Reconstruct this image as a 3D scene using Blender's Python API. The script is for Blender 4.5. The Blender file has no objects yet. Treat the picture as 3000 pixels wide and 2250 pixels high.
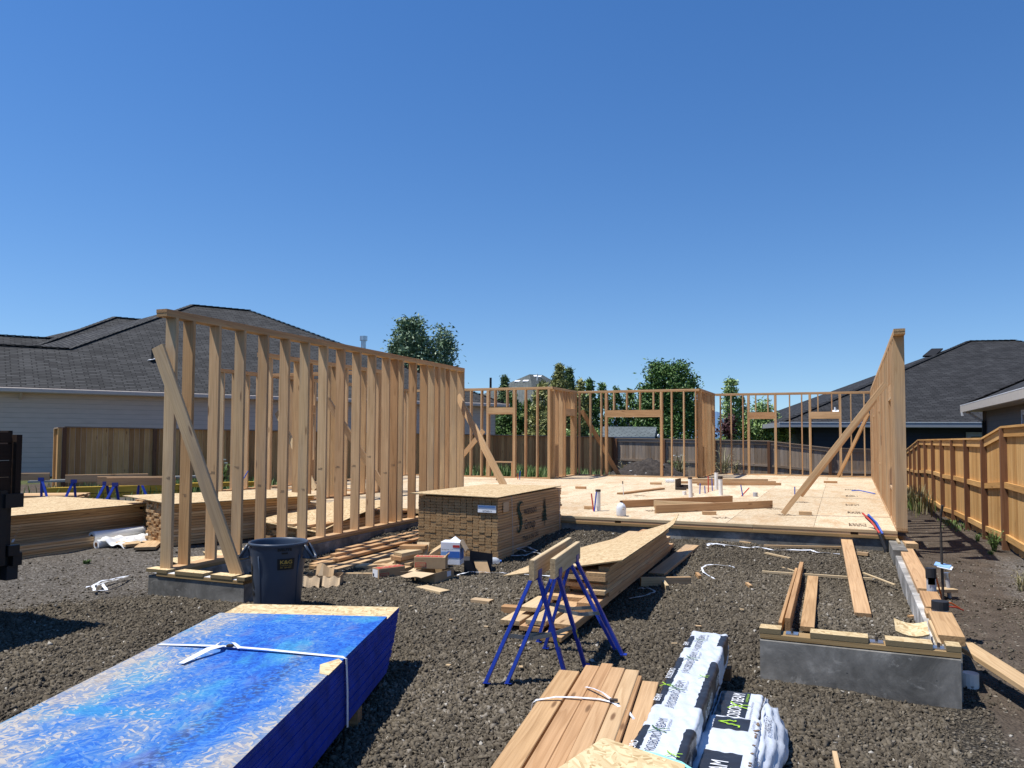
import bpy, math, random
import numpy as np
from mathutils import Vector, Matrix
R = random.Random(7)
NR = np.random.default_rng(11)
scene = bpy.context.scene
COL = scene.collection

# ---------------------------------------------------------------- mesh builder
def V3(p): return Vector((float(p[0]), float(p[1]), float(p[2])))

class MB:
    """collects faces with a grain uv (metres), a tone per face and an end-grain flag"""
    def __init__(s):
        s.v = []; s.f = []; s.uv = []; s.tone = []; s.eg = []
    def face(s, pts, uvs, tone=.5, eg=0.):
        i = len(s.v); s.v.extend([tuple(p) for p in pts]); s.f.append(tuple(range(i, i + len(pts))))
        s.uv.extend(uvs); s.tone.append(tone); s.eg.append(eg)
    def poly(s, pts, ua=None, va=None, tone=.5, off=(0, 0), eg=0.):
        pts = [V3(p) for p in pts]
        n = (pts[1] - pts[0]).cross(pts[2] - pts[0])
        if n.length == 0: n = Vector((0, 0, 1))
        n.normalize()
        u = V3(ua).normalized() if ua is not None else (pts[1] - pts[0]).normalized()
        v = V3(va).normalized() if va is not None else n.cross(u)
        s.face(pts, [(p.dot(u) + off[0], p.dot(v) + off[1]) for p in pts], tone, eg)
    def beam(s, p0, p1, w, t, up=(0, 0, 1), tone=None, bev=0., sag=None):
        """box from p0 to p1 (centre line), w across, t along up"""
        p0, p1 = V3(p0), V3(p1)
        a = p1 - p0; L = a.length; a.normalize()
        upv = V3(up); side = a.cross(upv)
        if side.length < 1e-5: side = a.cross(Vector((1, 0, 0)))
        side.normalize(); upv = side.cross(a).normalized()
        if tone is None: tone = R.random()
        ou, ov = R.uniform(0, 40), R.uniform(0, 40)
        hw, ht = w / 2, t / 2
        if bev > 0 and bev < min(hw, ht):
            prof = [(-hw, -ht + bev), (-hw + bev, -ht), (hw - bev, -ht), (hw, -ht + bev), (hw, ht - bev), (hw - bev, ht), (-hw + bev, ht), (-hw, ht - bev)]
        else:
            prof = [(-hw, -ht), (hw, -ht), (hw, ht), (-hw, ht)]
        A = [p0 + side * x + upv * y for x, y in prof]
        B = [p1 + side * x + upv * y for x, y in prof]
        n = len(prof); acc = 0.
        for i in range(n):
            j = (i + 1) % n
            d = math.hypot(prof[j][0] - prof[i][0], prof[j][1] - prof[i][1])
            s.face([A[i], B[i], B[j], A[j]][::-1], [(ou, ov + acc), (ou + L, ov + acc), (ou + L, ov + acc + d), (ou, ov + acc + d)][::-1], tone)
            acc += d
        s.face(A[::-1][::-1], [(ou + x, ov + y) for x, y in prof], tone, 1.)
        s.face(B[::-1], [(ou + x + 3, ov + y) for x, y in prof[::-1]], tone, 1.)
        return s
    def box(s, c, size, tone=None, rz=0., bev=0.):
        sx, sy, sz = size; d = Vector((math.cos(rz), math.sin(rz), 0)); c = V3(c)
        if sx >= sy: s.beam(c - d * sx / 2, c + d * sx / 2, sy, sz, (0, 0, 1), tone, bev)
        else:
            e = Vector((-d.y, d.x, 0)); s.beam(c - e * sy / 2, c + e * sy / 2, sx, sz, (0, 0, 1), tone, bev)
        return s
    def tube(s, path, r, n=8, tone=.5, cap=True):
        path = [V3(p) for p in path]; rings = []
        rr = r if hasattr(r, '__len__') else [r] * len(path)
        for i, p in enumerate(path):
            d = (path[min(i + 1, len(path) - 1)] - path[max(i - 1, 0)])
            if d.length == 0: d = Vector((0, 0, 1))
            d.normalize()
            a = d.cross(Vector((0, 0, 1)))
            if a.length < 1e-3: a = d.cross(Vector((0, 1, 0)))
            a.normalize(); b = d.cross(a)
            rings.append([p + (a * math.cos(k * 2 * math.pi / n) + b * math.sin(k * 2 * math.pi / n)) * rr[i] for k in range(n)])
        acc = 0.
        for i in range(len(path) - 1):
            L = (path[i + 1] - path[i]).length
            for k in range(n):
                m = (k + 1) % n; w = 2 * math.pi * rr[i] / n
                s.face([rings[i][k], rings[i][m], rings[i + 1][m], rings[i + 1][k]][::-1], [(acc, k * w), (acc, k * w + w), (acc + L, k * w + w), (acc + L, k * w)][::-1], tone)
            acc += L
        if cap:
            s.face(rings[0], [(0, 0)] * n, tone, 1.); s.face(rings[-1][::-1], [(0, 0)] * n, tone, 1.)
        return s
    def ribbon(s, path, w, up=(0, 0, 1), t=.0015, tone=.5):
        """thin strap of width w following path; ups may vary"""
        path = [V3(p) for p in path]; n = len(path)
        ups = up if isinstance(up, list) else [up] * n
        L = []
        for i, p in enumerate(path):
            d = (path[min(i + 1, n - 1)] - path[max(i - 1, 0)]).normalized()
            u = V3(ups[i]).normalized(); sd = d.cross(u)
            sd = sd.normalized() if sd.length > 1e-4 else Vector((1, 0, 0))
            u = sd.cross(d)
            L.append([p - sd * w / 2 - u * t / 2, p + sd * w / 2 - u * t / 2, p + sd * w / 2 + u * t / 2, p - sd * w / 2 + u * t / 2])
        for i in range(n - 1):
            for k in range(4):
                m = (k + 1) % 4
                s.face([L[i][k], L[i + 1][k], L[i + 1][m], L[i][m]][::-1], [(i, k), (i + 1, k), (i + 1, m), (i, m)], tone)
        s.face(L[0], [(0, 0)] * 4, tone); s.face(L[-1][::-1], [(0, 0)] * 4, tone)
        return s
    def lathe(s, prof, c, n=48, tone=.5):
        c = V3(c); rings = [[c + Vector((r * math.cos(k * 2 * math.pi / n), r * math.sin(k * 2 * math.pi / n), z)) for k in range(n)] for r, z in prof]
        for i in range(len(prof) - 1):
            for k in range(n):
                m = (k + 1) % n
                s.face([rings[i][k], rings[i][m], rings[i + 1][m], rings[i + 1][k]], [(k / n, prof[i][1]), (m / n, prof[i][1]), (m / n, prof[i + 1][1]), (k / n, prof[i + 1][1])], tone)
        return s
    def slab(s, pts, t, ua=None, tone=.5, off=None):
        """plate: polygon pts (top face, ccw from above) with thickness t downwards along its normal"""
        pts = [V3(p) for p in pts]; n = (pts[1] - pts[0]).cross(pts[2] - pts[0]).normalized()
        if off is None: off = (R.uniform(0, 30), R.uniform(0, 30))
        s.poly(pts, ua, None, tone, off)
        lo = [p - n * t for p in pts]
        s.poly(lo[::-1], ua, None, tone, off)
        for i in range(len(pts)):
            j = (i + 1) % len(pts)
            s.poly([pts[i], lo[i], lo[j], pts[j]], None, None, tone, off, 1.)
        return s
    def sheet(s, fn, nu, nv, t, Lu, Lv, tone=.5):
        """curved plate from fn(a,b) a,b in 0..1"""
        P = [[V3(fn(i / nu, j / nv)) for j in range(nv + 1)] for i in range(nu + 1)]
        Q = [[p - Vector((0, 0, t)) for p in row] for row in P]
        g = lambda i, j: (i / nu * Lu, j / nv * Lv)
        for i in range(nu):
            for j in range(nv):
                s.face([P[i][j], P[i + 1][j], P[i + 1][j + 1], P[i][j + 1]], [g(i, j), g(i + 1, j), g(i + 1, j + 1), g(i, j + 1)], tone)
                s.face([Q[i][j], Q[i][j + 1], Q[i + 1][j + 1], Q[i + 1][j]], [g(i, j), g(i, j + 1), g(i + 1, j + 1), g(i + 1, j)], tone)
        for i in range(nu):
            s.face([P[i][0], Q[i][0], Q[i + 1][0], P[i + 1][0]], [g(i, 0)] * 4, tone, 1.)
            s.face([P[i + 1][nv], Q[i + 1][nv], Q[i][nv], P[i][nv]], [g(i, nv)] * 4, tone, 1.)
        for j in range(nv):
            s.face([P[0][j + 1], Q[0][j + 1], Q[0][j], P[0][j]], [g(0, j)] * 4, tone, 1.)
            s.face([P[nu][j], Q[nu][j], Q[nu][j + 1], P[nu][j + 1]], [g(nu, j)] * 4, tone, 1.)
        return s
    def build(s, name, mat, parent=None, local=False, smooth=False, weld=False):
        me = bpy.data.meshes.new(name)
        vs = np.array(s.v, dtype=float)
        if parent is not None and not local: org = np.array(parent_origin(parent))
        elif parent is None and not local:
            org = np.array([(vs[:, 0].min() + vs[:, 0].max()) / 2, (vs[:, 1].min() + vs[:, 1].max()) / 2, vs[:, 2].min()])
        else: org = np.zeros(3)
        me.from_pydata([tuple(p) for p in vs - org], [], s.f)
        uvl = me.uv_layers.new(name='UVMap'); uvl.data.foreach_set('uv', np.array(s.uv, dtype=np.float32).ravel())
        a = me.attributes.new('tone', 'FLOAT', 'FACE'); a.data.foreach_set('value', np.array(s.tone, dtype=np.float32))
        a = me.attributes.new('endg', 'FLOAT', 'FACE'); a.data.foreach_set('value', np.array(s.eg, dtype=np.float32))
        if weld or smooth:
            import bmesh
            bm = bmesh.new(); bm.from_mesh(me); bmesh.ops.remove_doubles(bm, verts=bm.verts, dist=1e-5); bm.to_mesh(me); bm.free()
        if smooth:
            for p in me.polygons: p.use_smooth = True
        if mat is not None: me.materials.append(mat)
        o = bpy.data.objects.new(name, me); COL.objects.link(o)
        if parent is not None:
            o.parent = parent
        else: o.location = tuple(org)
        return o

def parent_origin(p):
    o = p
    loc = Vector((0, 0, 0))
    while o is not None:
        loc += o.location; o = o.parent
    return tuple(loc)

def tag(o, label=None, cat=None, group=None, kind=None):
    if label: o['label'] = label
    if cat: o['category'] = cat
    if group: o['group'] = group
    if kind: o['kind'] = kind
    return o

def thing(name, label, cat, loc=(0, 0, 0), rz=0., group=None):
    o = bpy.data.objects.new(name, None); COL.objects.link(o)
    o.empty_display_size = .2
    o.location = loc; o.rotation_euler = (0, 0, rz)
    return tag(o, label, cat, group, 'thing')

def copy_tree(o, parent=None):
    c = o.copy(); COL.objects.link(c)
    if parent is not None: c.parent = parent
    for ch in list(o.children): copy_tree(ch, c)
    return c

def text(parent, body, org, xdir, ydir, h, mat, name='lettering', sx=1., off=0.002, local=False, bold=0.0, align='LEFT', shear=0.0):
    """flat letters of cap height ~h lying in the plane xdir/ydir"""
    cu = bpy.data.curves.new(name, 'FONT'); cu.body = body; cu.size = h * 1.38; cu.align_x = align; cu.offset = bold; cu.resolution_u = 3; cu.shear = shear
    tmp = bpy.data.objects.new('tmp_text', cu); COL.objects.link(tmp)
    dg = bpy.context.evaluated_depsgraph_get()
    me = bpy.data.meshes.new_from_object(tmp.evaluated_get(dg)); bpy.data.objects.remove(tmp)
    x = V3(xdir).normalized(); y = V3(ydir); y = (y - x * y.dot(x)).normalized(); n = x.cross(y)
    base = V3(org) + n * off
    if not local: base -= Vector(parent_origin(parent))
    for v in me.vertices:
        p = base + x * v.co.x * sx + y * v.co.y; v.co = p
    me.name = name; me.materials.clear(); me.materials.append(mat)
    o = bpy.data.objects.new(name, me); COL.objects.link(o); o.parent = parent
    return o

# ---------------------------------------------------------------- node materials
def newmat(name):
    m = bpy.data.materials.new(name); m.use_nodes = True; nt = m.node_tree
    b = nt.nodes['Principled BSDF']
    return m, nt, b
def nd(nt, typ, **kw):
    n = nt.nodes.new(typ)
    for k, v in kw.items():
        if k.startswith('i_'):
            key = k[2:]; key = int(key) if key.isdigit() else key.replace('_', ' ')
            n.inputs[key].default_value = v
        else: setattr(n, k, v)
    return n
def lk(nt, a, b): nt.links.new(a, b)
def ramp(nt, fac, stops, interp='LINEAR'):
    r = nd(nt, 'ShaderNodeValToRGB'); cr = r.color_ramp; cr.interpolation = interp
    while len(cr.elements) > 1: cr.elements.remove(cr.elements[0])
    cr.elements[0].position = stops[0][0]; cr.elements[0].color = (*stops[0][1], 1)
    for p, c in stops[1:]:
        e = cr.elements.new(p); e.color = (*c, 1)
    lk(nt, fac, r.inputs[0]); return r.outputs[0]
def mixc(nt, fac, a, b, mode='MIX'):
    m = nd(nt, 'ShaderNodeMix', data_type='RGBA', blend_type=mode)
    for sock, val in ((m.inputs[0], fac), (m.inputs[6], a), (m.inputs[7], b)):
        if hasattr(val, 'links'): lk(nt, val, sock)
        elif isinstance(val, (tuple, list)): sock.default_value = (*val, 1) if len(val) == 3 else val
        else: sock.default_value = val
    return m.outputs[2]
def mth(nt, op, a, b=None, c=None):
    m = nd(nt, 'ShaderNodeMath', operation=op)
    for i, val in enumerate((a, b, c)):
        if val is None: continue
        if hasattr(val, 'links'): lk(nt, val, m.inputs[i])
        else: m.inputs[i].default_value = val
    return m.outputs[0]
def uvmap(nt, scale=(1, 1, 1), rot=0., loc=(0, 0, 0), src='UV'):
    if src == 'UV': o = nd(nt, 'ShaderNodeUVMap').outputs[0]
    else: o = nd(nt, 'ShaderNodeTexCoord').outputs[src]
    if rot:
        m0 = nd(nt, 'ShaderNodeMapping'); m0.inputs['Rotation'].default_value = (0, 0, rot); lk(nt, o, m0.inputs[0]); o = m0.outputs[0]
    m = nd(nt, 'ShaderNodeMapping'); m.inputs['Scale'].default_value = scale; m.inputs['Location'].default_value = loc
    lk(nt, o, m.inputs[0]); return m.outputs[0]
def noise(nt, vec, scale=1., detail=4., rough=.55, dist=0.):
    n = nd(nt, 'ShaderNodeTexNoise'); n.inputs['Scale'].default_value = scale; n.inputs['Detail'].default_value = detail
    n.inputs['Roughness'].default_value = rough; n.inputs['Distortion'].default_value = dist
    lk(nt, vec, n.inputs['Vector']); return n.outputs[0]
def voro(nt, vec, scale=1., out='Color', feature='F1', rnd=1.):
    n = nd(nt, 'ShaderNodeTexVoronoi', feature=feature); n.inputs['Scale'].default_value = scale; n.inputs['Randomness'].default_value = rnd
    lk(nt, vec, n.inputs['Vector']); return n.outputs[out]
def sepx(nt, col):
    s = nd(nt, 'ShaderNodeSeparateColor'); lk(nt, col, s.inputs[0]); return s.outputs[0]
def attr(nt, name):
    return nd(nt, 'ShaderNodeAttribute', attribute_name=name).outputs['Fac']
def bump(nt, bsdf, h, strength=.3, dist=.01):
    b = nd(nt, 'ShaderNodeBump'); b.inputs['Strength'].default_value = strength; b.inputs['Distance'].default_value = dist
    lk(nt, h, b.inputs['Height']); lk(nt, b.outputs[0], bsdf.inputs['Normal'])

def m_wood(name, ca, cb, cc=None, dark=.62, knots=.5, rough=.75, end=.75, ringamt=1., grey=0.):
    m, nt, b = newmat(name)
    tone = attr(nt, 'tone'); eg = attr(nt, 'endg')
    base = ramp(nt, tone, [(0., ca), (.55, cb), (1., cc or cb)])
    g = noise(nt, uvmap(nt, (1.3, 60, 1)), 1., 4.5, .6)
    fib = ramp(nt, g, [(.3, (.78, .74, .7)), (.62, (1.06, 1.06, 1.06))])
    rv = noise(nt, uvmap(nt, (.5, 10, 1)), 1., 1.5, .5, .3)
    rings = mth(nt, 'FRACT', mth(nt, 'MULTIPLY', rv, 7.))
    ringc = ramp(nt, rings, [(0., (1.04, 1.03, 1.)), (.6, (1., .96, .9)), (.9, (dark + .1, dark, dark - .12)), (1., (1., .98, .95))])
    c = mixc(nt, .5 * ringamt, base, ringc, 'MULTIPLY')
    c = mixc(nt, .8, c, fib, 'MULTIPLY')
    # knots
    kd = voro(nt, uvmap(nt, (1.7, 8.5, 1)), 1., 'Distance')
    kr = sepx(nt, voro(nt, uvmap(nt, (1.7, 8.5, 1)), 1., 'Color'))
    sel = mth(nt, 'GREATER_THAN', kr, 1 - knots)
    kk = mth(nt, 'MULTIPLY', ramp(nt, kd, [(0., (1, 1, 1)), (.07, (.9, .9, .9)), (.13, (0, 0, 0))]), sel)
    c = mixc(nt, kk, c, (ca[0] * .33, ca[1] * .25, ca[2] * .2))
    # blotches
    bl = noise(nt, uvmap(nt, (.9, 3, 1)), 1., 3.)
    c = mixc(nt, 1., c, ramp(nt, bl, [(.3, (.84, .82, .8)), (.7, (1.08, 1.08, 1.08))]), 'MULTIPLY')
    if grey: c = mixc(nt, mth(nt, 'MULTIPLY', ramp(nt, noise(nt, uvmap(nt, (1., 5, 1), loc=(4, 9, 0)), 1., 3.), [(.4, (0, 0, 0)), (.65, (1, 1, 1))]), grey), c, (.22, .2, .18))
    en = noise(nt, uvmap(nt, (55, 55, 1)), 1., 3.)
    ec = mixc(nt, 1., base, ramp(nt, en, [(.3, (end * .55, end * .5, end * .45)), (.7, (end * 1.15, end * 1.1, end))]), 'MULTIPLY')
    c = mixc(nt, eg, c, ec)
    lk(nt, c, b.inputs['Base Color']); b.inputs['Roughness'].default_value = rough; b.inputs['Specular IOR Level'].default_value = .25
    bump(nt, b, g, .25, .004)
    return m

def osb_color(nt, lo, mid, hi, s=1.):
    cols = []
    for rot, sc in ((.15, (11, 42, 1)), (.9, (10, 36, 1)), (-.7, (9, 38, 1)), (1.5, (12, 40, 1))):
        cols.append(sepx(nt, voro(nt, uvmap(nt, tuple(k * s for k in sc), rot), 1., 'Color')))
    pick1 = sepx(nt, voro(nt, uvmap(nt, (13 * s, 13 * s, 1), .3), 1., 'Color'))
    pick2 = sepx(nt, voro(nt, uvmap(nt, (10 * s, 16 * s, 1), 1.1, (5, 3, 0)), 1., 'Color'))
    a = mixc(nt, mth(nt, 'GREATER_THAN', pick1, .5), cols[0], cols[1])
    c2 = mixc(nt, mth(nt, 'GREATER_THAN', pick1, .6), cols[2], cols[3])
    f = sepx(nt, mixc(nt, mth(nt, 'GREATER_THAN', pick2, .55), a, c2))
    fine = noise(nt, uvmap(nt, (40 * s, 160 * s, 1)), 1., 3.)
    f2 = mth(nt, 'ADD', mth(nt, 'MULTIPLY', f, .75), mth(nt, 'MULTIPLY', fine, .25))
    return ramp(nt, f2, [(.06, lo), (.32, mid), (.62, hi), (.95, tuple(min(1, x * 1.18) for x in hi))]), f2

def m_osb(name, lo=(.33, .215, .105), mid=(.46, .33, .18), hi=(.58, .45, .27), stain=.25, edge=(.2, .15, .08), s=1.35):
    m, nt, b = newmat(name)
    c, f = osb_color(nt, lo, mid, hi, s)
    tone = attr(nt, 'tone')
    c = mixc(nt, 1., c, ramp(nt, tone, [(0., (.82, .78, .72)), (1., (1.12, 1.1, 1.08))]), 'MULTIPLY')
    bl = noise(nt, uvmap(nt, (.8, 2.2, 1)), 1., 4.)
    c = mixc(nt, mth(nt, 'MULTIPLY', ramp(nt, bl, [(.5, (0, 0, 0)), (.7, (1, 1, 1))]), stain), c, (.42, .24, .1))
    c = mixc(nt, attr(nt, 'endg'), c, edge)
    lk(nt, c, b.inputs['Base Color']); b.inputs['Roughness'].default_value = .8; b.inputs['Specular IOR Level'].default_value = .2
    bump(nt, b, f, .25, .003)
    return m

def m_plain(name, col, rough=.6, metal=0., spec=.4, var=.12, scale=6., src='Object', bumpd=0., bscale=40.):
    m, nt, b = newmat(name)
    n = noise(nt, uvmap(nt, (1, 1, 1), src=src), scale, 4.)
    c = mixc(nt, 1., col, ramp(nt, n, [(.3, (1 - var,) * 3), (.7, (1 + var,) * 3)]), 'MULTIPLY')
    lk(nt, c, b.inputs['Base Color']); b.inputs['Roughness'].default_value = rough; b.inputs['Metallic'].default_value = metal
    b.inputs['Specular IOR Level'].default_value = spec
    if bumpd: bump(nt, b, noise(nt, uvmap(nt, src=src), bscale, 3.), .4, bumpd)
    return m

# ---------------------------------------------------------------- camera
F_PX = 2270.
cam_d = bpy.data.cameras.new('camera'); cam = bpy.data.objects.new('camera', cam_d); COL.objects.link(cam)
cam_d.sensor_width = 36.; cam_d.lens = 36. * F_PX / 3000.; cam_d.clip_start = .05; cam_d.clip_end = 4000.
cam_d.shift_y = (1171.5 - 1125.) / 3000.
YAW, PIT, ROLL = .3997, math.atan(105 / F_PX), .0043
fw = Vector((-math.sin(YAW) * math.cos(PIT), math.cos(YAW) * math.cos(PIT), math.sin(PIT)))
rt = Vector((math.cos(YAW), math.sin(YAW), 0)); up = rt.cross(fw)
rt, up = rt * math.cos(ROLL) + up * math.sin(ROLL), up * math.cos(ROLL) - rt * math.sin(ROLL)
mx = Matrix((rt, up, -fw)).transposed().to_4x4(); mx.translation = (0, 0, 1.75)
cam.matrix_world = mx; scene.camera = cam

# ---------------------------------------------------------------- light
SUN = Vector((-.37, -.24, 1.)).normalized()
sd = bpy.data.lights.new('sun', 'SUN'); sd.energy = 4.8; sd.angle = math.radians(.53); sd.color = (1., .97, .915)
so = bpy.data.objects.new('sun', sd); COL.objects.link(so); so.rotation_euler = (-SUN).to_track_quat('-Z', 'Y').to_euler()
W = bpy.data.worlds.new('World'); scene.world = W; W.use_nodes = True; wn = W.node_tree
sky = wn.nodes.new('ShaderNodeTexSky'); sky.sky_type = 'NISHITA'; sky.sun_disc = False
sky.sun_elevation = math.asin(SUN.z); sky.sun_rotation = math.atan2(SUN.x, SUN.y)
sky.altitude = 300.; sky.air_density = 1.15; sky.dust_density = .05; sky.ozone_density = 3.
tc = wn.nodes.new('ShaderNodeTexCoord'); sx = wn.nodes.new('ShaderNodeSeparateXYZ'); cx = wn.nodes.new('ShaderNodeCombineXYZ')
ab = wn.nodes.new('ShaderNodeMath'); ab.operation = 'ABSOLUTE'; mu = wn.nodes.new('ShaderNodeMath'); mu.operation = 'MULTIPLY_ADD'
mu.inputs[1].default_value = .95; mu.inputs[2].default_value = .075
L_ = wn.links.new
L_(tc.outputs['Generated'], sx.inputs[0]); L_(sx.outputs[0], cx.inputs[0]); L_(sx.outputs[1], cx.inputs[1])
L_(sx.outputs[2], ab.inputs[0]); L_(ab.outputs[0], mu.inputs[0]); L_(mu.outputs[0], cx.inputs[2]); L_(cx.outputs[0], sky.inputs[0])
hs = wn.nodes.new('ShaderNodeHueSaturation'); hs.inputs['Hue'].default_value = .508; hs.inputs['Saturation'].default_value = 1.28; hs.inputs['Value'].default_value = 1.0
L_(sky.outputs[0], hs.inputs['Color'])
bg = wn.nodes['Background']; bg.inputs[1].default_value = .110
L_(hs.outputs[0], bg.inputs[0])
scene.view_settings.view_transform = 'Standard'; scene.view_settings.look = 'None'; scene.view_settings.exposure = .36; scene.view_settings.gamma = 1.
scene.cycles.max_bounces = 6; scene.cycles.diffuse_bounces = 3; scene.cycles.use_denoising = True
# ================================================================ materials
M = {}
M['fir'] = m_wood('fir_lumber', (.58, .405, .23), (.54, .345, .185), (.48, .28, .14), knots=.4)
M['fir_pale'] = m_wood('pale_fir_lumber', (.58, .46, .285), (.56, .42, .25), (.52, .36, .20), knots=.35)
M['fir_red'] = m_wood('reddish_fir_lumber', (.53, .36, .195), (.49, .31, .155), (.43, .25, .12), knots=.3, dark=.55)
M['fir_old'] = m_wood('weathered_stud_lumber', (.56, .40, .225), (.53, .355, .19), (.50, .315, .16), knots=.35, grey=.3, dark=.68)
M['fir_stack'] = m_wood('stacked_lumber', (.70, .50, .29), (.60, .39, .20), (.47, .28, .13), knots=.3, end=.62)
M['fir_treated'] = m_wood('treated_sill_lumber', (.36, .25, .12), (.33, .22, .10), (.29, .19, .09), knots=.2)
M['cedar'] = m_wood('cedar_fence_boards', (.62, .38, .16), (.50, .285, .115), (.36, .19, .075), knots=.65, dark=.6)
M['cedar_new'] = m_wood('stained_cedar_fence', (.64, .40, .165), (.58, .345, .13), (.48, .265, .09), knots=.2, dark=.6)
M['cedar_grey'] = m_wood('grey_weathered_fence', (.40, .32, .24), (.31, .235, .165), (.21, .155, .105), knots=.6, grey=.5)
M['post'] = m_wood('brown_fence_post', (.19, .095, .05), (.16, .08, .042), (.13, .06, .032), knots=.1)
M['osb'] = m_osb('oriented_strand_board')
M['osb_floor'] = m_osb('subfloor_panels', (.40, .27, .15), (.55, .43, .28), (.62, .52, .37), stain=.55, edge=(.3, .21, .12))
M['osb_pale'] = m_osb('pale_strand_board', (.36, .24, .11), (.55, .42, .23), (.66, .53, .32), stain=.15)
M['trailer_wood'] = m_wood('dark_trailer_boards', (.045, .022, .012), (.035, .018, .01), (.028, .014, .008), knots=.2)

def m_blue_top():
    m, nt, b = newmat('worn_blue_sealed_board')
    oc, f = osb_color(nt, (.13, .10, .08), (.25, .205, .165), (.37, .325, .275), 1.9)
    uv = uvmap(nt)
    sp = nd(nt, 'ShaderNodeSeparateXYZ'); lk(nt, uv, sp.inputs[0]); u, v = sp.outputs[0], sp.outputs[1]
    big = noise(nt, uvmap(nt, (1.1, 2.6, 1)), 1., 5., .6, .4)
    fine = noise(nt, uvmap(nt, (14, 50, 1), .15), 1., 4., .7)
    w = mth(nt, 'ADD', mth(nt, 'MULTIPLY', big, .72), mth(nt, 'ADD', mth(nt, 'MULTIPLY', f, .17), mth(nt, 'MULTIPLY', fine, .16)))
    # the coat is worn through along the open edge, towards the near end and beside the wheel track
    edge = mth(nt, 'MULTIPLY', mth(nt, 'MAXIMUM', mth(nt, 'SUBTRACT', v, .72), 0.), .42)
    nr_ = mth(nt, 'MULTIPLY', mth(nt, 'MAXIMUM', mth(nt, 'SUBTRACT', u, 1.1), 0.), .042)
    near = mth(nt, 'MULTIPLY', mth(nt, 'MAXIMUM', mth(nt, 'SUBTRACT', mth(nt, 'ADD', .02, mth(nt, 'MULTIPLY', mth(nt, 'SUBTRACT', u, .9), .13)), v), 0.), 1.3)
    w = mth(nt, 'ADD', w, mth(nt, 'ADD', mth(nt, 'MINIMUM', near, .2), mth(nt, 'ADD', edge, nr_)))
    col = ramp(nt, w, [(.38, (.012, .07, .37)), (.49, (.02, .12, .46)), (.56, (.05, .165, .43)), (.63, (.11, .20, .38)), (.70, (.19, .25, .36)), (.80, (.28, .295, .325))])
    tb_ = mth(nt, 'ABSOLUTE', mth(nt, 'ADD', mth(nt, 'SUBTRACT', u, 2.02), mth(nt, 'MULTIPLY', v, .06)))
    tbm = mth(nt, 'MULTIPLY', ramp(nt, tb_, [(.04, (1, 1, 1)), (.09, (0, 0, 0))]), ramp(nt, v, [(.45, (0, 0, 0)), (.6, (.8, .8, .8))]))
    col = mixc(nt, tbm, col, (.03, .20, .43))
    teal = ramp(nt, noise(nt, uvmap(nt, (1.6, 3.4, 1), loc=(7, 2, 0)), 1., 4.), [(.54, (0, 0, 0)), (.66, (1, 1, 1))])
    col = mixc(nt, mth(nt, 'MULTIPLY', teal, .5), col, (.06, .30, .42))
    lav = ramp(nt, noise(nt, uvmap(nt, (2.2, 4., 1), loc=(1, 8, 0)), 1., 4.), [(.55, (0, 0, 0)), (.68, (1, 1, 1))])
    col = mixc(nt, mth(nt, 'MULTIPLY', lav, .5), col, (.16, .18, .29))
    bare = ramp(nt, mth(nt, 'ADD', mth(nt, 'MULTIPLY', f, .35), w), [(.90, (0, 0, 0)), (1.0, (1, 1, 1))])
    col = mixc(nt, mth(nt, 'MULTIPLY', bare, .75), col, oc)
    fl = ramp(nt, f, [(.1, (.86, .86, .88)), (.8, (1.12, 1.11, 1.08))])
    col = mixc(nt, 1., col, fl, 'MULTIPLY')
    # scuffed wheel mark running the length of the sheet
    line = mth(nt, 'ABSOLUTE', mth(nt, 'SUBTRACT', v, mth(nt, 'ADD', .16, mth(nt, 'MULTIPLY', u, .075))))
    band = ramp(nt, line, [(.02, (1, 1, 1)), (.09, (0, 0, 0))])
    tread = ramp(nt, noise(nt, uvmap(nt, (38, 26, 1), .5), 1., 2.), [(.47, (0, 0, 0)), (.55, (1, 1, 1))])
    gate = ramp(nt, mth(nt, 'DIVIDE', u, 3.), [(.22, (0, 0, 0)), (.42, (1, 1, 1))])
    k = mth(nt, 'MULTIPLY', mth(nt, 'MULTIPLY', band, tread), mth(nt, 'MULTIPLY', gate, .7))
    col = mixc(nt, k, col, (.03, .045, .12))
    lk(nt, col, b.inputs['Base Color']); b.inputs['Roughness'].default_value = .78; b.inputs['Specular IOR Level'].default_value = .18
    bump(nt, b, mth(nt, 'ADD', f, fine), .2, .002)
    return m
M['blue_top'] = m_blue_top()
M['blue_edge'] = m_plain('blue_edge_seal', (.012, .04, .30), .7, var=.25, scale=9., bumpd=.002, bscale=90., spec=.2)
M['blue_leg'] = m_plain('blue_painted_steel', (.012, .04, .33), .38, spec=.5, var=.15)
M['grey_steel'] = m_plain('galvanised_steel', (.32, .32, .29), .45, .7)
M['black'] = m_plain('black_paint', (.012, .012, .013), .5)
M['black_soft'] = m_plain('black_plastic', (.02, .02, .022), .6)
M['white_strap'] = m_plain('white_strap', (.72, .74, .78), .5, var=.05)
M['grey_strap'] = m_plain('dull_strap', (.42, .41, .38), .6, var=.05)
M['teal_strap'] = m_plain('mint_strap', (.30, .72, .62), .4, var=.04)
M['white'] = m_plain('white_plastic', (.78, .78, .76), .45, var=.05)
M['white_pipe'] = m_plain('white_pvc', (.74, .73, .70), .4, var=.07)
M['grey_pipe'] = m_plain('grey_conduit', (.38, .39, .41), .45, var=.12)
M['blue_pipe'] = m_plain('blue_tube', (.03, .09, .42), .4)
M['red_pipe'] = m_plain('red_tube', (.50, .045, .03), .4)
M['orange'] = m_plain('orange_tube', (.75, .16, .03), .45)
M['card'] = m_plain('cardboard', (.42, .28, .15), .85, var=.1, scale=9.)
M['card_light'] = m_plain('pale_cardboard', (.56, .41, .25), .85, var=.08)
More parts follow.
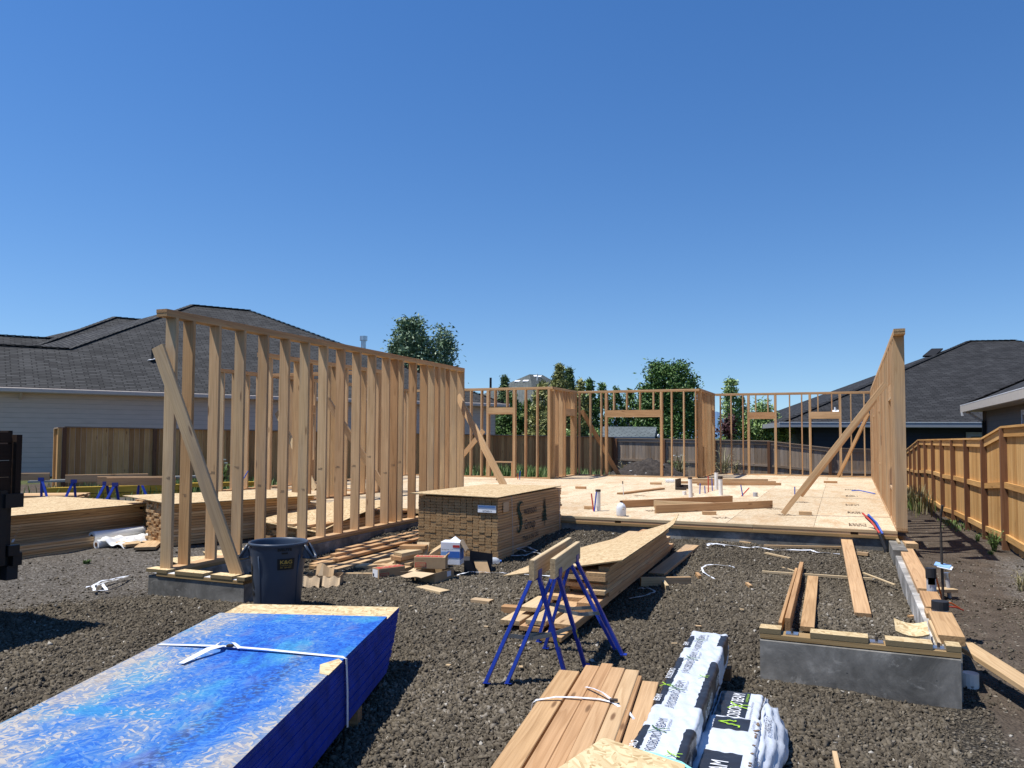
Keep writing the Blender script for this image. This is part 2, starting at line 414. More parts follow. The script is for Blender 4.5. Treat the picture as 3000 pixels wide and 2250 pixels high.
M['card_dark'] = m_plain('dark_printed_card', (.025, .025, .03), .7)
M['red_print'] = m_plain('red_print', (.48, .035, .03), .7)
M['blue_print'] = m_plain('blue_print', (.045, .15, .48), .6)
M['pale_blue_print'] = m_plain('pale_blue_print', (.25, .42, .68), .6)
M['white_print'] = m_plain('white_print', (.75, .76, .78), .6, var=.04)
M['grey_print'] = m_plain('grey_print', (.10, .10, .12), .7)
M['ink'] = m_plain('black_ink', (.015, .016, .02), .75)
M['ink_brown'] = m_plain('faded_ink', (.17, .115, .07), .85)
M['green_ink'] = m_plain('dark_green_ink', (.012, .045, .03), .75)
M['lime'] = m_plain('lime_print', (.36, .62, .03), .6)
M['olive_print'] = m_plain('olive_print', (.05, .12, .015), .6)
M['gold'] = m_plain('gold_print', (.55, .32, .06), .5)
M['can'] = m_plain('navy_bin_plastic', (.05, .066, .095), .36, spec=.5, var=.06)
M['yellow'] = m_plain('yellow_label', (.75, .52, .05), .5)
M['yellow_wood'] = m_wood('yellow_joist', (.62, .42, .06), (.58, .38, .05), (.5, .32, .05), knots=0.)
M['wrap_dark'] = m_plain('charcoal_wrap', (.022, .023, .028), .42, spec=.5)
M['rebar'] = m_plain('rusty_rebar', (.06, .045, .035), .7, .3, var=.3, scale=40.)
M['glass_dark'] = m_plain('dark_window_glass', (.03, .04, .05), .08, spec=.8, var=.05)
M['curtain'] = m_plain('pale_blind', (.42, .44, .45), .7)
M['trim'] = m_plain('white_painted_trim', (.60, .60, .60), .55, var=.04)
M['gutter'] = m_plain('taupe_gutter', (.56, .465, .39), .5, var=.05)
M['gutter_tan'] = m_plain('tan_gutter', (.50, .44, .37), .45, var=.05)
M['gutter_top'] = m_plain('bright_gutter_lip', (.72, .72, .72), .4)
M['gutter_grey'] = m_plain('grey_gutter', (.30, .31, .335), .5, var=.05)
M['metal'] = m_plain('bare_metal', (.55, .55, .56), .3, .9)
M['rock'] = m_plain('pale_rock', (.34, .32, .29), .8, var=.3, scale=12., bumpd=.01)

def m_concrete(name, c=(.20, .20, .195), light=False):
    m, nt, b = newmat(name)
    v = uvmap(nt, src='Object')
    big = noise(nt, v, 2.2, 6., .65, .6); small = noise(nt, v, 14., 4.)
    col = ramp(nt, big, [(.38, tuple(x * .62 for x in c)), (.49, c), (.57, tuple(x * 1.3 for x in c)), (.65, tuple(x * 1.9 for x in c))])
    col = mixc(nt, 1., col, ramp(nt, small, [(.3, (.88,) * 3), (.7, (1.1,) * 3)]), 'MULTIPLY')
    sp_ = noise(nt, v, 5.5, 5., .75, 1.2)
    col = mixc(nt, ramp(nt, sp_, [(.58, (0, 0, 0)), (.66, (.55, .55, .55))]), col, tuple(min(.6, x * 2.1) for x in c))
    # thin form-tie stains running down and the odd air hole
    st = noise(nt, uvmap(nt, (2.5, 2.5, .6), src='Object'), 1., 3.)
    col = mixc(nt, .35, col, ramp(nt, st, [(.36, (.75, .75, .74)), (.55, (1, 1, 1))]), 'MULTIPLY')
    hole = voro(nt, v, 9., 'Distance')
    col = mixc(nt, mth(nt, 'LESS_THAN', hole, .05), col, (.05, .05, .05))
    lk(nt, col, b.inputs['Base Color']); b.inputs['Roughness'].default_value = .85; b.inputs['Specular IOR Level'].default_value = .2
    bump(nt, b, mth(nt, 'ADD', big, mth(nt, 'MULTIPLY', small, .5)), .35, .012)
    return m
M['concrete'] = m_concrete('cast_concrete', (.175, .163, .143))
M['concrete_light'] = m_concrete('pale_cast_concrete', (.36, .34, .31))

def m_shingle(name, c1=(.030, .031, .035), c2=(.058, .059, .064), row=.145, wid=.42):
    m, nt, b = newmat(name)
    br = nd(nt, 'ShaderNodeTexBrick', offset=.37, squash=1.)
    br.inputs['Scale'].default_value = 1.; br.inputs['Brick Width'].default_value = wid; br.inputs['Row Height'].default_value = row
    br.inputs['Mortar Size'].default_value = .02; br.inputs['Mortar Smooth'].default_value = .1; br.inputs['Bias'].default_value = -.1
    br.inputs['Color1'].default_value = (*c1, 1); br.inputs['Color2'].default_value = (*c2, 1); br.inputs['Mortar'].default_value = (c1[0] * .4, c1[1] * .4, c1[2] * .4, 1)  # dark mortar colour paints in the shadow line between shingle courses
    lk(nt, uvmap(nt), br.inputs[0])
    n = noise(nt, uvmap(nt, (.7, .7, 1)), 1., 3.)
    gr = noise(nt, uvmap(nt, (60, 60, 1)), 1., 2.)
    c = mixc(nt, 1., br.outputs[0], ramp(nt, n, [(.3, (.85,) * 3), (.7, (1.15,) * 3)]), 'MULTIPLY')
    c = mixc(nt, 1., c, ramp(nt, gr, [(.3, (.8,) * 3), (.7, (1.2,) * 3)]), 'MULTIPLY')
    lk(nt, c, b.inputs['Base Color']); b.inputs['Roughness'].default_value = .9; b.inputs['Specular IOR Level'].default_value = .15
    bump(nt, b, mth(nt, 'SUBTRACT', 1., br.outputs[1]), .5, .012)
    return m
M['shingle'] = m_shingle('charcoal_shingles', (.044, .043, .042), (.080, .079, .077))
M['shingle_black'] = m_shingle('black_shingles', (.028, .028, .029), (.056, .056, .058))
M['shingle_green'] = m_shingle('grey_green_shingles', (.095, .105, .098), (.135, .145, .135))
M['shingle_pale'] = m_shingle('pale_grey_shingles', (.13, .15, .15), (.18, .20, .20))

def m_siding(name, c, lap=.178):
    m, nt, b = newmat(name)
    sp = nd(nt, 'ShaderNodeSeparateXYZ'); lk(nt, uvmap(nt), sp.inputs[0])
    fr = mth(nt, 'FRACT', mth(nt, 'DIVIDE', sp.outputs[1], lap))
    n = noise(nt, uvmap(nt, (2, 8, 1)), 1., 3.)
    col = mixc(nt, 1., c, ramp(nt, n, [(.3, (.94,) * 3), (.7, (1.06,) * 3)]), 'MULTIPLY')
    col = mixc(nt, ramp(nt, fr, [(0., (1, 1, 1)), (.07, (0, 0, 0))]), col, tuple(x * .45 for x in c))
    lk(nt, col, b.inputs['Base Color']); b.inputs['Roughness'].default_value = .6; b.inputs['Specular IOR Level'].default_value = .3
    bump(nt, b, mth(nt, 'SUBTRACT', 1., fr), .6, .014)
    return m
M['siding_grey'] = m_siding('grey_lap_siding', (.60, .47, .37))
M['siding_navy'] = m_siding('navy_lap_siding', (.024, .029, .044))
M['siding_brown'] = m_siding('taupe_lap_siding', (.19, .16, .135))
M['siding_shed'] = m_siding('blue_grey_shed_siding', (.14, .17, .21))

def m_leaf(name, a, bcol, c):
    m, nt, b = newmat(name)
    col = ramp(nt, attr(nt, 'tone'), [(0., a), (.5, bcol), (1., c)])
    lk(nt, col, b.inputs['Base Color']); b.inputs['Roughness'].default_value = .55; b.inputs['Specular IOR Level'].default_value = .35
    return m
M['leaf_poplar'] = m_leaf('silvery_green_leaves', (0.072, 0.116, 0.058), (0.145, 0.217, 0.109), (0.377, 0.450, 0.319))
M['leaf_dark'] = m_leaf('deep_green_leaves', (0.036, 0.072, 0.020), (0.087, 0.167, 0.041), (0.174, 0.275, 0.072))
M['leaf_conifer'] = m_leaf('conifer_sprays', (0.043, 0.080, 0.029), (0.109, 0.167, 0.058), (0.246, 0.290, 0.116))
M['leaf_gold'] = m_leaf('olive_gold_sprays', (0.087, 0.109, 0.032), (0.232, 0.246, 0.080), (0.435, 0.420, 0.160))
M['leaf_light'] = m_leaf('light_green_leaves', (0.102, 0.174, 0.043), (0.232, 0.334, 0.102), (0.406, 0.493, 0.189))
M['leaf_red'] = m_leaf('maroon_leaves', (.025, .01, .012), (.06, .02, .02), (.11, .035, .03))
M['grass'] = m_leaf('green_grass', (.06, .11, .025), (.12, .20, .05), (.22, .28, .10))
M['weed'] = m_leaf('dry_weed_stems', (.12, .12, .05), (.24, .21, .10), (.40, .35, .20))
M['flower'] = m_leaf('pale_flower_heads', (.5, .5, .42), (.62, .6, .5), (.7, .68, .6))
M['bark'] = m_plain('grey_bark', (.13, .10, .075), .9, var=.3, bumpd=.02, bscale=12.)

# ================================================================ ground
CTRL = [(-6.7, 6.1, .07), (-5.5, 6.1, .07), (-3.2, 6.0, .04), (-.56, 6., -.03), (.74, 5.98, -.08), (-2.2, 11.8, .19), (.6, 11.8, .18), (-4.2, 11.8, .24),
        (-6.2, 11.5, .19), (-2., 9., .10), (.2, 8.5, .06), (-4.5, 8.3, .07), (-2., 5., .01), (0, 3, -.05), (-3, 3, 0.), (-6, 4.5, .05), (1.9, 12, .05), (2.3, 13.5, .06),
        (2.3, 17., -.03), (1.6, 9., -.02), (1.6, 6., -.10), (2.4, 22., -.18), (2.5, 29., -.45), (0, 33, -.3), (-5, 33, -.05), (-9, 33, .05), (-10, 7, .08), (-9.2, 8.8, .14),
        (-12.5, 10, .10), (-17, 15, .16), (-20, 16, .16), (-14, 24, .18), (-30, 25, .3), (-15, 36, .3), (8, 20, 0.), (8, 40, -.6), (-3, 42, -.5)]
_cx = np.array([c[0] for c in CTRL]); _cy = np.array([c[1] for c in CTRL]); _cz = np.array([c[2] for c in CTRL])
def gz_arr(x, y):
    d2 = (x[..., None] - _cx) ** 2 + (y[..., None] - _cy) ** 2
    w = 1. / (d2 + .25) ** 1.6
    z = (w * _cz).sum(-1) / w.sum(-1)
    fade = np.clip((np.hypot(x, y) - 60) / 120, 0, 1)
    return z * (1 - fade) - fade * 1.0
def gz(x, y): return float(gz_arr(np.array([float(x)]), np.array([float(y)]))[0])
def lump(x, y):
    return (.010 * np.sin(3.1 * x + 1.3 * y) * np.sin(2.3 * y - .7 * x) + .008 * np.sin(7.7 * x + 2.1) * np.sin(6.3 * y + 1.2 * x) + .012 * np.sin(1.1 * x + .4) * np.sin(.9 * y + 2.))

def m_ground():
    m, nt, b = newmat('gravel_and_dirt')
    P = uvmap(nt, src='Object')
    sp = nd(nt, 'ShaderNodeSeparateXYZ'); lk(nt, P, sp.inputs[0]); x, y = sp.outputs[0], sp.outputs[1]
    wob = mth(nt, 'MULTIPLY', mth(nt, 'SUBTRACT', noise(nt, P, 1.4, 4.), .5), 1.4)
    c1 = voro(nt, P, 44., 'Color'); d1 = voro(nt, P, 44., 'Distance'); f1 = sepx(nt, c1)
    g = ramp(nt, f1, [(0., (.05, .042, .030)), (.35, (.086, .072, .052)), (.7, (.12, .10, .074)), (.93, (.15, .128, .098)), (1., (.25, .235, .205))])
    g = mixc(nt, ramp(nt, d1, [(.3, (0, 0, 0)), (.62, (1, 1, 1))]), g, (.028, .024, .019))
    dn = noise(nt, P, 5., 6., .7)
    dirt = ramp(nt, dn, [(.3, (.058, .045, .034)), (.5, (.088, .068, .051)), (.7, (.125, .10, .077))])
    chip = voro(nt, P, 16., 'Distance'); chc = sepx(nt, voro(nt, P, 16., 'Color'))
    dirt = mixc(nt, mth(nt, 'MULTIPLY', mth(nt, 'LESS_THAN', chip, .22), mth(nt, 'GREATER_THAN', chc, .8)), dirt, (.25, .22, .18))
    dusty = mixc(nt, .55, dirt, ramp(nt, f1, [(0., (.06, .055, .047)), (.7, (.13, .12, .10)), (1., (.30, .28, .25))]))
    right = ramp(nt, mth(nt, 'ADD', x, wob), [(.45, (0, 0, 0)), (.62, (1, 1, 1))])
    lt = mth(nt, 'ADD', mth(nt, 'MULTIPLY', x, -.1), mth(nt, 'MULTIPLY', wob, .06))
    left = ramp(nt, mth(nt, 'ADD', lt, mth(nt, 'MULTIPLY', y, .013)), [(.70, (0, 0, 0)), (.80, (1, 1, 1))])
    far = ramp(nt, mth(nt, 'MULTIPLY', mth(nt, 'ADD', y, wob), .02), [(.27, (0, 0, 0)), (.30, (1, 1, 1))])
    rx = ramp(nt, mth(nt, 'MULTIPLY', mth(nt, 'ADD', x, mth(nt, 'MULTIPLY', wob, .25)), .1), [(.082, (0, 0, 0)), (.095, (1, 1, 1))])
    col = mixc(nt, left, g, dusty); col = mixc(nt, far, col, dirt); col = mixc(nt, rx, col, dirt)
    rg = ramp(nt, mth(nt, 'MULTIPLY', mth(nt, 'ADD', x, mth(nt, 'MULTIPLY', wob, .5)), .1), [(.17, (0, 0, 0)), (.21, (1, 1, 1))])
    nearr = ramp(nt, mth(nt, 'MULTIPLY', mth(nt, 'ADD', y, wob), .05), [(.60, (1, 1, 1)), (.66, (0, 0, 0))])
    col = mixc(nt, mth(nt, 'MULTIPLY', rg, mth(nt, 'MULTIPLY', nearr, .7)), col, ramp(nt, f1, [(0., (.08, .075, .068)), (.7, (.17, .16, .145)), (1., (.34, .32, .3))]))
    yd = mth(nt, 'MAXIMUM', mth(nt, 'SUBTRACT', mth(nt, 'ABSOLUTE', mth(nt, 'ADD', x, 9.)), 0.), 0.)
    lawn = ramp(nt, mth(nt, 'MULTIPLY', mth(nt, 'MAXIMUM', mth(nt, 'SUBTRACT', y, 34.), mth(nt, 'SUBTRACT', mth(nt, 'ABSOLUTE', mth(nt, 'ADD', x, 9.)), 14.)), .1), [(.02, (0, 0, 0)), (.1, (1, 1, 1))])
    col = mixc(nt, lawn, col, ramp(nt, dn, [(.3, (.05, .07, .02)), (.7, (.12, .12, .05))]))
    lk(nt, col, b.inputs['Base Color']); b.inputs['Roughness'].default_value = .92; b.inputs['Specular IOR Level'].default_value = .15
    bump(nt, b, mth(nt, 'ADD', mth(nt, 'SUBTRACT', 1., d1), mth(nt, 'MULTIPLY', dn, 1.)), .9, .02)
    return m
M['ground'] = m_ground()
def make_ground():
    def axis(lo, hi, step, far):
        a = list(np.arange(lo, hi + 1e-6, step)); s = step
        p = hi
        while p < far: s *= 1.35; p += s; a.append(p)
        s = step; p = lo; pre = []
        while p > -far: s *= 1.35; p -= s; pre.append(p)
        return np.array(pre[::-1] + a)
    xs = axis(-12., 4., .08, 1500.); ys = axis(1., 16., .08, 1500.)
    X, Y = np.meshgrid(xs, ys, indexing='ij')
    Z = gz_arr(X, Y) + lump(X, Y) * np.clip(1.5 - np.hypot(X, Y) / 40, 0, 1)
    # trampled ridges of raked soil beside the right wall
    rid = np.exp(-((X - 1.45) / .55) ** 2) * np.clip((Y - 9.) / 2, 0, 1) * np.clip((22 - Y) / 3, 0, 1)
    Z += rid * .02 * np.sin(9.5 * Y + .9 * np.sin(2.3 * X) + 1.2 * np.sin(.9 * Y))
    nx, ny = len(xs), len(ys)
    me = bpy.data.meshes.new('ground'); me.vertices.add(nx * ny)
    me.vertices.foreach_set('co', np.stack([X, Y, Z], -1).astype(np.float32).ravel())
    i, j = np.meshgrid(np.arange(nx - 1), np.arange(ny - 1), indexing='ij')
    q = np.stack([i * ny + j, (i + 1) * ny + j, (i + 1) * ny + j + 1, i * ny + j + 1], -1).reshape(-1, 4)
    me.loops.add(q.size); me.loops.foreach_set('vertex_index', q.ravel().astype(np.int32))
    me.polygons.add(len(q)); me.polygons.foreach_set('loop_start', (np.arange(len(q)) * 4).astype(np.int32))
    me.polygons.foreach_set('use_smooth', np.ones(len(q), bool)); me.update(calc_edges=True); me.validate()
    me.materials.append(M['ground'])
    o = bpy.data.objects.new('ground', me); COL.objects.link(o); tag(o, kind='structure')
make_ground()

# crushed stone: one mesh of loose angular stones, thinning out with distance
def m_stone():
    m, nt, b = newmat('crushed_stone')
    t = attr(nt, 'tone')
    c = ramp(nt, t, [(0., (.050, .040, .028)), (.4, (.094, .077, .055)), (.75, (.138, .115, .083)), (.96, (.18, .152, .115)), (1., (.38, .35, .30))])
    c = mixc(nt, 1., c, ramp(nt, noise(nt, uvmap(nt, src='Object'), 60., 3.), [(.3, (.82,) * 3), (.7, (1.15,) * 3)]), 'MULTIPLY')
    lk(nt, c, b.inputs['Base Color']); b.inputs['Roughness'].default_value = .9; b.inputs['Specular IOR Level'].default_value = .2
    return m
M['stone'] = m_stone()
def make_gravel():
    N = 480000
    px = NR.uniform(-9.6, 3.0, N * 6); py = NR.uniform(1.9, 12.2, N * 6)
    # keep what the lens could see with a margin
    a = np.arctan2(-px, py) - YAW
    dist = np.hypot(px, py)
    keep = (np.abs(a) < .70) & (NR.random(len(px)) < np.clip(2.2 - dist / 6.5, .2, 1.))
    wob = .25 * np.sin(2.1 * py + .7) + .2 * np.sin(5.3 * py)
    right = px > .62 + .1 * wob
    keep &= ~right | (NR.random(len(px)) < np.where(px > .9, .05 + .28 * np.clip((px - 1.5 + .4 * wob) / .5, 0, 1) * (py < 11), .25))
    leftz = np.clip((-px - 6.4 + .14 * py * 0 + wob * .6 - .9 * (5.6 - py).clip(0, 1.2)) / .7, 0, 1) * (py > 4.6)
    keep &= NR.random(len(px)) > leftz * .95
    # not under the concrete
    keep &= ~((px > -6.78) & (px < -5.44) & (py > 6.1) & (py < 6.36)) & ~((px > -.6) & (px < .78) & (py > 5.98) & (py < 6.24))
    px, py = px[keep][:N], py[keep][:N]; n = len(px)
    pz = gz_arr(px, py) + lump(px, py)
    sz = NR.gamma(4.5, .0017, n).clip(.004, .019)
    sz = np.where((px > .62) | (leftz[keep][:N] > .5), sz * .75, sz)
    base = np.array([[-1, -1, -.6], [1, -1, -.7], [1.1, 1, -.6], [-1, .9, -.7], [-.7, -.8, .7], [.8, -.6, .6], [.6, .8, .75], [-.9, .7, .5]], float)
    V = base[None] + NR.uniform(-.38, .38, (n, 8, 3))
    V *= (sz[:, None] * NR.uniform(.65, 1.3, (n, 3)))[:, None, :] * np.array([1.2, 1., .62])
    # random rotation
    q = NR.normal(size=(n, 4)); q[:, 1:3] *= .55; q /= np.linalg.norm(q, axis=1)[:, None]
    w, x, y, z = q.T
    Rm = np.stack([1 - 2 * (y * y + z * z), 2 * (x * y - z * w), 2 * (x * z + y * w), 2 * (x * y + z * w), 1 - 2 * (x * x + z * z), 2 * (y * z - x * w), 2 * (x * z - y * w), 2 * (y * z + x * w), 1 - 2 * (x * x + y * y)], -1).reshape(n, 3, 3)
    V = np.einsum('nij,nkj->nki', Rm, V)
    V += np.stack([px, py, pz + sz * NR.uniform(.05, .6, n)], -1)[:, None, :]
    F = np.array([[0, 3, 2, 1], [4, 5, 6, 7], [0, 1, 5, 4], [1, 2, 6, 5], [2, 3, 7, 6], [3, 0, 4, 7]])
    faces = (F[None] + (np.arange(n) * 8)[:, None, None]).reshape(-1, 4)
    me = bpy.data.meshes.new('gravel'); me.vertices.add(n * 8); me.vertices.foreach_set('co', V.astype(np.float32).ravel())
    me.loops.add(faces.size); me.loops.foreach_set('vertex_index', faces.ravel().astype(np.int32))
    me.polygons.add(len(faces)); me.polygons.foreach_set('loop_start', (np.arange(len(faces)) * 4).astype(np.int32))
    me.update(calc_edges=True)
    at = me.attributes.new('tone', 'FLOAT', 'FACE'); tn = np.clip(NR.beta(1.9, 2.2, n) + .16 * np.sin(.9 * px + 1.7 * np.sin(.6 * py)) * np.sin(1.3 * py + .5 * px), 0, .97); tn[NR.random(n) < .006] = 1.
    at.data.foreach_set('value', np.repeat(tn, 6).astype(np.float32))
    me.materials.append(M['stone'])
    o = bpy.data.objects.new('gravel', me); COL.objects.link(o)
    tag(o, 'crushed brown grey stone covering the ground of the building site', 'gravel', kind='stuff')
make_gravel()
# ================================================================ house frame
FZ = .461; WH = 2.77
FIRS = ['fir', 'fir', 'fir_red', 'fir', 'fir_old']
def pickm(ms=None): return M[R.choice(ms or FIRS)]

def wall(name, label, a, b, z0, studs, th=.14, openings=(), over=(0., 0.), mats=None, group=None, stamps=False, plate='fir'):
    """stud wall from a to b (centre line, xy). studs: centre distances from a. openings: (s0, s1, head_bottom, head_depth, sill_top or None, cripples)"""
    A = Vector((a[0], a[1], 0)); B = Vector((b[0], b[1], 0)); d = (B - A).normalized(); L = (B - A).length; n = Vector((-d.y, d.x, 0))
    root = thing(name, label, 'wall frame', (A.x, A.y, z0), 0., group)
    at = lambda s, z: A + d * s + Vector((0, 0, z))
    zb, zt = z0 + .038, z0 + WH - .076
    def stud(s, z1=zb, z2=zt, nm='stud', w=.038):
        MB().beam(at(s, z1), at(s, z2), w, th, n).build(nm, pickm(mats), root)
    def stampmark(s):
        mb = MB(); z = z0 + R.choice([.75, .9, 1.05]) + R.uniform(-.08, .08); o = at(s - .0205, z) + n * R.uniform(-.02, .02)
        for r in range(3):
            for q in range(R.randint(2, 4)):
                y = -.03 + .018 * q; p = [o + n * y + Vector((0, 0, r * .011)), o + n * (y + R.uniform(.008, .015)) + Vector((0, 0, r * .011)), o + n * (y + .012) + Vector((0, 0, r * .011 + .007)), o + n * y + Vector((0, 0, r * .011 + .007))]
                mb.face(p, [(0, 0)] * 4)
        mb.build('grade_stamp', M['ink_brown'], root)
    blocked = [(o[0], o[1]) for o in openings]
    for k_, s in enumerate(studs):
        if stamps and k_ < 14: stampmark(s)
        if any(s0 - .02 < s < s1 + .02 for s0, s1 in blocked): continue
        stud(s)
    for (s0, s1, hb, hd, sill, nc) in openings:
        for s in (s0 - .019 - .038, s1 + .019 + .038): stud(s)
        for s in (s0 - .019, s1 + .019): stud(s, zb, hb - .0, 'trimmer_stud')
        MB().beam(at(s0 - .038, hb + hd / 2 + .038), at(s1 + .038, hb + hd / 2 + .038), th - .004, hd, (0, 0, 1)).build('header', M[R.choice(['fir_red', 'fir'])], root)
        MB().beam(at(s0 - .038, hb + .019), at(s1 + .038, hb + .019), th, .036, (0, 0, 1)).build('header_plate', pickm(), root)
        cs = [s0 + .0 + (s1 - s0) * (k + .5) / nc for k in range(nc)]
        for s in [s0 - .018, s1 + .018] + cs: stud(s, hb + hd + .04, zt, 'cripple_stud')
        if sill is not None:
            MB().beam(at(s0, sill - .019), at(s1, sill - .019), th, .038, (0, 0, 1)).build('sill', pickm(), root)
            for s in [s0 + .02, s1 - .02] + cs[:max(1, nc - 1)]: stud(s, zb, sill - .038, 'cripple_stud')
    MB().beam(at(0, z0 + .019), at(L, z0 + .019), th, .038, (0, 0, 1)).build('bottom_plate', M[plate], root)
    MB().beam(at(-over[0], z0 + WH - .057), at(L + over[1], z0 + WH - .057), th, .038, (0, 0, 1)).build('top_plate', M['fir_red'], root)
    MB().beam(at(-over[0] - .003, z0 + WH - .019), at(L + over[1], z0 + WH - .019), th + .002, .038, (0, 0, 1)).build('top_plate', M['fir'], root)
    return root

# --- garage left wall
y0 = 6.18
lw = [6.2, 6.44] + [6.83 + .4055 * k for k in range(10)] + [10.73, 10.9, 11.32, 11.70, 11.95, 12.12, 12.16, 12.35, 12.53, 12.83, 13.22]
wall('garage_wall_frame', 'tall left garage stud wall standing on concrete by the blue bin', (-6.58, y0), (-6.835, 13.62), .300,
     [min(7.42, y * (6.64 + .0345 * (y - 6.2)) / 6.64 - y0) for y in lw], over=(.13, 0), mats=['fir_old', 'fir', 'fir', 'fir_old', 'fir_red'], stamps=True)
# --- right side wall
studs = [.02, .06] + [.40 + .4064 * k for k in range(38)]
wall('side_wall_frame', 'long right stud wall seen edge on, thick end post towards the camera', (.775, 11.98), (.985, 27.30), FZ,
     studs, over=(.26, 0), openings=[(1.0, 1.9, 2.33, .19, .99, 2), (6.2, 6.9, 2.30, .19, 1.2, 1), (10.6, 11.4, 2.3, .19, None, 1)], mats=['fir', 'fir', 'fir_old'])
# --- back walls, three set-backs
wall('back_wall_frame', 'back stud wall with two framed windows and low sills, middle left', (-12.86, 21.95), (-7.99, 21.95), FZ,
     [.02, .42, .83, 2.2, 2.57, 4.05, 4.43, 4.80, 4.84], openings=[(1.0, 1.86, 2.41, .17, .96, 1), (2.83, 3.64, 2.41, .17, .96, 2)], over=(0, .07))
wall('jog_wall_frame', 'short return stud wall with narrow window opening beside the conifers', (-8.0, 22.05), (-8.0, 24.3), FZ,
     [.02, .06, .41, .8, 2.1, 2.2], openings=[(1.12, 1.95, 2.39, .19, None, 3)], mats=['fir', 'fir_red'])
wall('back_wall_frame', 'back stud wall with one wide framed opening facing the soil heap', (-7.93, 24.4), (-4.05, 24.4), FZ,
     [.04, .42, .79, 3.08, 3.46, 3.83], openings=[(1.0, 2.72, 2.36, .19, None, 4)], over=(0, .07))
wall('jog_wall_frame', 'short return stud wall packed with close studs right of the wide opening', (-4.0, 24.47), (-4.0, 27.3), FZ,
     [.02, .06, .45, .62, .85, 1.1, 1.32, 1.5, 1.75, 1.98, 2.75], openings=[(2.1, 2.6, 2.41, .19, None, 2)], mats=['fir_red', 'fir', 'fir_red'])
wall('back_wall_frame', 'farthest back stud wall with two framed openings before the navy house', (-3.93, 27.4), (.98, 27.4), FZ,
     [.16, .52, .91, 2.41, 2.79, 4.28, 4.67, 4.87], openings=[(1.13, 1.92, 2.35, .19, None, 2), (3.08, 3.92, 2.35, .19, None, 2)], over=(0, -.07))
# --- left side walls of the house seen through the garage wall
wall('side_wall_frame', 'middle side stud wall seen through the garage studs, doubled studs', (-9.62, 11.3), (-9.62, 15.0), FZ,
     [.02, .82, 1.2, 1.8, 2.02, 2.4, 3.09, 3.6, 3.66], over=(.22, 0), mats=['fir', 'fir_red', 'fir_red'])
wall('side_wall_frame', 'outermost side stud wall with small window, seen through the garage studs', (-12.86, 13.55), (-12.86, 21.87), FZ,
     [.02, .42, .83, 1.23, 1.64, 2.05, 5.2, 5.6, 6.0, 6.4, 6.8, 7.2, 7.6, 8.0, 8.28], openings=[(2.5, 3.3, 2.3, .19, 1.1, 2), (3.9, 4.7, 2.3, .19, 1.1, 2)], over=(.22, 0), mats=['fir', 'fir_old'])
wall('jog_wall_frame', 'short cross wall joining the two side walls at far left', (-12.78, 15.08), (-9.55, 15.08), FZ,
     [.02, .42, .83, 1.23, 1.64, 2.05, 2.45, 2.86, 3.2])

# --- braces
def brace(name, label, p0, p1, w, t, up, mat, cat='brace', group=None, bev=.003):
    o = MB().beam(p0, p1, w, t, up, bev=bev).build(name, M[mat]); return tag(o, label, cat, group)
brace('brace', 'wide plank leaning diagonally across the near end of the garage wall', (-6.66, 6.09, 2.68), (-5.66, 6.25, .31), .14, .038, (.16, -1, 0), 'fir_old')
brace('brace', 'wide diagonal plank propping the far end of the garage wall', (-6.85, 13.5, 2.52), (-5.25, 12.62, .47), .14, .038, (.0, .95, .3), 'fir')
brace('brace', 'long thin diagonal brace with its foot at the near end of the right wall', (.68, 13.62, 2.60), (-.88, 13.62, .48), .085, .038, (0, 1, 0), 'fir')
brace('brace', 'long thin diagonal brace standing second along the right wall', (.69, 17.45, 2.52), (-.78, 17.9, .48), .085, .038, (0, 1, 0), 'fir')
brace('brace', 'wide brace in the far right corner by the navy house', (.80, 25.2, 2.45), (-.06, 27.2, .47), .14, .038, (.9, .4, 0), 'fir_red')
brace('brace', 'reddish diagonal brace left of the wide framed opening', (-7.86, 24.55, 2.60), (-6.55, 24.95, .2), .14, .038, (.25, -1, 0), 'fir_red')
brace('brace', 'pale diagonal brace behind the middle garage studs', (-9.53, 12.9, 2.5), (-8.2, 13.3, .48), .14, .038, (0, 1, 0), 'fir')
brace('brace', 'lower pale diagonal brace far behind the garage studs', (-12.74, 15.3, 2.3), (-11.25, 14.9, .48), .14, .038, (0, 1, 0), 'fir_pale')
brace('brace', 'diagonal brace tilting the other way behind the garage studs', (-9.6, 20.6, 1.9), (-10.9, 20.6, .48), .14, .038, (0, 1, 0), 'fir')

# --- floor platform
def ylo(x): return 12.0 if x > -8.3 else (11.0 if x > -9.7 else 13.45)
def yhi(x): return 27.48 if x > -4.07 else (24.48 if x > -8.07 else 22.04)
plat = thing('floor_platform', 'pale strand board floor deck of the new house inside the stud walls', 'floor deck', (-4., 18., 0.))
xs = [.86]
for e in (-.36, -1.58, -2.80, -4.06, -5.3, -6.6, -8.06, -9.72, -11.3, -12.95): xs.append(e)
for k in range(len(xs) - 1):
    xb, xa = xs[k], xs[k + 1]; xm = (xa + xb) / 2
    y = ylo(xm); stag = -1.22 if k % 2 else 0.
    first = True
    while y < yhi(xm) - .02:
        y2 = min(y + (2.44 + stag if first else 2.44), yhi(xm)); first = False
        if yhi(xm) - y2 < .3: y2 = yhi(xm)
        g = .0025; sl = (lambda yy: (yy - 12) * .0145 + .0) if k == 0 else (lambda yy: 0.)
        zz = FZ + R.uniform(-.0015, .0)
        P = [(xa + g, y + g, zz), (xb - g + sl(y), y + g, zz), (xb - g + sl(y2), y2 - g, zz), (xa + g, y2 - g, zz)]
        MB().slab(P, .018, (0, 1, 0), R.random()).build('floor_panel', M['osb_floor'], plat)
        y = y2
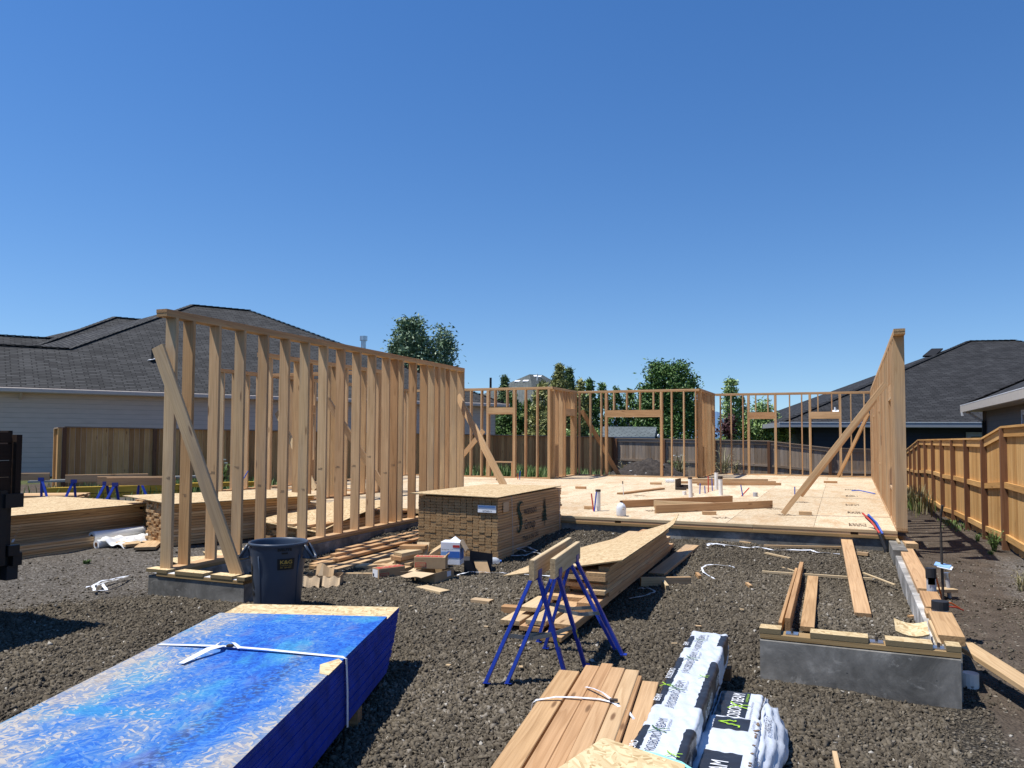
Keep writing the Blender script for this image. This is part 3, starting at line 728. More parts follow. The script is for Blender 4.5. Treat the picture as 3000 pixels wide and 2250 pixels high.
# stamps printed on the panels nearest the right wall
def stamp(x, y, w, h, rz=0.):
    mb = MB(); d = Vector((math.cos(rz), math.sin(rz), 0)); e = Vector((-d.y, d.x, 0)); c = Vector((x, y, FZ + .0022))
    rows = 5
    for r in range(rows):
        xx = -w / 2
        while xx < w / 2 - .02:
            l = R.uniform(.015, .05); l = min(l, w / 2 - xx)
            yy = -h / 2 + h * (r + .25) / rows; hh = h / rows * .5
            if R.random() < .8:
                p = [c + d * xx + e * yy, c + d * (xx + l) + e * yy, c + d * (xx + l) + e * (yy + hh), c + d * xx + e * (yy + hh)]
                mb.poly(p, d, e)
            xx += l + R.uniform(.008, .02)
    for sx in (-1, 1):
        p = [c + d * (sx * w / 2) + e * (-h / 2), c + d * (sx * w / 2 + .012) + e * (-h / 2), c + d * (sx * w / 2 + .012) + e * (h / 2), c + d * (sx * w / 2) + e * (h / 2)]
        mb.poly(p, d, e)
    mb.build('grade_stamp', M['ink_brown'], plat)
for (x, y) in ((.22, 12.55), (.22, 14.55), (.2, 16.2), (.22, 18.6), (.22, 20.8), (-.72, 16.4), (-.85, 13.6), (-2.0, 15.2), (-3.0, 13.4), (-1.75, 12.7), (-4.0, 16.6), (-1.1, 14.7)):
    stamp(x, y, .22, .42 if x > 0 else .3, 0. if x > -.2 else .5)
# rim boards and sill along the front edge
def layers(x0, x1, y, tag_=1):
    x = x0
    while x < x1 - .05:
        l = min(R.uniform(2.2, 3.4), x1 - x)
        MB().beam((x, y, .442), (x + l - .004, y, .442), .05, .036).build('rim_board', M['fir_pale'], plat); x += l
    x = x0
    while x < x1 - .05:
        l = min(R.uniform(1.4, 2.2), x1 - x)
        MB().beam((x, y + .006, .404), (x + l - (.10 if R.random() < .6 else .004), y + .006, .404), .05, .036).build('rim_board', M['fir'], plat); x += l
    MB().beam((x0, y + .05, .404), (x1, y + .05, .404), .03, .036).build('rim_board', M['post'], plat)
    MB().beam((x0, y + .012, .366), (x1, y + .012, .366), .10, .036).build('sill_board', M['fir_treated'], plat)
layers(-6.45, .72, 11.965); layers(-9.7, -8.3, 10.96)
MB().beam((-8.27, 10.99, .42), (-8.27, 12.0, .42), .04, .08).build('rim_board', M['fir_pale'], plat)
MB().beam((-8.3, 11.975, .42), (-6.7, 11.975, .42), .04, .08).build('rim_board', M['fir_pale'], plat)

# --- concrete stem walls
def conc(parent, p0, p1, w, z0, z1, name='stem_wall', mat='concrete'):
    zc = (z0 + z1) / 2
    mb = MB(); mb.beam((p0[0], p0[1], zc), (p1[0], p1[1], zc), w, z1 - z0, (0, 0, 1), .5, .006)
    return mb.build(name, M[mat], parent)
fd = thing('foundation', 'low concrete stem wall under the front edge of the floor deck', 'foundation', (-3., 12.05, 0.))
conc(fd, (-6.43, 12.03), (.60, 12.03), .15, -.1, .347)
conc(fd, (-9.7, 11.03), (-8.3, 11.03), .15, -.1, .347)
fr = thing('garage_foundation', 'concrete corner foundation at right with wooden sill blocks along its top', 'foundation', (.6, 6.1, -.3))
conc(fr, (-.56, 6.115), (.73, 6.115), .17, -.45, .262)
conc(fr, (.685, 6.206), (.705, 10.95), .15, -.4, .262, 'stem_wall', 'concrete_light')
conc(fr, (.69, 10.96), (.69, 12.1), .17, -.2, .33, 'stem_wall')
MB().beam((-.56, 6.105, .287), (.735, 6.105, .287), .138, .038, bev=.003, tone=.3).build('sill_board', M['fir_treated'], fr)
for x0, x1, m in ((-.585, -.435, 'osb_pale'), (-.24, .17, 'osb_pale'), (.33, .80, 'osb_pale')) [:0]: pass
for x0, x1 in ((-.565, -.415), (-.215, .165), (.275, .565), (.645, .735)):
    MB().slab([(x0, 6.035, .345), (x1, 6.035, .345), (x1, 6.17, .345), (x0, 6.17, .345)], .037, (1, 0, 0), R.random()).build('packer_block', M['osb_pale'], fr)
for x in (-.34, .22, .605):
    MB().box((x, 6.10, .3115), (.085, .085, .008)).build('anchor_washer', M['metal'], fr)
    MB().tube([(x, 6.10, .30), (x, 6.10, .345)], .009, 8).build('anchor_bolt', M['rebar'], fr)
MB().beam((.63, 6.25, .285), (.635, 7.0, .285), .02, .045).build('form_board', M['fir_pale'], fr)
fl = thing('garage_foundation', 'concrete foundation at left carrying the garage stud wall and sill blocks', 'foundation', (-6.2, 6.2, -.2))
conc(fl, (-6.74, 6.20), (-5.46, 6.20), .17, -.3, .262)
conc(fl, (-6.585, 6.287), (-6.835, 13.6), .17, -.3, .262)
MB().beam((-6.62, 6.175, .281), (-5.46, 6.175, .281), .14, .036, bev=.003).build('sill_board', M['fir_treated'], fl)
MB().beam((-6.585, 6.25, .2805), (-6.835, 13.6, .2805), .138, .036, bev=.003).build('sill_board', M['fir_treated'], fl)
for x0, x1 in ((-6.76, -6.47), (-6.36, -5.98), (-5.88, -5.60), (-5.54, -5.44)):
    MB().slab([(x0, 6.10, .336), (x1, 6.10, .336), (x1, 6.24, .336), (x0, 6.24, .336)], .036, (1, 0, 0), R.random()).build('packer_block', M['osb_pale'], fl)
for x in (-6.42, -5.93, -5.57):
    MB().slab([(x - .06, 6.11, .304), (x + .06, 6.11, .304), (x + .06, 6.2, .304), (x - .06, 6.2, .304)], .004).build('anchor_washer', M['white'], fl)
# ================================================================ loose things on the site
BW, BT = .089, .038
GRAV = .02
def board(name, label, p0, p1, w, t, mat, cat='board', group=None, up=(0, 0, 1), bev=.003, tone=None):
    return tag(MB().beam(p0, p1, w, t, up, tone, bev).build(name, M[mat]), label, cat, group, 'thing')

# --- blue sealed sheet stack in front
o_ = Vector((-3.675, 5.0, 0)); d_ = Vector((.318, -.948, 0)).normalized(); e_ = Vector((d_.y * -1, d_.x, 0))
bs = thing('sheet_stack', 'long stack of strand board sheets with worn bright blue top and navy blue sides', 'sheet stack', (-3.2, 3.6, 0.))
def bp(u, v, z): p = o_ + d_ * u + e_ * (.6 - v); return Vector((p.x, p.y, z))
NS = 20; zt_, zb_ = .470, .115
th_ = (zt_ - zb_) / NS
for k in range(NS):
    zz = zt_ - k * th_; f = k / (NS - 1)
    u0 = .45 if k == 0 else (.06 + .50 * f ** 1.25 + R.uniform(-.008, .008)); u1 = 3.62 + R.uniform(-.01, .01)
    v0 = R.uniform(-.004, .004) - .03 * f; v1 = 1.22 + v0
    pts = [bp(u0, v0, zz), bp(u0, v1, zz), bp(u1, v1, zz), bp(u1, v0, zz)]
    mb = MB(); t = th_ * .999
    mb.face(pts, [(0, v0), (0, v1), (u1 - u0, v1), (u1 - u0, v0)], .5)
    s_ = mb.build('sheet', M['blue_top'] if k == 0 else (M['osb_pale'] if k == 1 else M['blue_edge']), bs)
    mb = MB(); lo = [p - Vector((0, 0, t)) for p in pts]
    for a in range(4):
        b2 = (a + 1) % 4; mb.poly([pts[a], lo[a], lo[b2], pts[b2]], None, None, .5)
    mb.poly(lo[::-1])
    mb.build('edge_coat', M['blue_edge'], s_, local=True) if False else None
    me2 = mb.build('edge_coat', M['blue_edge'], bs)
    me2.parent = s_; 
# chipped corner of bare wood at the strap
MB().slab([bp(1.55, -.006, .4715), bp(1.50, .03, .4715), bp(1.62, .10, .4715), bp(1.78, .05, .4715), bp(1.80, -.006, .4715)], .004).build('chipped_edge', M['osb_pale'], bs)
zs = .4735
strap_path = [bp(1.28, 1.23, .30), bp(1.30, 1.224, .46), bp(1.31, 1.2, zs), bp(1.33, 1.0, zs + .006), bp(1.36, .76, zs + .014), bp(1.40, .5, zs + .012), bp(1.44, .25, zs + .006), bp(1.47, .02, zs), bp(1.475, -.008, .465), bp(1.52, -.03, .30), bp(1.56, -.045, .11)]
nrm = [e_ * -1, e_ * -1] + [Vector((0, 0, 1))] * 6 + [e_] * 3
nrm = [(-e_) if i < 2 else (Vector((0, 0, 1)) if i < 8 else e_) for i in range(11)]
MB().ribbon(strap_path, .032, nrm).build('strap', M['white_strap'], bs)
MB().ribbon([bp(1.36, .78, zs + .012), bp(1.42, .77, zs + .03), bp(1.50, .80, zs + .034), bp(1.60, .84, zs + .016), bp(1.70, .86, zs + .008)], .034, [(0, 0, 1), (.2, .1, 1), (.3, 0, 1), (.2, .2, 1), (0, 0, 1)]).build('strap_tail', M['white_strap'], bs)
MB().ribbon([bp(1.36, .84, zs + .004), bp(1.33, .80, zs + .03), bp(1.35, .72, zs + .035), bp(1.39, .66, zs + .012)], .03, [(0, 0, 1), (-.4, .2, 1), (.2, .3, 1), (0, 0, 1)]).build('strap_tail', M['white_strap'], bs)
MB().box(bp(1.37, .73, zs + .02), (.035, .03, .012), rz=.3).build('strap_buckle', M['rebar'], bs)
for u in (1.25, 2.9):
    MB().beam(bp(u, -.03, .06), bp(u, 1.2, .06), .09, .1).build('bearer', M['fir'], bs)

# --- strapped bundle of planks at the bottom
lb = thing('plank_bundle', 'bundle of reddish fir planks tied with white strap in the foreground', 'lumber bundle', (-1.3, 4., 0.))
ld = Vector((.135, -1, 0)).normalized()
rows = [(-1.600, 4.74, .132, .245), (-1.483, 4.86, .090, .258), (-1.405, 4.93, .076, .262), (-1.318, 4.87, .088, .262), (-1.222, 4.86, .088, .262)]
for (x, y, w, z) in rows:
    a = Vector((x + .0, y, z)); MB().beam(a, a + ld * 2.5, w, .038, (0, 0, 1), R.random(), .004).build('plank', M[R.choice(['fir_red', 'fir'])], lb)
MB().beam((-1.158, 4.78, .225), Vector((-1.158, 4.78, .225)) + ld * 2.4, .03, .1, (0, 0, 1), .9, .003).build('plank', M['fir_red'], lb)
a = Vector((-1.085, 4.76, .235)); MB().beam(a, a + ld * 2.5, .10, .04, (0, 0, 1), .3, .004).build('plank', M['fir'], lb)
for lay, z in enumerate((.205, .166, .127)):
    for k in range(6):
        x = -1.61 + k * .098 + R.uniform(-.006, .006); y = 4.72 + R.uniform(-.03, .12) + (.1 if k in (2, 3) else 0)
        a = Vector((x, y, z)); MB().beam(a, a + ld * 2.5, .09, .037, (0, 0, 1), None, .003).build('plank', M['fir_red'] if k > 2 else M['fir'], lb)
for y in (4.2, 3.0):
    MB().beam((-1.6, y, .055), (-.95, y, .055), .09, .1).build('bearer', M['fir_old'], lb)
def lz(x): return .285 if x > -1.46 else .27
MB().ribbon([(-1.62, 4.10, .14), (-1.605, 4.12, .255), (-1.59, 4.13, .268), (-1.49, 4.18, .284), (-1.38, 4.20, .290), (-1.25, 4.22, .292), (-1.17, 4.21, .288), (-1.06, 4.14, .27), (-1.025, 4.10, .258), (-1.015, 4.07, .22), (-1.02, 4.05, .14)], .02, [(-1, 0, .2), (-1, 0, .4)] + [(0, 0, 1)] * 6 + [(.6, 0, 1), (1, 0, .2), (1, 0, 0)]).build('strap', M['white_strap'], lb)
MB().ribbon([(-1.17, 4.215, .296), (-1.25, 4.28, .312), (-1.32, 4.34, .306), (-1.38, 4.39, .292)], .017, [(0, 0, 1), (.2, .3, 1), (0, .3, 1), (0, 0, 1)]).build('strap_tail', M['white_strap'], lb)
MB().ribbon([(-1.02, 4.09, .25), (-.99, 4.05, .235), (-.985, 3.98, .22), (-1.0, 3.90, .232)], .012, [(1, 0, .6)] * 4).build('strap_tail', M['white_strap'], lb)
MB().box((-1.165, 4.215, .299), (.045, .028, .01), rz=.3).build('strap_buckle', M['rebar'], lb)

# --- wrapped beams
class Wrap:
    """rounded bundle wrapped in printed sheet, axis from y1 (far) to y0 (near)"""
    def __init__(s, cx0, y1, cx1, y0, w, z0, z1, seed, amp=.004, rad=.018):
        s.c1 = Vector((cx0, y1, 0)); s.c0 = Vector((cx1, y0, 0)); s.d = (s.c0 - s.c1).normalized(); s.L = (s.c0 - s.c1).length
        s.n = Vector((-s.d.y, s.d.x, 0))   # points to +x when d is towards the camera
        s.w, s.z0, s.z1, s.seed, s.amp = w, z0, z1, seed, amp
        pr = []; r = rad; hw = w / 2
        for (cx, cz, a0) in ((hw - r, z1 - r, 0), (-hw + r, z1 - r, 90), (-hw + r, z0 + r, 180), (hw - r, z0 + r, 270)):
            for k in range(4):
                a = math.radians(a0 + k * 30); pr.append((cx + r * math.cos(a), cz + r * math.sin(a)))
        pr = pr[-1:] + pr[:-1]
        s.pr = pr; acc = [0.]
        for i in range(len(pr)):
            j = (i + 1) % len(pr); acc.append(acc[-1] + math.dist(pr[i], pr[j]))
        s.acc = acc; s.P = acc[-1]
    def prof(s, t):
        t = t % s.P
        for i in range(len(s.pr)):
            if t <= s.acc[i + 1]:
                f = (t - s.acc[i]) / max(1e-6, s.acc[i + 1] - s.acc[i]); a, b = s.pr[i], s.pr[(i + 1) % len(s.pr)]
                return a[0] + (b[0] - a[0]) * f, a[1] + (b[1] - a[1]) * f
        return s.pr[0]
    def pt(s, t, l, off=0.):
        x, z = s.prof(t); e = 1e-3
        x1, z1 = s.prof(t - e); x2, z2 = s.prof(t + e); n = Vector((z2 - z1, -(x2 - x1))); n.normalize()
        ws = s.seed
        wr = math.sin(l * 23 + t * 31 + ws) * math.sin(l * 9 - t * 47 + 2 * ws) + .7 * math.sin(l * 51 + t * 83 + 3 * ws) * math.sin(t * 29 + ws) + .5 * math.sin(l * 90 - t * 60) * math.sin(l * 5 + ws)
        o = off + s.amp * wr
        x += n.x * o; z += n.y * o
        return s.c1 + s.d * l + s.n * x + Vector((0, 0, z))
    def patch(s, t0, t1, l0, l1, off, du=.012, dl=.02, jag=0.):
        mb = MB(); nt = max(2, int((t1 - t0) / du)); nl = max(2, int((l1 - l0) / dl))
        jg = [R.uniform(-jag, jag) for _ in range(nl + 1)]
        G = [[s.pt(t0 + (t1 - t0) * i / nt + (jg[j] if i in (0, nt) else 0), l0 + (l1 - l0) * j / nl, off) for j in range(nl + 1)] for i in range(nt + 1)]
        for i in range(nt):
            for j in range(nl):
                mb.face([G[i][j], G[i + 1][j], G[i + 1][j + 1], G[i][j + 1]], [(0, 0)] * 4)
        return mb
    def caps(s, mb):
        n = 40
        for l in (0., s.L):
            ring = [s.pt(s.P * k / n, l) for k in range(n)]; mb.face(ring, [(0, 0)] * n)
        return mb
    def t_of_top(s, x):
        """profile parameter on the top face at lateral x (+x right)"""
        best = min(range(400), key=lambda k: (abs(s.prof(s.P * k / 400)[0] - x) + 50 * max(0, (s.z1 - .001) - s.prof(s.P * k / 400)[1])))
        return s.P * best / 400
M['wrap'] = m_plain('white_lumber_wrap', (.58, .61, .66), .34, spec=.5, var=.06, scale=5., bumpd=.006, bscale=22.)
def wtext(root, wr, body, x, l0, h, mat, sx=1., off=.007, bold=0.):
    """letters on top of a wrap, reading away from the camera, letter tops to the left"""
    p = wr.c1 + wr.d * l0 + wr.n * x + Vector((0, 0, wr.z1))
    return text(root, body, p, -wr.d, -wr.n, h, mat, 'lettering', sx, off, bold=bold)
def tree_mark(root, wr, x, l, h, mat):
    """little two-peak outline in front of the words"""
    mb = MB(); P = lambda a, b: wr.c1 + wr.d * (l - a) + wr.n * (x - b) + Vector((0, 0, wr.z1 + .0072))
    def line(a, b, w=.1 * h):
        A, B = P(*a), P(*b); dd = (B - A).normalized(); nn = dd.cross(Vector((0, 0, 1))) * w / 2
        mb.face([A - nn, B - nn, B + nn, A + nn], [(0, 0)] * 4)
    pts = [(0, 0), (h * .28, 0), (h * .28, h * .3), (h * .42, h * .3), (h * .3, h * .62), (h * .45, h * .62), (h * .62, h * 1.12), (h * .8, h * .62), (h * .95, h * .62), (h * .8, h * .25), (h * 1.0, h * .25)]
    for a, b in zip(pts, pts[1:]): line(a, b)
    mb.build('logo', mat, root)
def xmark(root, wr, x, l, h, mat):
    mb = MB(); P = lambda a, b: wr.c1 + wr.d * (l - a) + wr.n * (x - b) + Vector((0, 0, wr.z1 + .0076))
    def arc(pts, w):
        for (a, b), (c, dd) in zip(pts, pts[1:]):
            A, B = P(a, b), P(c, dd); d2 = (B - A).normalized(); nn = d2.cross(Vector((0, 0, 1))) * w / 2
            mb.face([A - nn, B - nn, B + nn, A + nn], [(0, 0)] * 4)
    arc([(-.1 * h, -.5 * h), (.25 * h, .2 * h), (.75 * h, .8 * h), (1.3 * h, 1.25 * h), (1.6 * h, 1.35 * h)], .2 * h)
    arc([(-.5 * h, 1.5 * h), (.2 * h, 1.05 * h), (.6 * h, .5 * h), (.95 * h, -.15 * h), (1.05 * h, -.7 * h)], .16 * h)
    mb.build('logo', mat, root)

w1 = Wrap(-.905, 5.92, -.755, 2.9, .262, .10, .300, 1.3)
r1 = thing('wrapped_beam_bundle', 'taller long bundle of beams in white wrap with black blocks along both top edges', 'wrapped beams', (-.83, 4.4, .1))
mb = w1.patch(0, w1.P, 0, w1.L, 0.); w1.caps(mb); mb.build('wrap', M['wrap'], r1, smooth=True)
tR = w1.t_of_top(.115); tL = w1.t_of_top(-.115)
sgn = 1 if w1.prof(tR + .01)[0] < w1.prof(tR)[0] else -1
for l0, l1 in ((.16, .46), (.72, 1.66), (2.0, 2.46)):
    a, b = sorted((tL - sgn * .026, tL + sgn * .20)); w1_ = w1.patch(a, b, l0, l1, .0022, jag=.004).build('printed_block', M['wrap_dark'], r1, smooth=True)
for l0, l1 in ((.05, .36), (.76, 1.66), (1.98, 2.62)):
    a, b = sorted((tR + sgn * .030, tR - sgn * .15)); w1.patch(a, b, l0, l1, .0022, jag=.004).build('printed_block', M['wrap_dark'], r1, smooth=True)
for l in (.56, 1.07, 1.72, 2.38):
    s_ = 1.0 + .1 * (l > 1)
    tree_mark(r1, w1, -.018, l, .04 * s_, M['grey_print'])
    wtext(r1, w1, 'ROSBORO', -.018, l - .058, .043 * s_, M['grey_print'], .80)
    xmark(r1, w1, -.018, l - .058 - .225 * s_, .040 * s_, M['olive_print'])
    wtext(r1, w1, 'BEAM', -.018, l - .058 - .275 * s_, .043 * s_, M['grey_print'], .80)
    wtext(r1, w1, 'CUSTOM GLULAM', .006, l - .058 - .27 * s_, .012, M['grey_print'], 1.)
def side_text(root, wr, body, l0, zc, h, mat, right=True, sx=.9):
    n = wr.n if right else -wr.n
    p = wr.c1 + wr.d * l0 + n * (wr.w / 2) + Vector((0, 0, zc))
    xd = -wr.d if right else wr.d
    return text(root, body, p, xd, (0, 0, 1), h, mat, 'lettering', sx, .011)
side_text(r1, w1, 'ROSBORO', 1.62, .215, .062, M['white_print'])
side_text(r1, w1, 'X BEAM', 1.05, .215, .062, M['white_print'])
side_text(r1, w1, 'X BEAM', 2.5, .215, .062, M['white_print'])
def edge_text(root, wr, body, x, l0, h, mat, sx=.9):
    return wtext(root, wr, body, x, l0, h, mat, sx, .009)
edge_text(r1, w1, 'BEAM', -.103, 1.64, .036, M['white_print']); edge_text(r1, w1, 'ROSBORO', -.103, 1.22, .036, M['white_print'])
edge_text(r1, w1, 'ROSBORO', -.103, 2.44, .036, M['white_print']); edge_text(r1, w1, 'EAM', -.103, .44, .036, M['white_print'])
xmark(r1, w1, -.09, 1.36, .035, M['lime']); xmark(r1, w1, .088, 1.12, .03, M['lime']); xmark(r1, w1, .088, 2.35, .035, M['lime'])
# crumpled end of the wrap
mb = MB()
for k in range(7):
    a = Vector((-.905 + R.uniform(-.03, .13), 5.93, R.uniform(.14, .29))); b = a + Vector((R.uniform(-.02, .05), R.uniform(.02, .06), R.uniform(-.03, .02))); c = a + Vector((R.uniform(.03, .06), R.uniform(0, .03), R.uniform(-.06, .0)))
    mb.face([a, b, c], [(0, 0)] * 3); mb.face([c, b, a], [(0, 0)] * 3)
mb.build('torn_wrap', M['wrap_dark'], r1)
MB().ribbon([w1.pt(tL + sgn * .2, 2.33, .006), w1.pt(tL + sgn * .04, 2.33, .006), w1.pt(tL - sgn * .02, 2.34, .006), w1.pt(w1.t_of_top(0), 2.37, .012), w1.pt(tR, 2.40, .007)] + [Vector((-.60, 3.50, .285)), Vector((-.50, 3.46, .245)), Vector((-.42, 3.42, .21))], .02, [(-1, 0, .1), (-1, 0, .6)] + [(0, 0, 1)] * 6).build('strap', M['teal_strap'], r1)
for l in (.12, 1.4, 2.6):
    c = w1.c1 + w1.d * l; MB().beam((c.x - .2, c.y, .055), (c.x + .16, c.y, .055), .085, .085).build('bearer', M['post'], r1)

w2 = Wrap(-.585, 5.10, -.57, 4.55, .26, .0, .150, 4.1, .003)
r2 = thing('wrapped_beam_bundle', 'short low white wrapped bundle with big black label, farther of the two low ones', 'wrapped beams', (-.57, 4.8, 0.))
mb = w2.patch(0, w2.P, 0, w2.L, 0.); w2.caps(mb); mb.build('wrap', M['wrap'], r2, smooth=True)
tA, tB = sorted((w2.t_of_top(-.125), w2.t_of_top(.055))); w2.patch(tA, tB, .0, .55, .002).build('printed_block', M['wrap_dark'], r2, smooth=True)
wtext(r2, w2, 'ROSBORO', .025, .52, .075, M['white_print'], .62, bold=.0); wtext(r2, w2, 'BEAM', .025, .20, .075, M['white_print'], .62)
xmark(r2, w2, .03, .30, .055, M['lime']); wtext(r2, w2, 'CUSTOM GLULAM', .05, .19, .014, M['lime'])
wtext(r2, w2, 'Cover may not stop drying shrinkage   MADE IN THE USA', .085, .52, .013, M['grey_print'], .8)
w3 = Wrap(-.56, 4.545, -.515, 2.9, .285, .0, .185, 2.2, .003)
r3 = thing('wrapped_beam_bundle', 'near low white wrapped bundle with tree logo label and scuffed right edge', 'wrapped beams', (-.54, 3.8, 0.))
mb = w3.patch(0, w3.P, 0, w3.L, 0.); w3.caps(mb); mb.build('wrap', M['wrap'], r3, smooth=True)
a, b = sorted((w3.t_of_top(-.10), w3.t_of_top(.085))); w3.patch(a, b, .02, .20, .002).build('printed_block', M['wrap_dark'], r3, smooth=True)
w3.patch(a, b, .52, 1.05, .002).build('printed_block', M['wrap_dark'], r3, smooth=True)
tree_mark(r3, w3, .035, .17, .10, M['lime'])
wtext(r3, w3, 'BEAM', .03, .86, .085, M['white_print'], .75); wtext(r3, w3, 'GLULAM', .06, .80, .016, M['lime'])
wtext(r3, w3, 'CAUTION  Check', .115, .17, .016, M['grey_print'], .8); wtext(r3, w3, '(541) 746-8411', .118, .86, .016, M['grey_print'], .8)
for k in range(9):
    l = R.uniform(.02, .7); p = w3.pt(w3.t_of_top(.132 + R.uniform(-.004, .006)), l, .003)
    MB().box(p, (R.uniform(.006, .016), R.uniform(.01, .035), .003), rz=R.uniform(0, 3)).build('scuff', M['ink_brown'], r3)
# loose baggy wrap on the right of the low bundles
mb = MB()
def bag(a, b):
    l = a; y = 5.05 - 1.75 * l
    bul = .10 * math.sin(math.pi * min(1, l * 1.5 + .12)) ** .7 + .01
    x = -.445 + (.015 + bul) * (1 - math.cos(b * math.pi)) / 2 * 1.15 + .06 * l
    z = .135 * (1 - b ** 1.7) + .02 + .04 * math.sin(math.pi * b) * bul / .13
    wv = .004 * math.sin(l * 37 + b * 9) + .005 * math.sin(l * 19 - b * 23 + 1) + .004 * math.sin(l * 83 + b * 31) * math.sin(b * 9)
    return Vector((x + wv, y + wv, z + wv * .8 - (.07 * b if l < .05 else 0)))
mb.sheet(bag, 46, 14, .003, 1.75, .3).build('loose_wrap', M['wrap'], r3, smooth=True)
for l, tx in ((.36, 'ROSBORO'), (.62, 'BEAM')):
    p = bag(l, .45) + Vector((.004, 0, .012)); text(r3, tx, p, (-.03, 1, 0), (-.75, 0, .66), .042, M['grey_print'], 'lettering', .8, .012)
text(r3, 'ROSBORO', bag(.9, .3) + Vector((0, 0, .01)), (-.06, 1, 0), (-.7, 0, .7), .04, M['grey_print'], 'lettering', .8, .014)

# strand board scrap lying over the bundles at the frame edge
tag(MB().slab([(-1.03, 3.55, .352), (-1.12, 3.05, .362), (-.58, 3.02, .322), (-.64, 3.47, .322)], .018, (1, 0, 0), .55).build('board_scrap', M['osb_pale']), 'strand board offcut lying across the plank and wrapped bundles', 'offcut', None, 'thing')

# --- studs pack with printed side
sw = thing('stud_pack', 'tall square pack of studs with dark green printed lettering and strand board lid', 'lumber pack', (-4.75, 10.6, .08))
X1, Y0p, Z0p = -4.15, 9.36, .085; rw = .0380; cw = .0918
rest = MB(); npart = 0
for c in range(13):
    for r in range(22):
        x = X1 - cw * (c + .5) + R.uniform(-.004, .004); z = Z0p + rw * (r + .5); y = Y0p + R.uniform(-.004, .004); y2 = 11.86 + R.uniform(-.02, .05) + (.0 if r > 3 else -.02)
        if c == 0: x += R.uniform(-.008, .006) + .004 * math.sin(r)
        if c < 4 or (c == 4 and r >= 10):
            MB().beam((x, y, z), (x, y2, z), .0868, .0345, (0, 0, 1), R.uniform(.3, .7), .006).build('stud', M['fir_stack'], sw); npart += 1
        else: rest.beam((x, y, z), (x, y2, z), .0868, .0345, (0, 0, 1), R.uniform(.3, .7), .006)
o = rest.build('stud', M['fir_stack'], sw); o['kind'] = 'stuff'
ztop = Z0p + rw * 22
MB().sheet(lambda a, b: (-5.44 + 1.31 * a + .0, Y0p - .06 + 2.52 * b, ztop + .022 + .018 * (1 - a) * (1 - b) + .01 * a * b), 6, 8, .011, 1.22, 2.44).build('lid_panel', M['osb'], sw)
for y in (9.80, 11.73):
    MB().ribbon([(-5.36, y, Z0p), (-5.36, y, ztop), (-5.33, y, ztop + .004), (X1 - .02, y, ztop + .004), (X1 + .014, y, ztop - .01), (X1 + .016, y + .03, .5), (X1 + .016, y + .05, Z0p)], .016, [(-1, 0, 0)] * 2 + [(0, 0, 1)] * 2 + [(1, 0, 0)] * 3).build('strap', M['grey_strap'], sw)
for y in (9.7, 11.5): MB().beam((-5.3, y, .045), (-4.2, y, .045), .085, .08).build('bearer', M['fir_old'], sw)
XS = X1 + .013
def stx(body, y, z, h, mat, sx=1., bold=0., name='lettering'): return text(sw, body, (XS, y, z), (0, 1, 0), (0, 0, 1), h, mat, name, sx, .003, bold=bold)
# big S as a swelling stroke
mb = MB(); ys, zs0, Sw, Sh = 9.98, .40, .25, .42
cv = [(.93, .86, .03), (.88, .97, .05), (.70, 1.0, .09), (.45, .97, .17), (.28, .86, .26), (.28, .72, .32), (.42, .60, .36), (.60, .50, .38), (.70, .38, .36), (.68, .22, .30), (.52, .08, .2), (.30, .02, .12), (.12, .05, .08), (.05, .16, .05), (.04, .28, .03)]
for (a, b, w), (a2, b2, w2_) in zip(cv, cv[1:]):
    A = Vector((XS + .003, ys + a * Sw, zs0 + b * Sh)); B = Vector((XS + .003, ys + a2 * Sw, zs0 + b2 * Sh)); dd = (B - A).normalized(); nn = Vector((1, 0, 0)).cross(dd)
    mb.face([A - nn * w * Sw / 2, B - nn * w2_ * Sw / 2, B + nn * w2_ * Sw / 2, A + nn * w * Sw / 2], [(0, 0)] * 4)
mb.build('lettering', M['green_ink'], sw)
stx('wanson', 10.25, .63, .125, M['ink'], .92); stx('Group', 10.26, .42, .145, M['ink'], .80); stx('Made in the USA', 10.21, .27, .075, M['ink'], .86)
mb = MB(); yc = 11.09
for k in range(5):
    z0_ = .47 + k * .062; wd = .11 * (1 - k / 5.4)
    mb.face([(XS + .003, yc - wd, z0_), (XS + .003, yc + wd, z0_), (XS + .003, yc + .012, z0_ + .09), (XS + .003, yc - .012, z0_ + .09)], [(0, 0)] * 4)
mb.face([(XS + .003, yc - .012, .40), (XS + .003, yc + .012, .40), (XS + .003, yc + .008, .5), (XS + .003, yc - .008, .5)], [(0, 0)] * 4)
mb.face([(XS + .003, yc - .03, .74), (XS + .003, yc + .03, .74), (XS + .003, yc, .80)], [(0, 0)] * 3)
mb.build('printed_tree', M['green_ink'], sw)
MB().slab([(XS + .002, 9.51, .73), (XS + .002, 9.70, .73), (XS + .002, 9.70, .86), (XS + .002, 9.51, .86)], .002).build('paper_tag', M['card_light'], sw)
o = MB().slab([(-4.43, 9.338, .735), (-4.165, 9.338, .735), (-4.165, 9.338, .83), (-4.43, 9.338, .83)], .002).build('paper_label', M['white_print'], sw)
text(sw, '6075481-9', (-4.36, 9.337, .745), (1, 0, 0), (0, 0, 1), .022, M['ink'], 'lettering', 1., .001)
MB().slab([(-4.42, 9.3365, .80), (-4.18, 9.3365, .80), (-4.18, 9.3365, .822), (-4.42, 9.3365, .822)], .001).build('label_band', M['pale_blue_print'], sw)

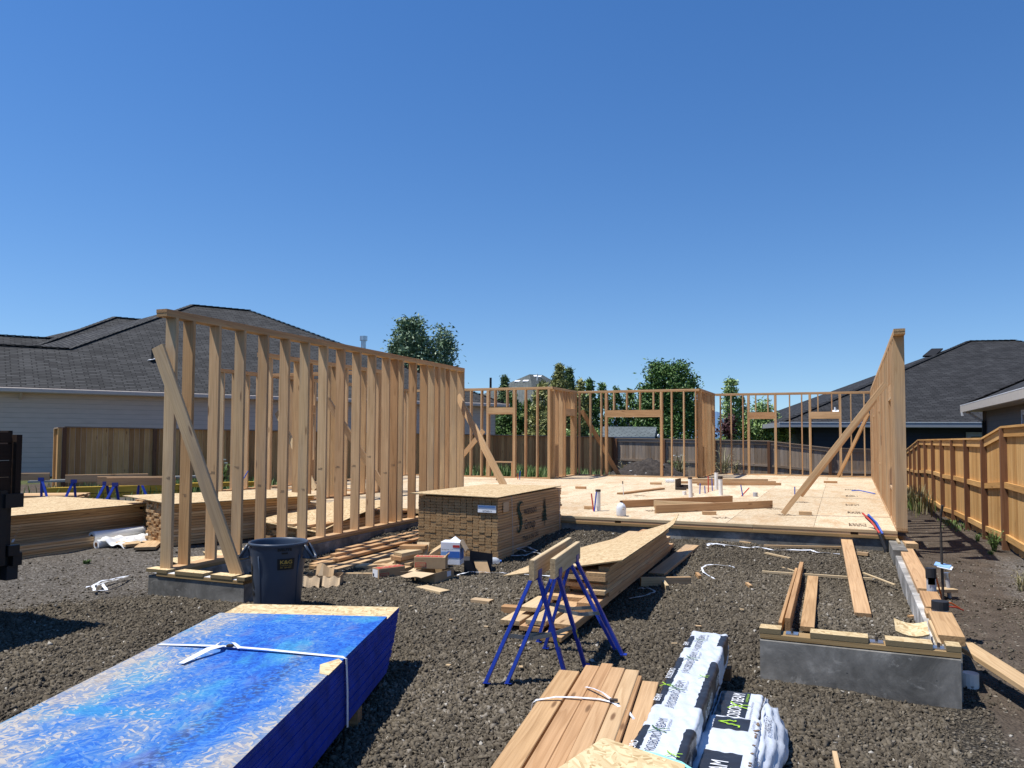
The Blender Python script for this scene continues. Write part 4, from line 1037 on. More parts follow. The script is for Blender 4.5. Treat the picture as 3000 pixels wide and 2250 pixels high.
# --- rubbish bin
tc = thing('rubbish_bin', 'round dark navy plastic rubbish bin beside the left concrete', 'bin', (-4.965, 6.02, .04))
cz0 = .04; cc = (-4.965, 6.02, cz0)
MB().lathe([(.0, .01), (.205, .0), (.21, .01), (.236, .40), (.258, .60), (.262, .62), (.263, .655), (.272, .665), (.277, .680), (.275, .692), (.266, .695), (.258, .685), (.254, .665), (.235, .5), (.2, .03), (0., .03)], cc, 64).build('body', M['can'], tc, smooth=True)
for k in range(4):
    a = math.radians(-118 + 90 * k + 45 - 20)
    p = [Vector(cc) + Vector((math.cos(a) * r, math.sin(a) * r, z)) for r, z in ((.212, .03), (.236, .40), (.262, .58))]
    MB().tube(p, .007, 6).build('rib', M['can'], tc, smooth=True)
for a in (math.radians(-157), math.radians(23)):
    dx = Vector((math.cos(a), math.sin(a), 0)); dy = Vector((-dx.y, dx.x, 0)); c = Vector(cc)
    P = lambda r, s, z: c + dx * r + dy * s + Vector((0, 0, z))
    mb = MB()
    mb.tube([P(.27, -.075, .665), P(.305, -.072, .61), P(.345, -.06, .545), P(.352, 0, .535), P(.345, .06, .545), P(.305, .072, .61), P(.27, .075, .665)], .014, 8)
    mb.tube([P(.255, -.078, .55), P(.34, -.058, .54)], .010, 8); mb.tube([P(.255, .078, .55), P(.34, .058, .54)], .010, 8)
    mb.face([P(.27, -.075, .66), P(.305, -.072, .61), P(.345, -.06, .545), P(.25, -.08, .54)], [(0, 0)] * 4)
    mb.face([P(.27, .075, .66), P(.305, .072, .61), P(.345, .06, .545), P(.25, .08, .54)][::-1], [(0, 0)] * 4)
    mb.build('handle', M['can'], tc, smooth=True)
def on_can(parent, body, ang, z, r, h, mat, sx=1., bold=0., name='lettering'):
    """letters bent round the bin"""
    cu = bpy.data.curves.new(name, 'FONT'); cu.body = body; cu.size = h * 1.38; cu.align_x = 'CENTER'; cu.offset = bold; cu.resolution_u = 3
    t = bpy.data.objects.new('t', cu); COL.objects.link(t); dg = bpy.context.evaluated_depsgraph_get(); me = bpy.data.meshes.new_from_object(t.evaluated_get(dg)); bpy.data.objects.remove(t)
    base = Vector(parent_origin(parent)); c = Vector(cc)
    for v in me.vertices:
        rr = r + .06 * (v.co.y); a2 = ang + v.co.x * sx / r
        v.co = c + Vector((math.cos(a2) * rr, math.sin(a2) * rr, z + v.co.y)) - base
    me.materials.clear(); me.materials.append(mat); o = bpy.data.objects.new(name, me); COL.objects.link(o); o.parent = parent
on_can(tc, 'BRUTE', math.radians(-38), .632, .2705, .026, M['black'], 1.25, .002)
def can_patch(a0, a1, z0, z1, off, mat, name):
    mb = MB(); n = 10
    rad = lambda z: .236 + (z - .40) * .13 if z > .4 else .21 + (z - .01) * .0667
    for i in range(n):
        f0, f1 = a0 + (a1 - a0) * i / n, a0 + (a1 - a0) * (i + 1) / n
        q = [Vector(cc) + Vector((math.cos(f) * (rad(z) + off), math.sin(f) * (rad(z) + off), z)) for f, z in ((f0, z0), (f1, z0), (f1, z1), (f0, z1))]
        mb.face(q, [(0, 0)] * 4)
    return mb.build(name, mat, tc)
can_patch(math.radians(-44), math.radians(-32), .602, .618, .004, M['black'], 'badge')
can_patch(math.radians(-52), math.radians(-16), .455, .560, .004, M['black'], 'sticker')
on_can(tc, 'K&G', math.radians(-34), .512, .2575, .034, M['gold'], 1.25, .001); on_can(tc, 'CONSTRUCTION', math.radians(-34), .492, .255, .009, M['gold'], 1.1); on_can(tc, '541  609-6091', math.radians(-34), .472, .252, .012, M['gold'], 1.1)
# hand painted strokes on the left of the bin
def stroke(pts, w):
    path = []; ups = []
    for a, z in pts:
        r = (.236 + (z - .40) * .13 if z > .4 else .21 + (z - .01) * .0667) + .004
        path.append(Vector(cc) + Vector((math.cos(math.radians(a)) * r, math.sin(math.radians(a)) * r, z))); ups.append((math.cos(math.radians(a)), math.sin(math.radians(a)), 0))
    MB().ribbon(path, w, ups).build('paint_mark', M['black'], tc)
stroke([(-122, .50), (-124, .46), (-127, .41), (-128, .37), (-125, .33), (-121, .30), (-118, .27)], .03)
stroke([(-128, .45), (-127, .41), (-127, .36), (-127.5, .31)], .014)
stroke([(-129, .19), (-127, .225), (-123, .235), (-119, .225), (-117.5, .205)], .028)

# --- sawhorses
def leg_pair(root, ax, f1, f2, zb, beamd, sticker=True):
    """bracket under a beam at ax (x,y,ztop of beam) with two legs to feet f1,f2"""
    c = Vector(ax); nrm_ = Vector((-beamd.y, beamd.x, 0))
    br = MB()
    br.box((c.x, c.y, c.z - .147), (.10, .045, .01), rz=math.atan2(beamd.y, beamd.x))
    for s in (-1, 1):
        q = c + nrm_ * s * .023
        for k, (wd, hh) in enumerate(((.10, .058),)):
            br.beam((q.x - beamd.x * wd / 2, q.y - beamd.y * wd / 2, c.z - .145 + hh / 2), (q.x + beamd.x * wd / 2, q.y + beamd.y * wd / 2, c.z - .145 + hh / 2), .003 + .002 * k, hh, (0, 0, 1))
    br.build('bracket', M['blue_leg'], root)
    mids = []
    for i, f in enumerate((f1, f2)):
        top = c + (Vector((f[0], f[1], 0)) - Vector((c.x, c.y, 0))).normalized() * .022 + Vector((0, 0, -.135)); ft = Vector(f)
        lg = MB(); a = (ft - top).normalized(); sd_ = a.cross(beamd).normalized()
        lg.beam(top, ft, .040, .004, sd_, None); w_ = a.cross(sd_).normalized()
        for s in (-1, 1): lg.beam(top + w_ * s * .019 - sd_ * .011, ft + w_ * s * .019 - sd_ * .011, .003, .022, sd_, None)
        lg.beam(ft + w_ * -.025 + Vector((0, 0, .004)), ft + w_ * .025 + Vector((0, 0, .004)), .05, .006, (0, 0, 1))
        L_o = lg.build('leg', M['blue_leg'], root)
        mids.append(top.lerp(ft, .56))
        if sticker and i == 1:
            p = top.lerp(ft, .60); q = top.lerp(ft, .68); MB().beam(p + sd_ * .003, q + sd_ * .003, .030, .004, sd_).build('warning_label', M['yellow'], root)
            p = top.lerp(ft, .625); q = top.lerp(ft, .645); MB().beam(p + sd_ * .0045, q + sd_ * .0045, .016, .004, sd_).build('warning_label', M['black'], root)
    m = (mids[0] + mids[1]) / 2 + Vector((0, 0, -.025))
    sp = MB(); sp.beam(mids[0], m, .004, .028, (0, 0, 1)); sp.beam(m, mids[1], .004, .028, (0, 0, 1)); sp.tube([m - beamd * .012, m + beamd * .012], .008, 8)
    sp.build('spreader', M['grey_steel'], root)
def sawhorse(label, b0, b1, ztop, near, far, group=None, mat='fir_pale', ink=False, zf=.02):
    root = thing('sawhorse', label, 'sawhorse', ((b0[0] + b1[0]) / 2, (b0[1] + b1[1]) / 2, zf), 0, group)
    bd = Vector((b1[0] - b0[0], b1[1] - b0[1], 0)); Lb = bd.length; bd.normalize()
    MB().beam((b0[0], b0[1], ztop - .07), (b1[0], b1[1], ztop - .07), .038, .14, (0, 0, 1), R.random(), .004).build('beam', M[mat], root)
    if ink: text(root, 'ACME', (b0[0] - .006, b0[1], ztop - .12), (0, 0, 1), (-1, 0, 0), .018, M['ink_brown'], 'lettering', 1.2, .003)
    for (t, f1, f2) in (near, far):
        ax = (b0[0] + bd.x * t, b0[1] + bd.y * t, ztop)
        leg_pair(root, ax, f1, f2, zf, bd, sticker=(t < Lb / 2))
    return root
sawhorse('sawhorse with blue steel legs, left one of the close pair in front', (-1.985, 5.06), (-2.135, 6.33), .885, (.16, (-2.28, 4.97, .03), (-1.79, 5.27, .03)), (1.12, (-2.33, 6.12, .035), (-1.68, 6.16, .04)))
sawhorse('sawhorse with blue steel legs, right one of the close pair in front', (-1.865, 5.16), (-1.985, 6.10), .888, (.16, (-2.14, 5.02, .03), (-1.77, 5.64, .03)), (.82, (-2.21, 5.96, .035), (-1.58, 6.01, .04)))
# --- sawhorses behind the left lumber
g_ = 'sawhorses behind the left lumber stacks'
def back_horse(label, p0, p1, zt, zf, mat='fir'):
    bd = Vector((p1[0] - p0[0], p1[1] - p0[1], 0)); L = bd.length; bd.normalize(); n = Vector((-bd.y, bd.x, 0))
    def ft(t): 
        c = Vector((p0[0], p0[1], 0)) + bd * t
        sg = -1 if t < L / 2 else 1
        return [(c.x - n.x * .3 + sg * bd.x * .30, c.y - n.y * .3 + sg * bd.y * .30, zf), (c.x + n.x * .3 - sg * bd.x * .06, c.y + n.y * .3 - sg * bd.y * .06, zf)]
    a, b = ft(.14), ft(L - .14)
    sawhorse(label, p0, p1, zt, (.14, a[0], a[1]), (L - .14, b[0], b[1]), g_, mat, zf=zf)
back_horse('leftmost sawhorse behind the lumber, beam end over grey siding', (-14.95, 9.45), (-13.95, 10.28), 1.0, .12)
back_horse('sawhorse behind the lumber with galvanised looking legs at its near end', (-13.05, 9.92), (-12.15, 10.95), 1.0, .12)
back_horse('sawhorse behind the lumber with its beam end just left of another', (-12.05, 9.78), (-11.0, 10.5), 1.0, .12)
back_horse('sawhorse behind the lumber, nearest the garage wall post', (-11.75, 9.72), (-10.85, 10.38), .992, .12)
# ================================================================ piles, cartons, offcuts
# --- loose plank pile with a sagging sheet on top
g_ = 'planks layered in the pile under the bent sheet'
def pl(label, x, ya, yb, z, w=.184, mat=None, group=g_, dx=-.03, t=.038):
    board('plank', label, (x, ya, z), (x + dx * (yb - ya), yb, z), w, t, mat or R.choice(['fir', 'fir_pale', 'fir']), 'plank', group)
same = 'long fir plank stacked in the loose pile beneath the sagging sheet'
zb_ = .085
pl('lowest wide plank sticking farthest out at the near left of the pile', -2.70, 6.36, 10.6, zb_ + .02, .184, 'fir_pale', None)
pl('lowest wide plank under the two light planks at the pile front', -2.49, 6.30, 10.8, zb_, .184, 'fir', None)
pl('dark shaded lowest plank at the near right foot of the pile', -2.22, 6.10, 10.9, zb_ - .01, .184, 'fir_red', None)
pl('light wide plank lying flat at the pile front, left of its twin', -2.44, 6.32, 10.9, zb_ + .052, .184, 'fir_pale', None)
pl('light wide plank lying flat at the pile front, on the right edge', -2.20, 6.30, 11.0, zb_ + .050, .20, 'fir_pale', None)
pl('plank with its square end raised on the flat planks at left', -2.62, 6.62, 10.9, zb_ + .09, .184, 'fir_pale', None)
for L_i in range(10):
    z = zb_ + .091 + .0388 * L_i
    for c, x in enumerate((-2.13, -2.335, -2.54)):
        if c == 2 and L_i < 1: continue
        if z > (.515, .455, .415)[c]: continue
        nar = c == 0 and z > .462
        ya = (6.75 + .07 * (L_i % 3) + .09 * c + (.25 if L_i > 1 else 0) + R.uniform(-.08, .12)); yb = 10.75 + R.uniform(-.2, .35) - .045 * L_i
        pl(same, (-2.085 if nar else x + R.uniform(-.012, .012)), ya, yb, z, .11 if nar else .19, None)
sag = thing('bent_sheet', 'large strand board sheet sagging over the loose plank pile, far corner curled up', 'sheet', (-2.4, 9., .4))
def sagf(a, b):
    x = -3.07 + 1.19 * a; y = 7.06 + 2.75 * b + .75 * a ** 2 * b + .05 * a
    x += -.05 * b * (1 - a) * 0 + .12 * b * (1 - a) - .14 * b * a
    z = .598 - .225 * (1 - a) + .02 * math.sin(math.pi * b) * (1 - a) - .02 * b * (1 - a)
    z += .02 * max(0, b - .6) / .4 * a + .09 * max(0, (a * b - .86) / .14) ** 1.6
    return Vector((x, y, z))
MB().sheet(sagf, 22, 28, .012, 1.22, 3.6).build('sheet', M['osb'], sag, smooth=False)
# things beside the pile on its shaded side
board('board', 'short board on edge beside the plank pile, cross piece at its middle', (-2.04, 8.49, .13), (-1.55, 8.80, .12), .038, .14, 'fir', 'offcut', None)
board('board', 'short block set crosswise against the board on edge', (-1.80, 8.52, .10), (-1.73, 8.40, .07), .038, .17, 'fir_pale', 'offcut', None)
board('board', 'grey flat board lying in the shadow right of the plank pile', (-2.0, 9.1, .13), (-1.93, 11.1, .21), .19, .038, 'fir_old')
# --- boards along the garage wall, striped by stud shadows
g_ = 'boards lying beside the garage wall foundation'
for i, (xa, ya, xb, yb, z) in enumerate(((-6.40, 9.0, -6.34, 11.8, .15), (-6.27, 8.3, -6.2, 11.6, .115), (-6.15, 8.1, -6.05, 11.4, .11), (-6.0, 7.9, -5.9, 11.3, .12), (-5.86, 7.8, -5.76, 11.2, .10), (-5.72, 7.7, -5.6, 10.9, .095), (-6.2, 8.6, -6.1, 11.7, .155), (-5.93, 8.3, -5.82, 11.3, .16))):
    board('stud_board', 'long stud lying on gravel beside the left foundation in striped shade', (xa, ya, z), (xb, yb, z + .05), BW, BT, R.choice(['fir', 'fir_red', 'fir']), 'board', g_)

# --- heap of offcuts
def off(label, c, l, w, t, rz, tilt=0., mat='fir_pale', roll=0.):
    l *= 1.12; w *= 1.18; t *= 1.12
    d = Vector((math.cos(rz) * math.cos(tilt), math.sin(rz) * math.cos(tilt), math.sin(tilt))); c = V3(c)
    s = Vector((-math.sin(rz), math.cos(rz), 0)); u = s.cross(d) * -1
    u = d.cross(s); u = u * math.cos(roll) + s * math.sin(roll)
    board('offcut', label, c - d * l / 2, c + d * l / 2, w, t, mat, 'offcut', None, u)
off('dark reddish block topping the offcut heap at the back', (-5.00, 8.66, .335), .30, .14, .04, .2, .02, 'fir_red')
off('pale block end-on at the top of the offcut heap', (-4.99, 8.50, .285), .30, .14, .042, 1.2, .05)
off('second pale block just under the topmost end-on block', (-5.02, 8.46, .235), .28, .14, .042, 1.35, .0, 'fir')
off('dark shaded block wedged low in the middle of the heap', (-5.00, 8.50, .17), .26, .14, .06, 1.1, .0, 'fir_red')
off('tall pale block leaning upright in the heap middle', (-4.90, 8.66, .22), .34, .14, .04, 1.75, .95)
off('wide pale block leaning to the right beside the upright one', (-4.80, 8.76, .25), .30, .15, .04, .6, .55)
off('pale square block partly behind the white carton', (-4.68, 8.80, .21), .16, .14, .04, .2, .15)
off('bright pale block lying behind the torn open carton', (-4.77, 8.62, .155), .28, .14, .04, .2, .08)
off('narrow pale block leaning left in the heap', (-5.17, 8.52, .17), .30, .10, .04, 1.0, .5)
off('broad pale block lying on the left flank of the heap', (-5.33, 8.56, .15), .26, .19, .04, .25, .2)
off('long pale board end low on the left of the heap', (-5.42, 8.44, .105), .45, .14, .038, .5, .08)
off('pale wedge block lying nearest the loose studs', (-5.60, 8.42, .09), .22, .12, .045, .15, .05)
off('thick tan timber end lying across the heap front', (-5.02, 8.22, .115), .40, .10, .09, -.15, .0, 'fir')
off('pale block under the thick tan timber', (-4.90, 8.25, .075), .22, .12, .04, .2)
off('small pale block beside the long carton', (-4.96, 8.38, .155), .16, .10, .04, .1, .1)
off('sawn block low in the gap beside the red carton', (-4.84, 8.30, .085), .16, .10, .05, 1.2)
off('flat pale block at the back left of the heap', (-5.30, 8.86, .17), .24, .12, .04, .1, .05)
off('pale straight plank lying in front of the heap', (-5.27, 7.90, .082), .40, .045, .045, .38)
off('single pale block alone on the gravel in front of the cartons', (-4.06, 7.45, .078), .36, .12, .045, -.38, .0)
off('grey brown block alone on gravel right of the pale block', (-3.36, 7.20, .07), .19, .09, .042, -.05, .0, 'fir_old')
off('reddish brown block by the plank pile foot', (-2.92, 6.98, .075), .20, .09, .06, .1, .0, 'fir_red')

# --- cartons
def carton(label, c, size, rz, mat, name='carton', open_top=False, tilt=0.):
    root = thing(name, label, 'box', c, rz)
    sx, sy, sz = size
    mb = MB(); hx, hy = sx / 2, sy / 2; t = .004
    q = [(-hx, -hy), (hx, -hy), (hx, hy), (-hx, hy)]
    if open_top:
        for i in range(4):
            a, b = q[i], q[(i + 1) % 4]; mb.beam((a[0], a[1], sz / 2), (b[0], b[1], sz / 2), t, sz, (0, 0, 1), .5)
        mb.slab([(-hx, -hy, .006), (hx, -hy, .006), (hx, hy, .006), (-hx, hy, .006)], .004)
    else:
        mb.beam((-hx, 0, sz / 2), (hx, 0, sz / 2), sy, sz, (0, 0, 1), .5, .004)
    mb.build('body', M[mat], root, local=True)
    return root
def panel(root, nm, mat, pts): MB().slab(pts, .0015).build(nm, M[mat], root, local=True)
def ctext(root, body, org, xd, yd, h, mat, sx=1.): text(root, body, org, xd, yd, h, M[mat], 'lettering', sx, .003, local=True)
c1 = carton('closed tan carton with red printed lid lying on gravel', (-4.95, 7.98, .068), (.36, .15, .125), 1.12, 'card')
panel(c1, 'lid_print', 'red_print', [(-.17, -.07, .1275), (.17, -.07, .1275), (.17, .03, .1275), (-.17, .03, .1275)])
ctext(c1, 'SENCO', (-.13, -.055, .1275), (1, 0, 0), (0, 1, 0), .06, 'card_light', 1.1)
panel(c1, 'end_label', 'white_print', [(-.1825, .06, .02), (-.1825, -.05, .02), (-.1825, -.05, .11), (-.1825, .06, .11)])
panel(c1, 'label_mark', 'ink', [(-.1845, .05, .03), (-.1845, .025, .03), (-.1845, .025, .06), (-.1845, .05, .06)])
panel(c1, 'print_frame', 'red_print', [(-.165, -.0765, .02), (-.045, -.0765, .02), (-.045, -.0765, .07), (-.165, -.0765, .07)])
panel(c1, 'print_field', 'card', [(-.157, -.0785, .027), (-.053, -.0785, .027), (-.053, -.0785, .063), (-.157, -.0785, .063)])
ctext(c1, 'SENCO', (-.15, -.080, .035), (1, 0, 0), (0, 0, 1), .022, 'red_print', .8)
ctext(c1, 'FASTENERS', (-.155, -.076, .085), (1, 0, 0), (0, 0, 1), .013, 'ink_brown', 1.0)
c3 = carton('open tan carton with a wide flap hanging towards the camera', (-4.34, 7.99, .062), (.28, .38, .135), -.12, 'card', open_top=True)
MB().sheet(lambda a, b: (-.14 - .17 * b - .0 * a, -.19 + .38 * a - .05 * b, .135 - .012 * b - .02 * b * math.sin(a * 5)), 8, 4, .004, .3, .2).build('flap', M['card_light'], c3, local=True)
MB().sheet(lambda a, b: (-.15 + .29 * a - .05 * b, -.19 - .19 * b, .135 - .03 * b - .012 * math.sin(a * 6) * b), 8, 4, .004, .3, .2).build('flap', M['card_light'], c3, local=True)
panel(c3, 'side_label', 'white_print', [(.1425, .05, .06), (.1425, .13, .06), (.1425, .13, .12), (.1425, .05, .12)])
c2 = carton('tan carton with red lid resting on the open carton', (-4.42, 8.05, .205), (.37, .16, .135), .30, 'card')
panel(c2, 'lid_print', 'red_print', [(-.17, -.07, .1375), (.15, -.07, .1375), (.15, .03, .1375), (-.17, .03, .1375)])
ctext(c2, 'SENCO', (-.14, -.055, .1375), (1, 0, 0), (0, 1, 0), .06, 'card_light', 1.1)
panel(c2, 'print_frame', 'red_print', [(-.17, -.0815, .02), (-.04, -.0815, .02), (-.04, -.0815, .07), (-.17, -.0815, .07)])
panel(c2, 'print_field', 'card', [(-.163, -.0835, .027), (-.048, -.0835, .027), (-.048, -.0835, .063), (-.163, -.0835, .063)])
ctext(c2, 'SENCO 4x', (-.158, -.085, .035), (1, 0, 0), (0, 0, 1), .022, 'red_print', .75)
ctext(c2, 'FASTENERS', (-.165, -.081, .09), (1, 0, 0), (0, 0, 1), .014, 'ink_brown', 1.0)
MB().sheet(lambda a, b: (.18 + .03 * b, -.08 + .16 * a, .14 + .03 * b + .012 * math.sin(a * 9)), 10, 3, .003, .2, .1).build('torn_edge', M['card'], c2, local=True)
c4 = carton('black printed carton lying open beside the stud pack', (-4.17, 8.80, .055), (.34, .30, .17), .45, 'card_dark')
panel(c4, 'side_label', 'white_print', [(.172, -.12, .03), (.172, .1, .03), (.172, .1, .085), (.172, -.12, .085)])
panel(c4, 'side_stripe', 'red_print', [(.172, -.13, .11), (.172, .12, .11), (.172, .12, .13), (.172, -.13, .13)])
ctext(c4, 'FRAMING NAILS', (.174, -.11, .05), (0, 1, 0), (0, 0, 1), .02, 'ink', .9)
MB().sheet(lambda a, b: (-.1 + .28 * a, -.15 - .02 * b, .17 + .12 * b - .04 * a), 4, 3, .004, .3, .2).build('flap', M['card_dark'], c4, local=True)
MB().sheet(lambda a, b: (-.05 + .16 * a + .05 * b, -.155 - .10 * b, .165 - .16 * b), 4, 3, .004, .3, .2).build('flap', M['card'], c4, local=True)
c5 = carton('upright white and blue printed carton with brown torn flap', (-4.33, 8.42, .205), (.235, .20, .27), .22, 'white_print')
panel(c5, 'printed_band', 'pale_blue_print', [(-.1175, -.1015, .085), (-.03, -.1015, .085), (-.03, -.1015, .155), (-.1175, -.1015, .155)])
panel(c5, 'printed_band', 'blue_print', [(-.035, -.103, .085), (.1165, -.103, .085), (.1165, -.103, .16), (-.035, -.103, .16)])
panel(c5, 'printed_band', 'red_print', [(.03, -.103, .205), (.115, -.103, .205), (.115, -.103, .235), (.03, -.103, .235)])
panel(c5, 'printed_band', 'blue_print', [(.1185, -.09, .06), (.1185, .09, .06), (.1185, .09, .19), (.1185, -.09, .19)])
ctext(c5, 'Roofing Nails  1 1/4', (-.105, -.102, .175), (1, 0, 0), (0, 0, 1), .014, 'ink', .9)
ctext(c5, 'SDS 25  #', (-.1, -.102, .055), (1, 0, 0), (0, 0, 1), .016, 'ink_brown', .9)
MB().sheet(lambda a, b: (.118 + .07 * b, -.10 + .18 * a, .275 - .115 * b + .02 * math.sin(a * 3)), 5, 4, .004, .2, .15).build('flap', M['card_light'], c5, local=True)
MB().sheet(lambda a, b: (-.05 + .12 * a, .0 + .1 * b, .272 + .045 * b * (1 - abs(2 * a - 1))), 6, 3, .003, .1, .1).build('flap', M['white_print'], c5, local=True)
c6 = carton('crumpled torn cardboard carton just behind the rubbish bin', (-5.34, 7.24, .06), (.40, .26, .13), .45, 'card', open_top=True)
for k, (x0, s) in enumerate(((-.2, 1), (.02, 1))):
    MB().sheet(lambda a, b: (x0 + .19 * a, -.13 - .06 * b * (1 + .3 * math.sin(a * 7)), .13 - .10 * b + .012 * math.sin(a * 11 + k)), 8, 4, .004, .2, .15).build('flap', M['card_light'], c6, local=True)
MB().sheet(lambda a, b: (-.1 + .2 * a, .05 + .08 * b, .10 + .11 * b + .03 * math.sin(a * 6)), 7, 4, .003, .2, .15).build('flap', M['card'], c6, local=True)
MB().slab([(-.06, -.02, .12), (.0, -.02, .12), (-.01, .03, .25)], .003).build('torn_strip', M['card_light'], c6, local=True)
# clear water bottle
wb = thing('water_bottle', 'clear plastic water bottle with blue label lying by the stud pack', 'bottle', (-4.18, 9.18, .1))
m, nt, b_ = newmat('clear_plastic'); b_.inputs['Base Color'].default_value = (.75, .8, .85, 1); b_.inputs['Roughness'].default_value = .15; b_.inputs['Alpha'].default_value = .55; M['clear'] = m
MB().tube([(-4.25, 9.14, .135), (-4.24, 9.145, .135), (-4.10, 9.20, .135), (-4.075, 9.21, .135), (-4.05, 9.22, .135)], [.02, .048, .05, .035, .014], 18).build('body', M['clear'], wb, smooth=True)
MB().tube([(-4.215, 9.154, .135), (-4.17, 9.172, .135)], .0505, 18, cap=False).build('label', M['pale_blue_print'], wb)
MB().tube([(-4.05, 9.22, .135), (-4.035, 9.226, .135)], .016, 10).build('cap', M['blue_print'], wb)

# --- straps and wood slivers on the gravel
def strap(label, pts, w=.022, mat='white_strap', h=.02):
    P = [(x, y, gz(x, y) + h + dz) for x, y, dz in pts]
    Q = []
    for i in range(len(P) - 1):
        a, b = V3(P[i]), V3(P[i + 1])
        for k in range(4): Q.append(a.lerp(b, k / 4) + Vector((R.uniform(-.008, .008), R.uniform(-.008, .008), R.uniform(0, .008))))
    Q.append(V3(P[-1]))
    tag(MB().ribbon(Q, w, [(R.uniform(-.3, .3), R.uniform(-.3, .3), 1) for _ in Q]).build('strapping', M[mat]), label, 'strap', None, 'thing')
strap('white strap bunched in a loop on the gravel left of the foundation', [(-7.66, 6.72, 0), (-7.62, 6.45, .01), (-7.55, 6.2, .03), (-7.35, 5.95, .04), (-7.22, 5.86, .02), (-7.16, 5.95, .01), (-7.3, 6.02, .05), (-7.42, 5.92, .03)], .03)
strap('grey strap twisted beside the white looped strap', [(-7.62, 6.62, .01), (-7.48, 6.38, .03), (-7.4, 6.12, .04), (-7.38, 6.0, .02)], .026, 'grey_strap')
strap('white strap end poking out near the garage foundation corner', [(-7.62, 6.95, .01), (-7.42, 6.88, .01)], .03)
strap('long white strap lying across the garage gravel near the deck', [(-1.8, 11.5, 0), (-1.5, 11.45, .01), (-1.19, 11.42, 0), (-1.09, 11.45, .02), (-.85, 11.35, .01), (-.39, 11.5, .02), (-.3, 11.38, .01), (-.02, 11.33, .01)], .03)
strap('crumpled white strap piece near the far end of the plank pile', [(-1.75, 11.3, .0), (-1.65, 11.34, .03), (-1.52, 11.36, .01)], .055)
strap('white strap curling in an arc over the middle gravel', [(-1.25, 10.05, 0), (-1.45, 10.02, .02), (-1.56, 9.95, .02), (-1.58, 9.75, .01), (-1.50, 9.45, .01), (-1.35, 9.2, 0)], .022)
strap('short white strap beside the arc of strap', [(-1.33, 10.14, 0), (-1.22, 10.0, .01)], .022)
strap('dull strap loop in the shadow of the plank pile', [(-2.0, 7.85, 0), (-1.86, 8.0, .01), (-1.80, 8.15, .02), (-1.9, 8.3, .01), (-2.02, 8.32, 0)], .02, 'grey_strap')
strap('grey blue strap coiled in the shadow of the stud pack', [(-4.1, 9.7, 0), (-3.9, 9.75, .01), (-3.85, 10.0, .02), (-4.05, 10.15, .03), (-4.15, 10.0, .03), (-3.95, 9.85, .04), (-3.75, 9.9, .01)], .03, 'grey_strap')
strap('white strap running from the cartons under the bent sheet', [(-4.2, 8.3, 0), (-4.1, 8.42, .03), (-3.95, 8.55, .01), (-3.77, 8.64, 0), (-3.58, 8.66, 0), (-3.34, 8.56, .01), (-3.14, 8.58, .01), (-2.95, 8.62, .01)], .022)
def sliver(label, a, b, w, t, mat='fir_pale', dz=.012, name='sliver'):
    za, zb2 = gz(*a) + dz + GRAV * .4, gz(*b) + dz + GRAV * .4
    board(name, label, (a[0], a[1], za), (b[0], b[1], zb2), w, t, mat, 'wood scrap', None, bev=0.)
sliver('long thin batten at the far end of the garage gravel', (-1.01, 11.62), (.0, 11.88), .04, .03, 'fir_pale', .03, 'batten')
sliver('long thin batten with punched holes across the garage gravel', (-.88, 9.85), (.33, 10.02), .035, .025, 'fir_pale', .03, 'batten')
sliver('thin strip crossing the right end of the batten', (.24, 10.2), (.55, 9.75), .025, .012, 'fir_pale', .05)
sliver('pale chips lying near the deck foundation', (-1.38, 11.95), (-1.22, 11.9), .05, .02)
sliver('broken splinter on gravel right of the long strap', (-.95, 11.15), (-.62, 10.9), .04, .02)
sliver('small splinter on gravel above the long batten', (-.68, 10.3), (-.5, 10.12), .03, .015)
sliver('orange wood chip on gravel by the plain plank', (.58, 8.24), (.63, 8.28), .05, .02, 'fir_red')
sliver('pale chip near the inner foundation face', (.50, 7.66), (.58, 7.70), .04, .02)
sliver('reddish short stub standing out on gravel right of the plank pile', (-1.57, 9.33), (-1.50, 9.12), .035, .04, 'fir_red', .03)
sliver('reddish chip left of the paired timbers', (-.98, 9.1), (-.92, 8.95), .035, .03, 'fir_red', .02)
sliver('grey block beside the long right plank in the garage', (.2, 11.4), (.33, 11.36), .06, .04, 'fir_old', .03)
sliver('thin stake at the bottom edge of the gravel', (-.05, 4.74), (-.03, 4.5), .025, .025, 'fir_pale', .03)
k = 0
for (x, y) in ((-3.7, 5.6), (-2.9, 6.3), (-2.2, 5.4), (-1.3, 6.6), (-3.3, 6.4), (-2.7, 5.2), (-1.2, 7.2), (-.9, 7.9), (-2.4, 5.9), (-3.9, 6.7)):
    a = R.uniform(0, 6); tag(MB().box((x, y, gz(x, y) + .026), (R.uniform(.03, .05), R.uniform(.02, .035), .008), None, a).build('wood_chip', M['fir_pale']), 'small pale wood chip lying flat on the open gravel', 'wood scrap', 'wood chips scattered on the gravel', 'thing')

# --- timbers in the garage bay
board('timber', 'long wide reddish plank lying in the garage bay, right of the pair', (.07, 12.0, .30), (.18, 8.05, .085), .145, .038, 'fir', 'timber')
board('timber', 'narrow timber on edge, left of the paired timbers in the garage bay', (-.455, 10.35, .135), (-.435, 7.15, .125), .045, .13, 'fir_red', 'timber')
board('timber', 'reddish flat timber of the pair, right beside the one on edge', (-.31, 9.85, .10), (-.28, 7.25, .09), .115, .04, 'fir_red', 'timber')
board('timber', 'shaded plank leaning against the left of the timber on edge', (-.51, 10.2, .10), (-.50, 7.2, .09), .03, .09, 'fir_red', 'timber')
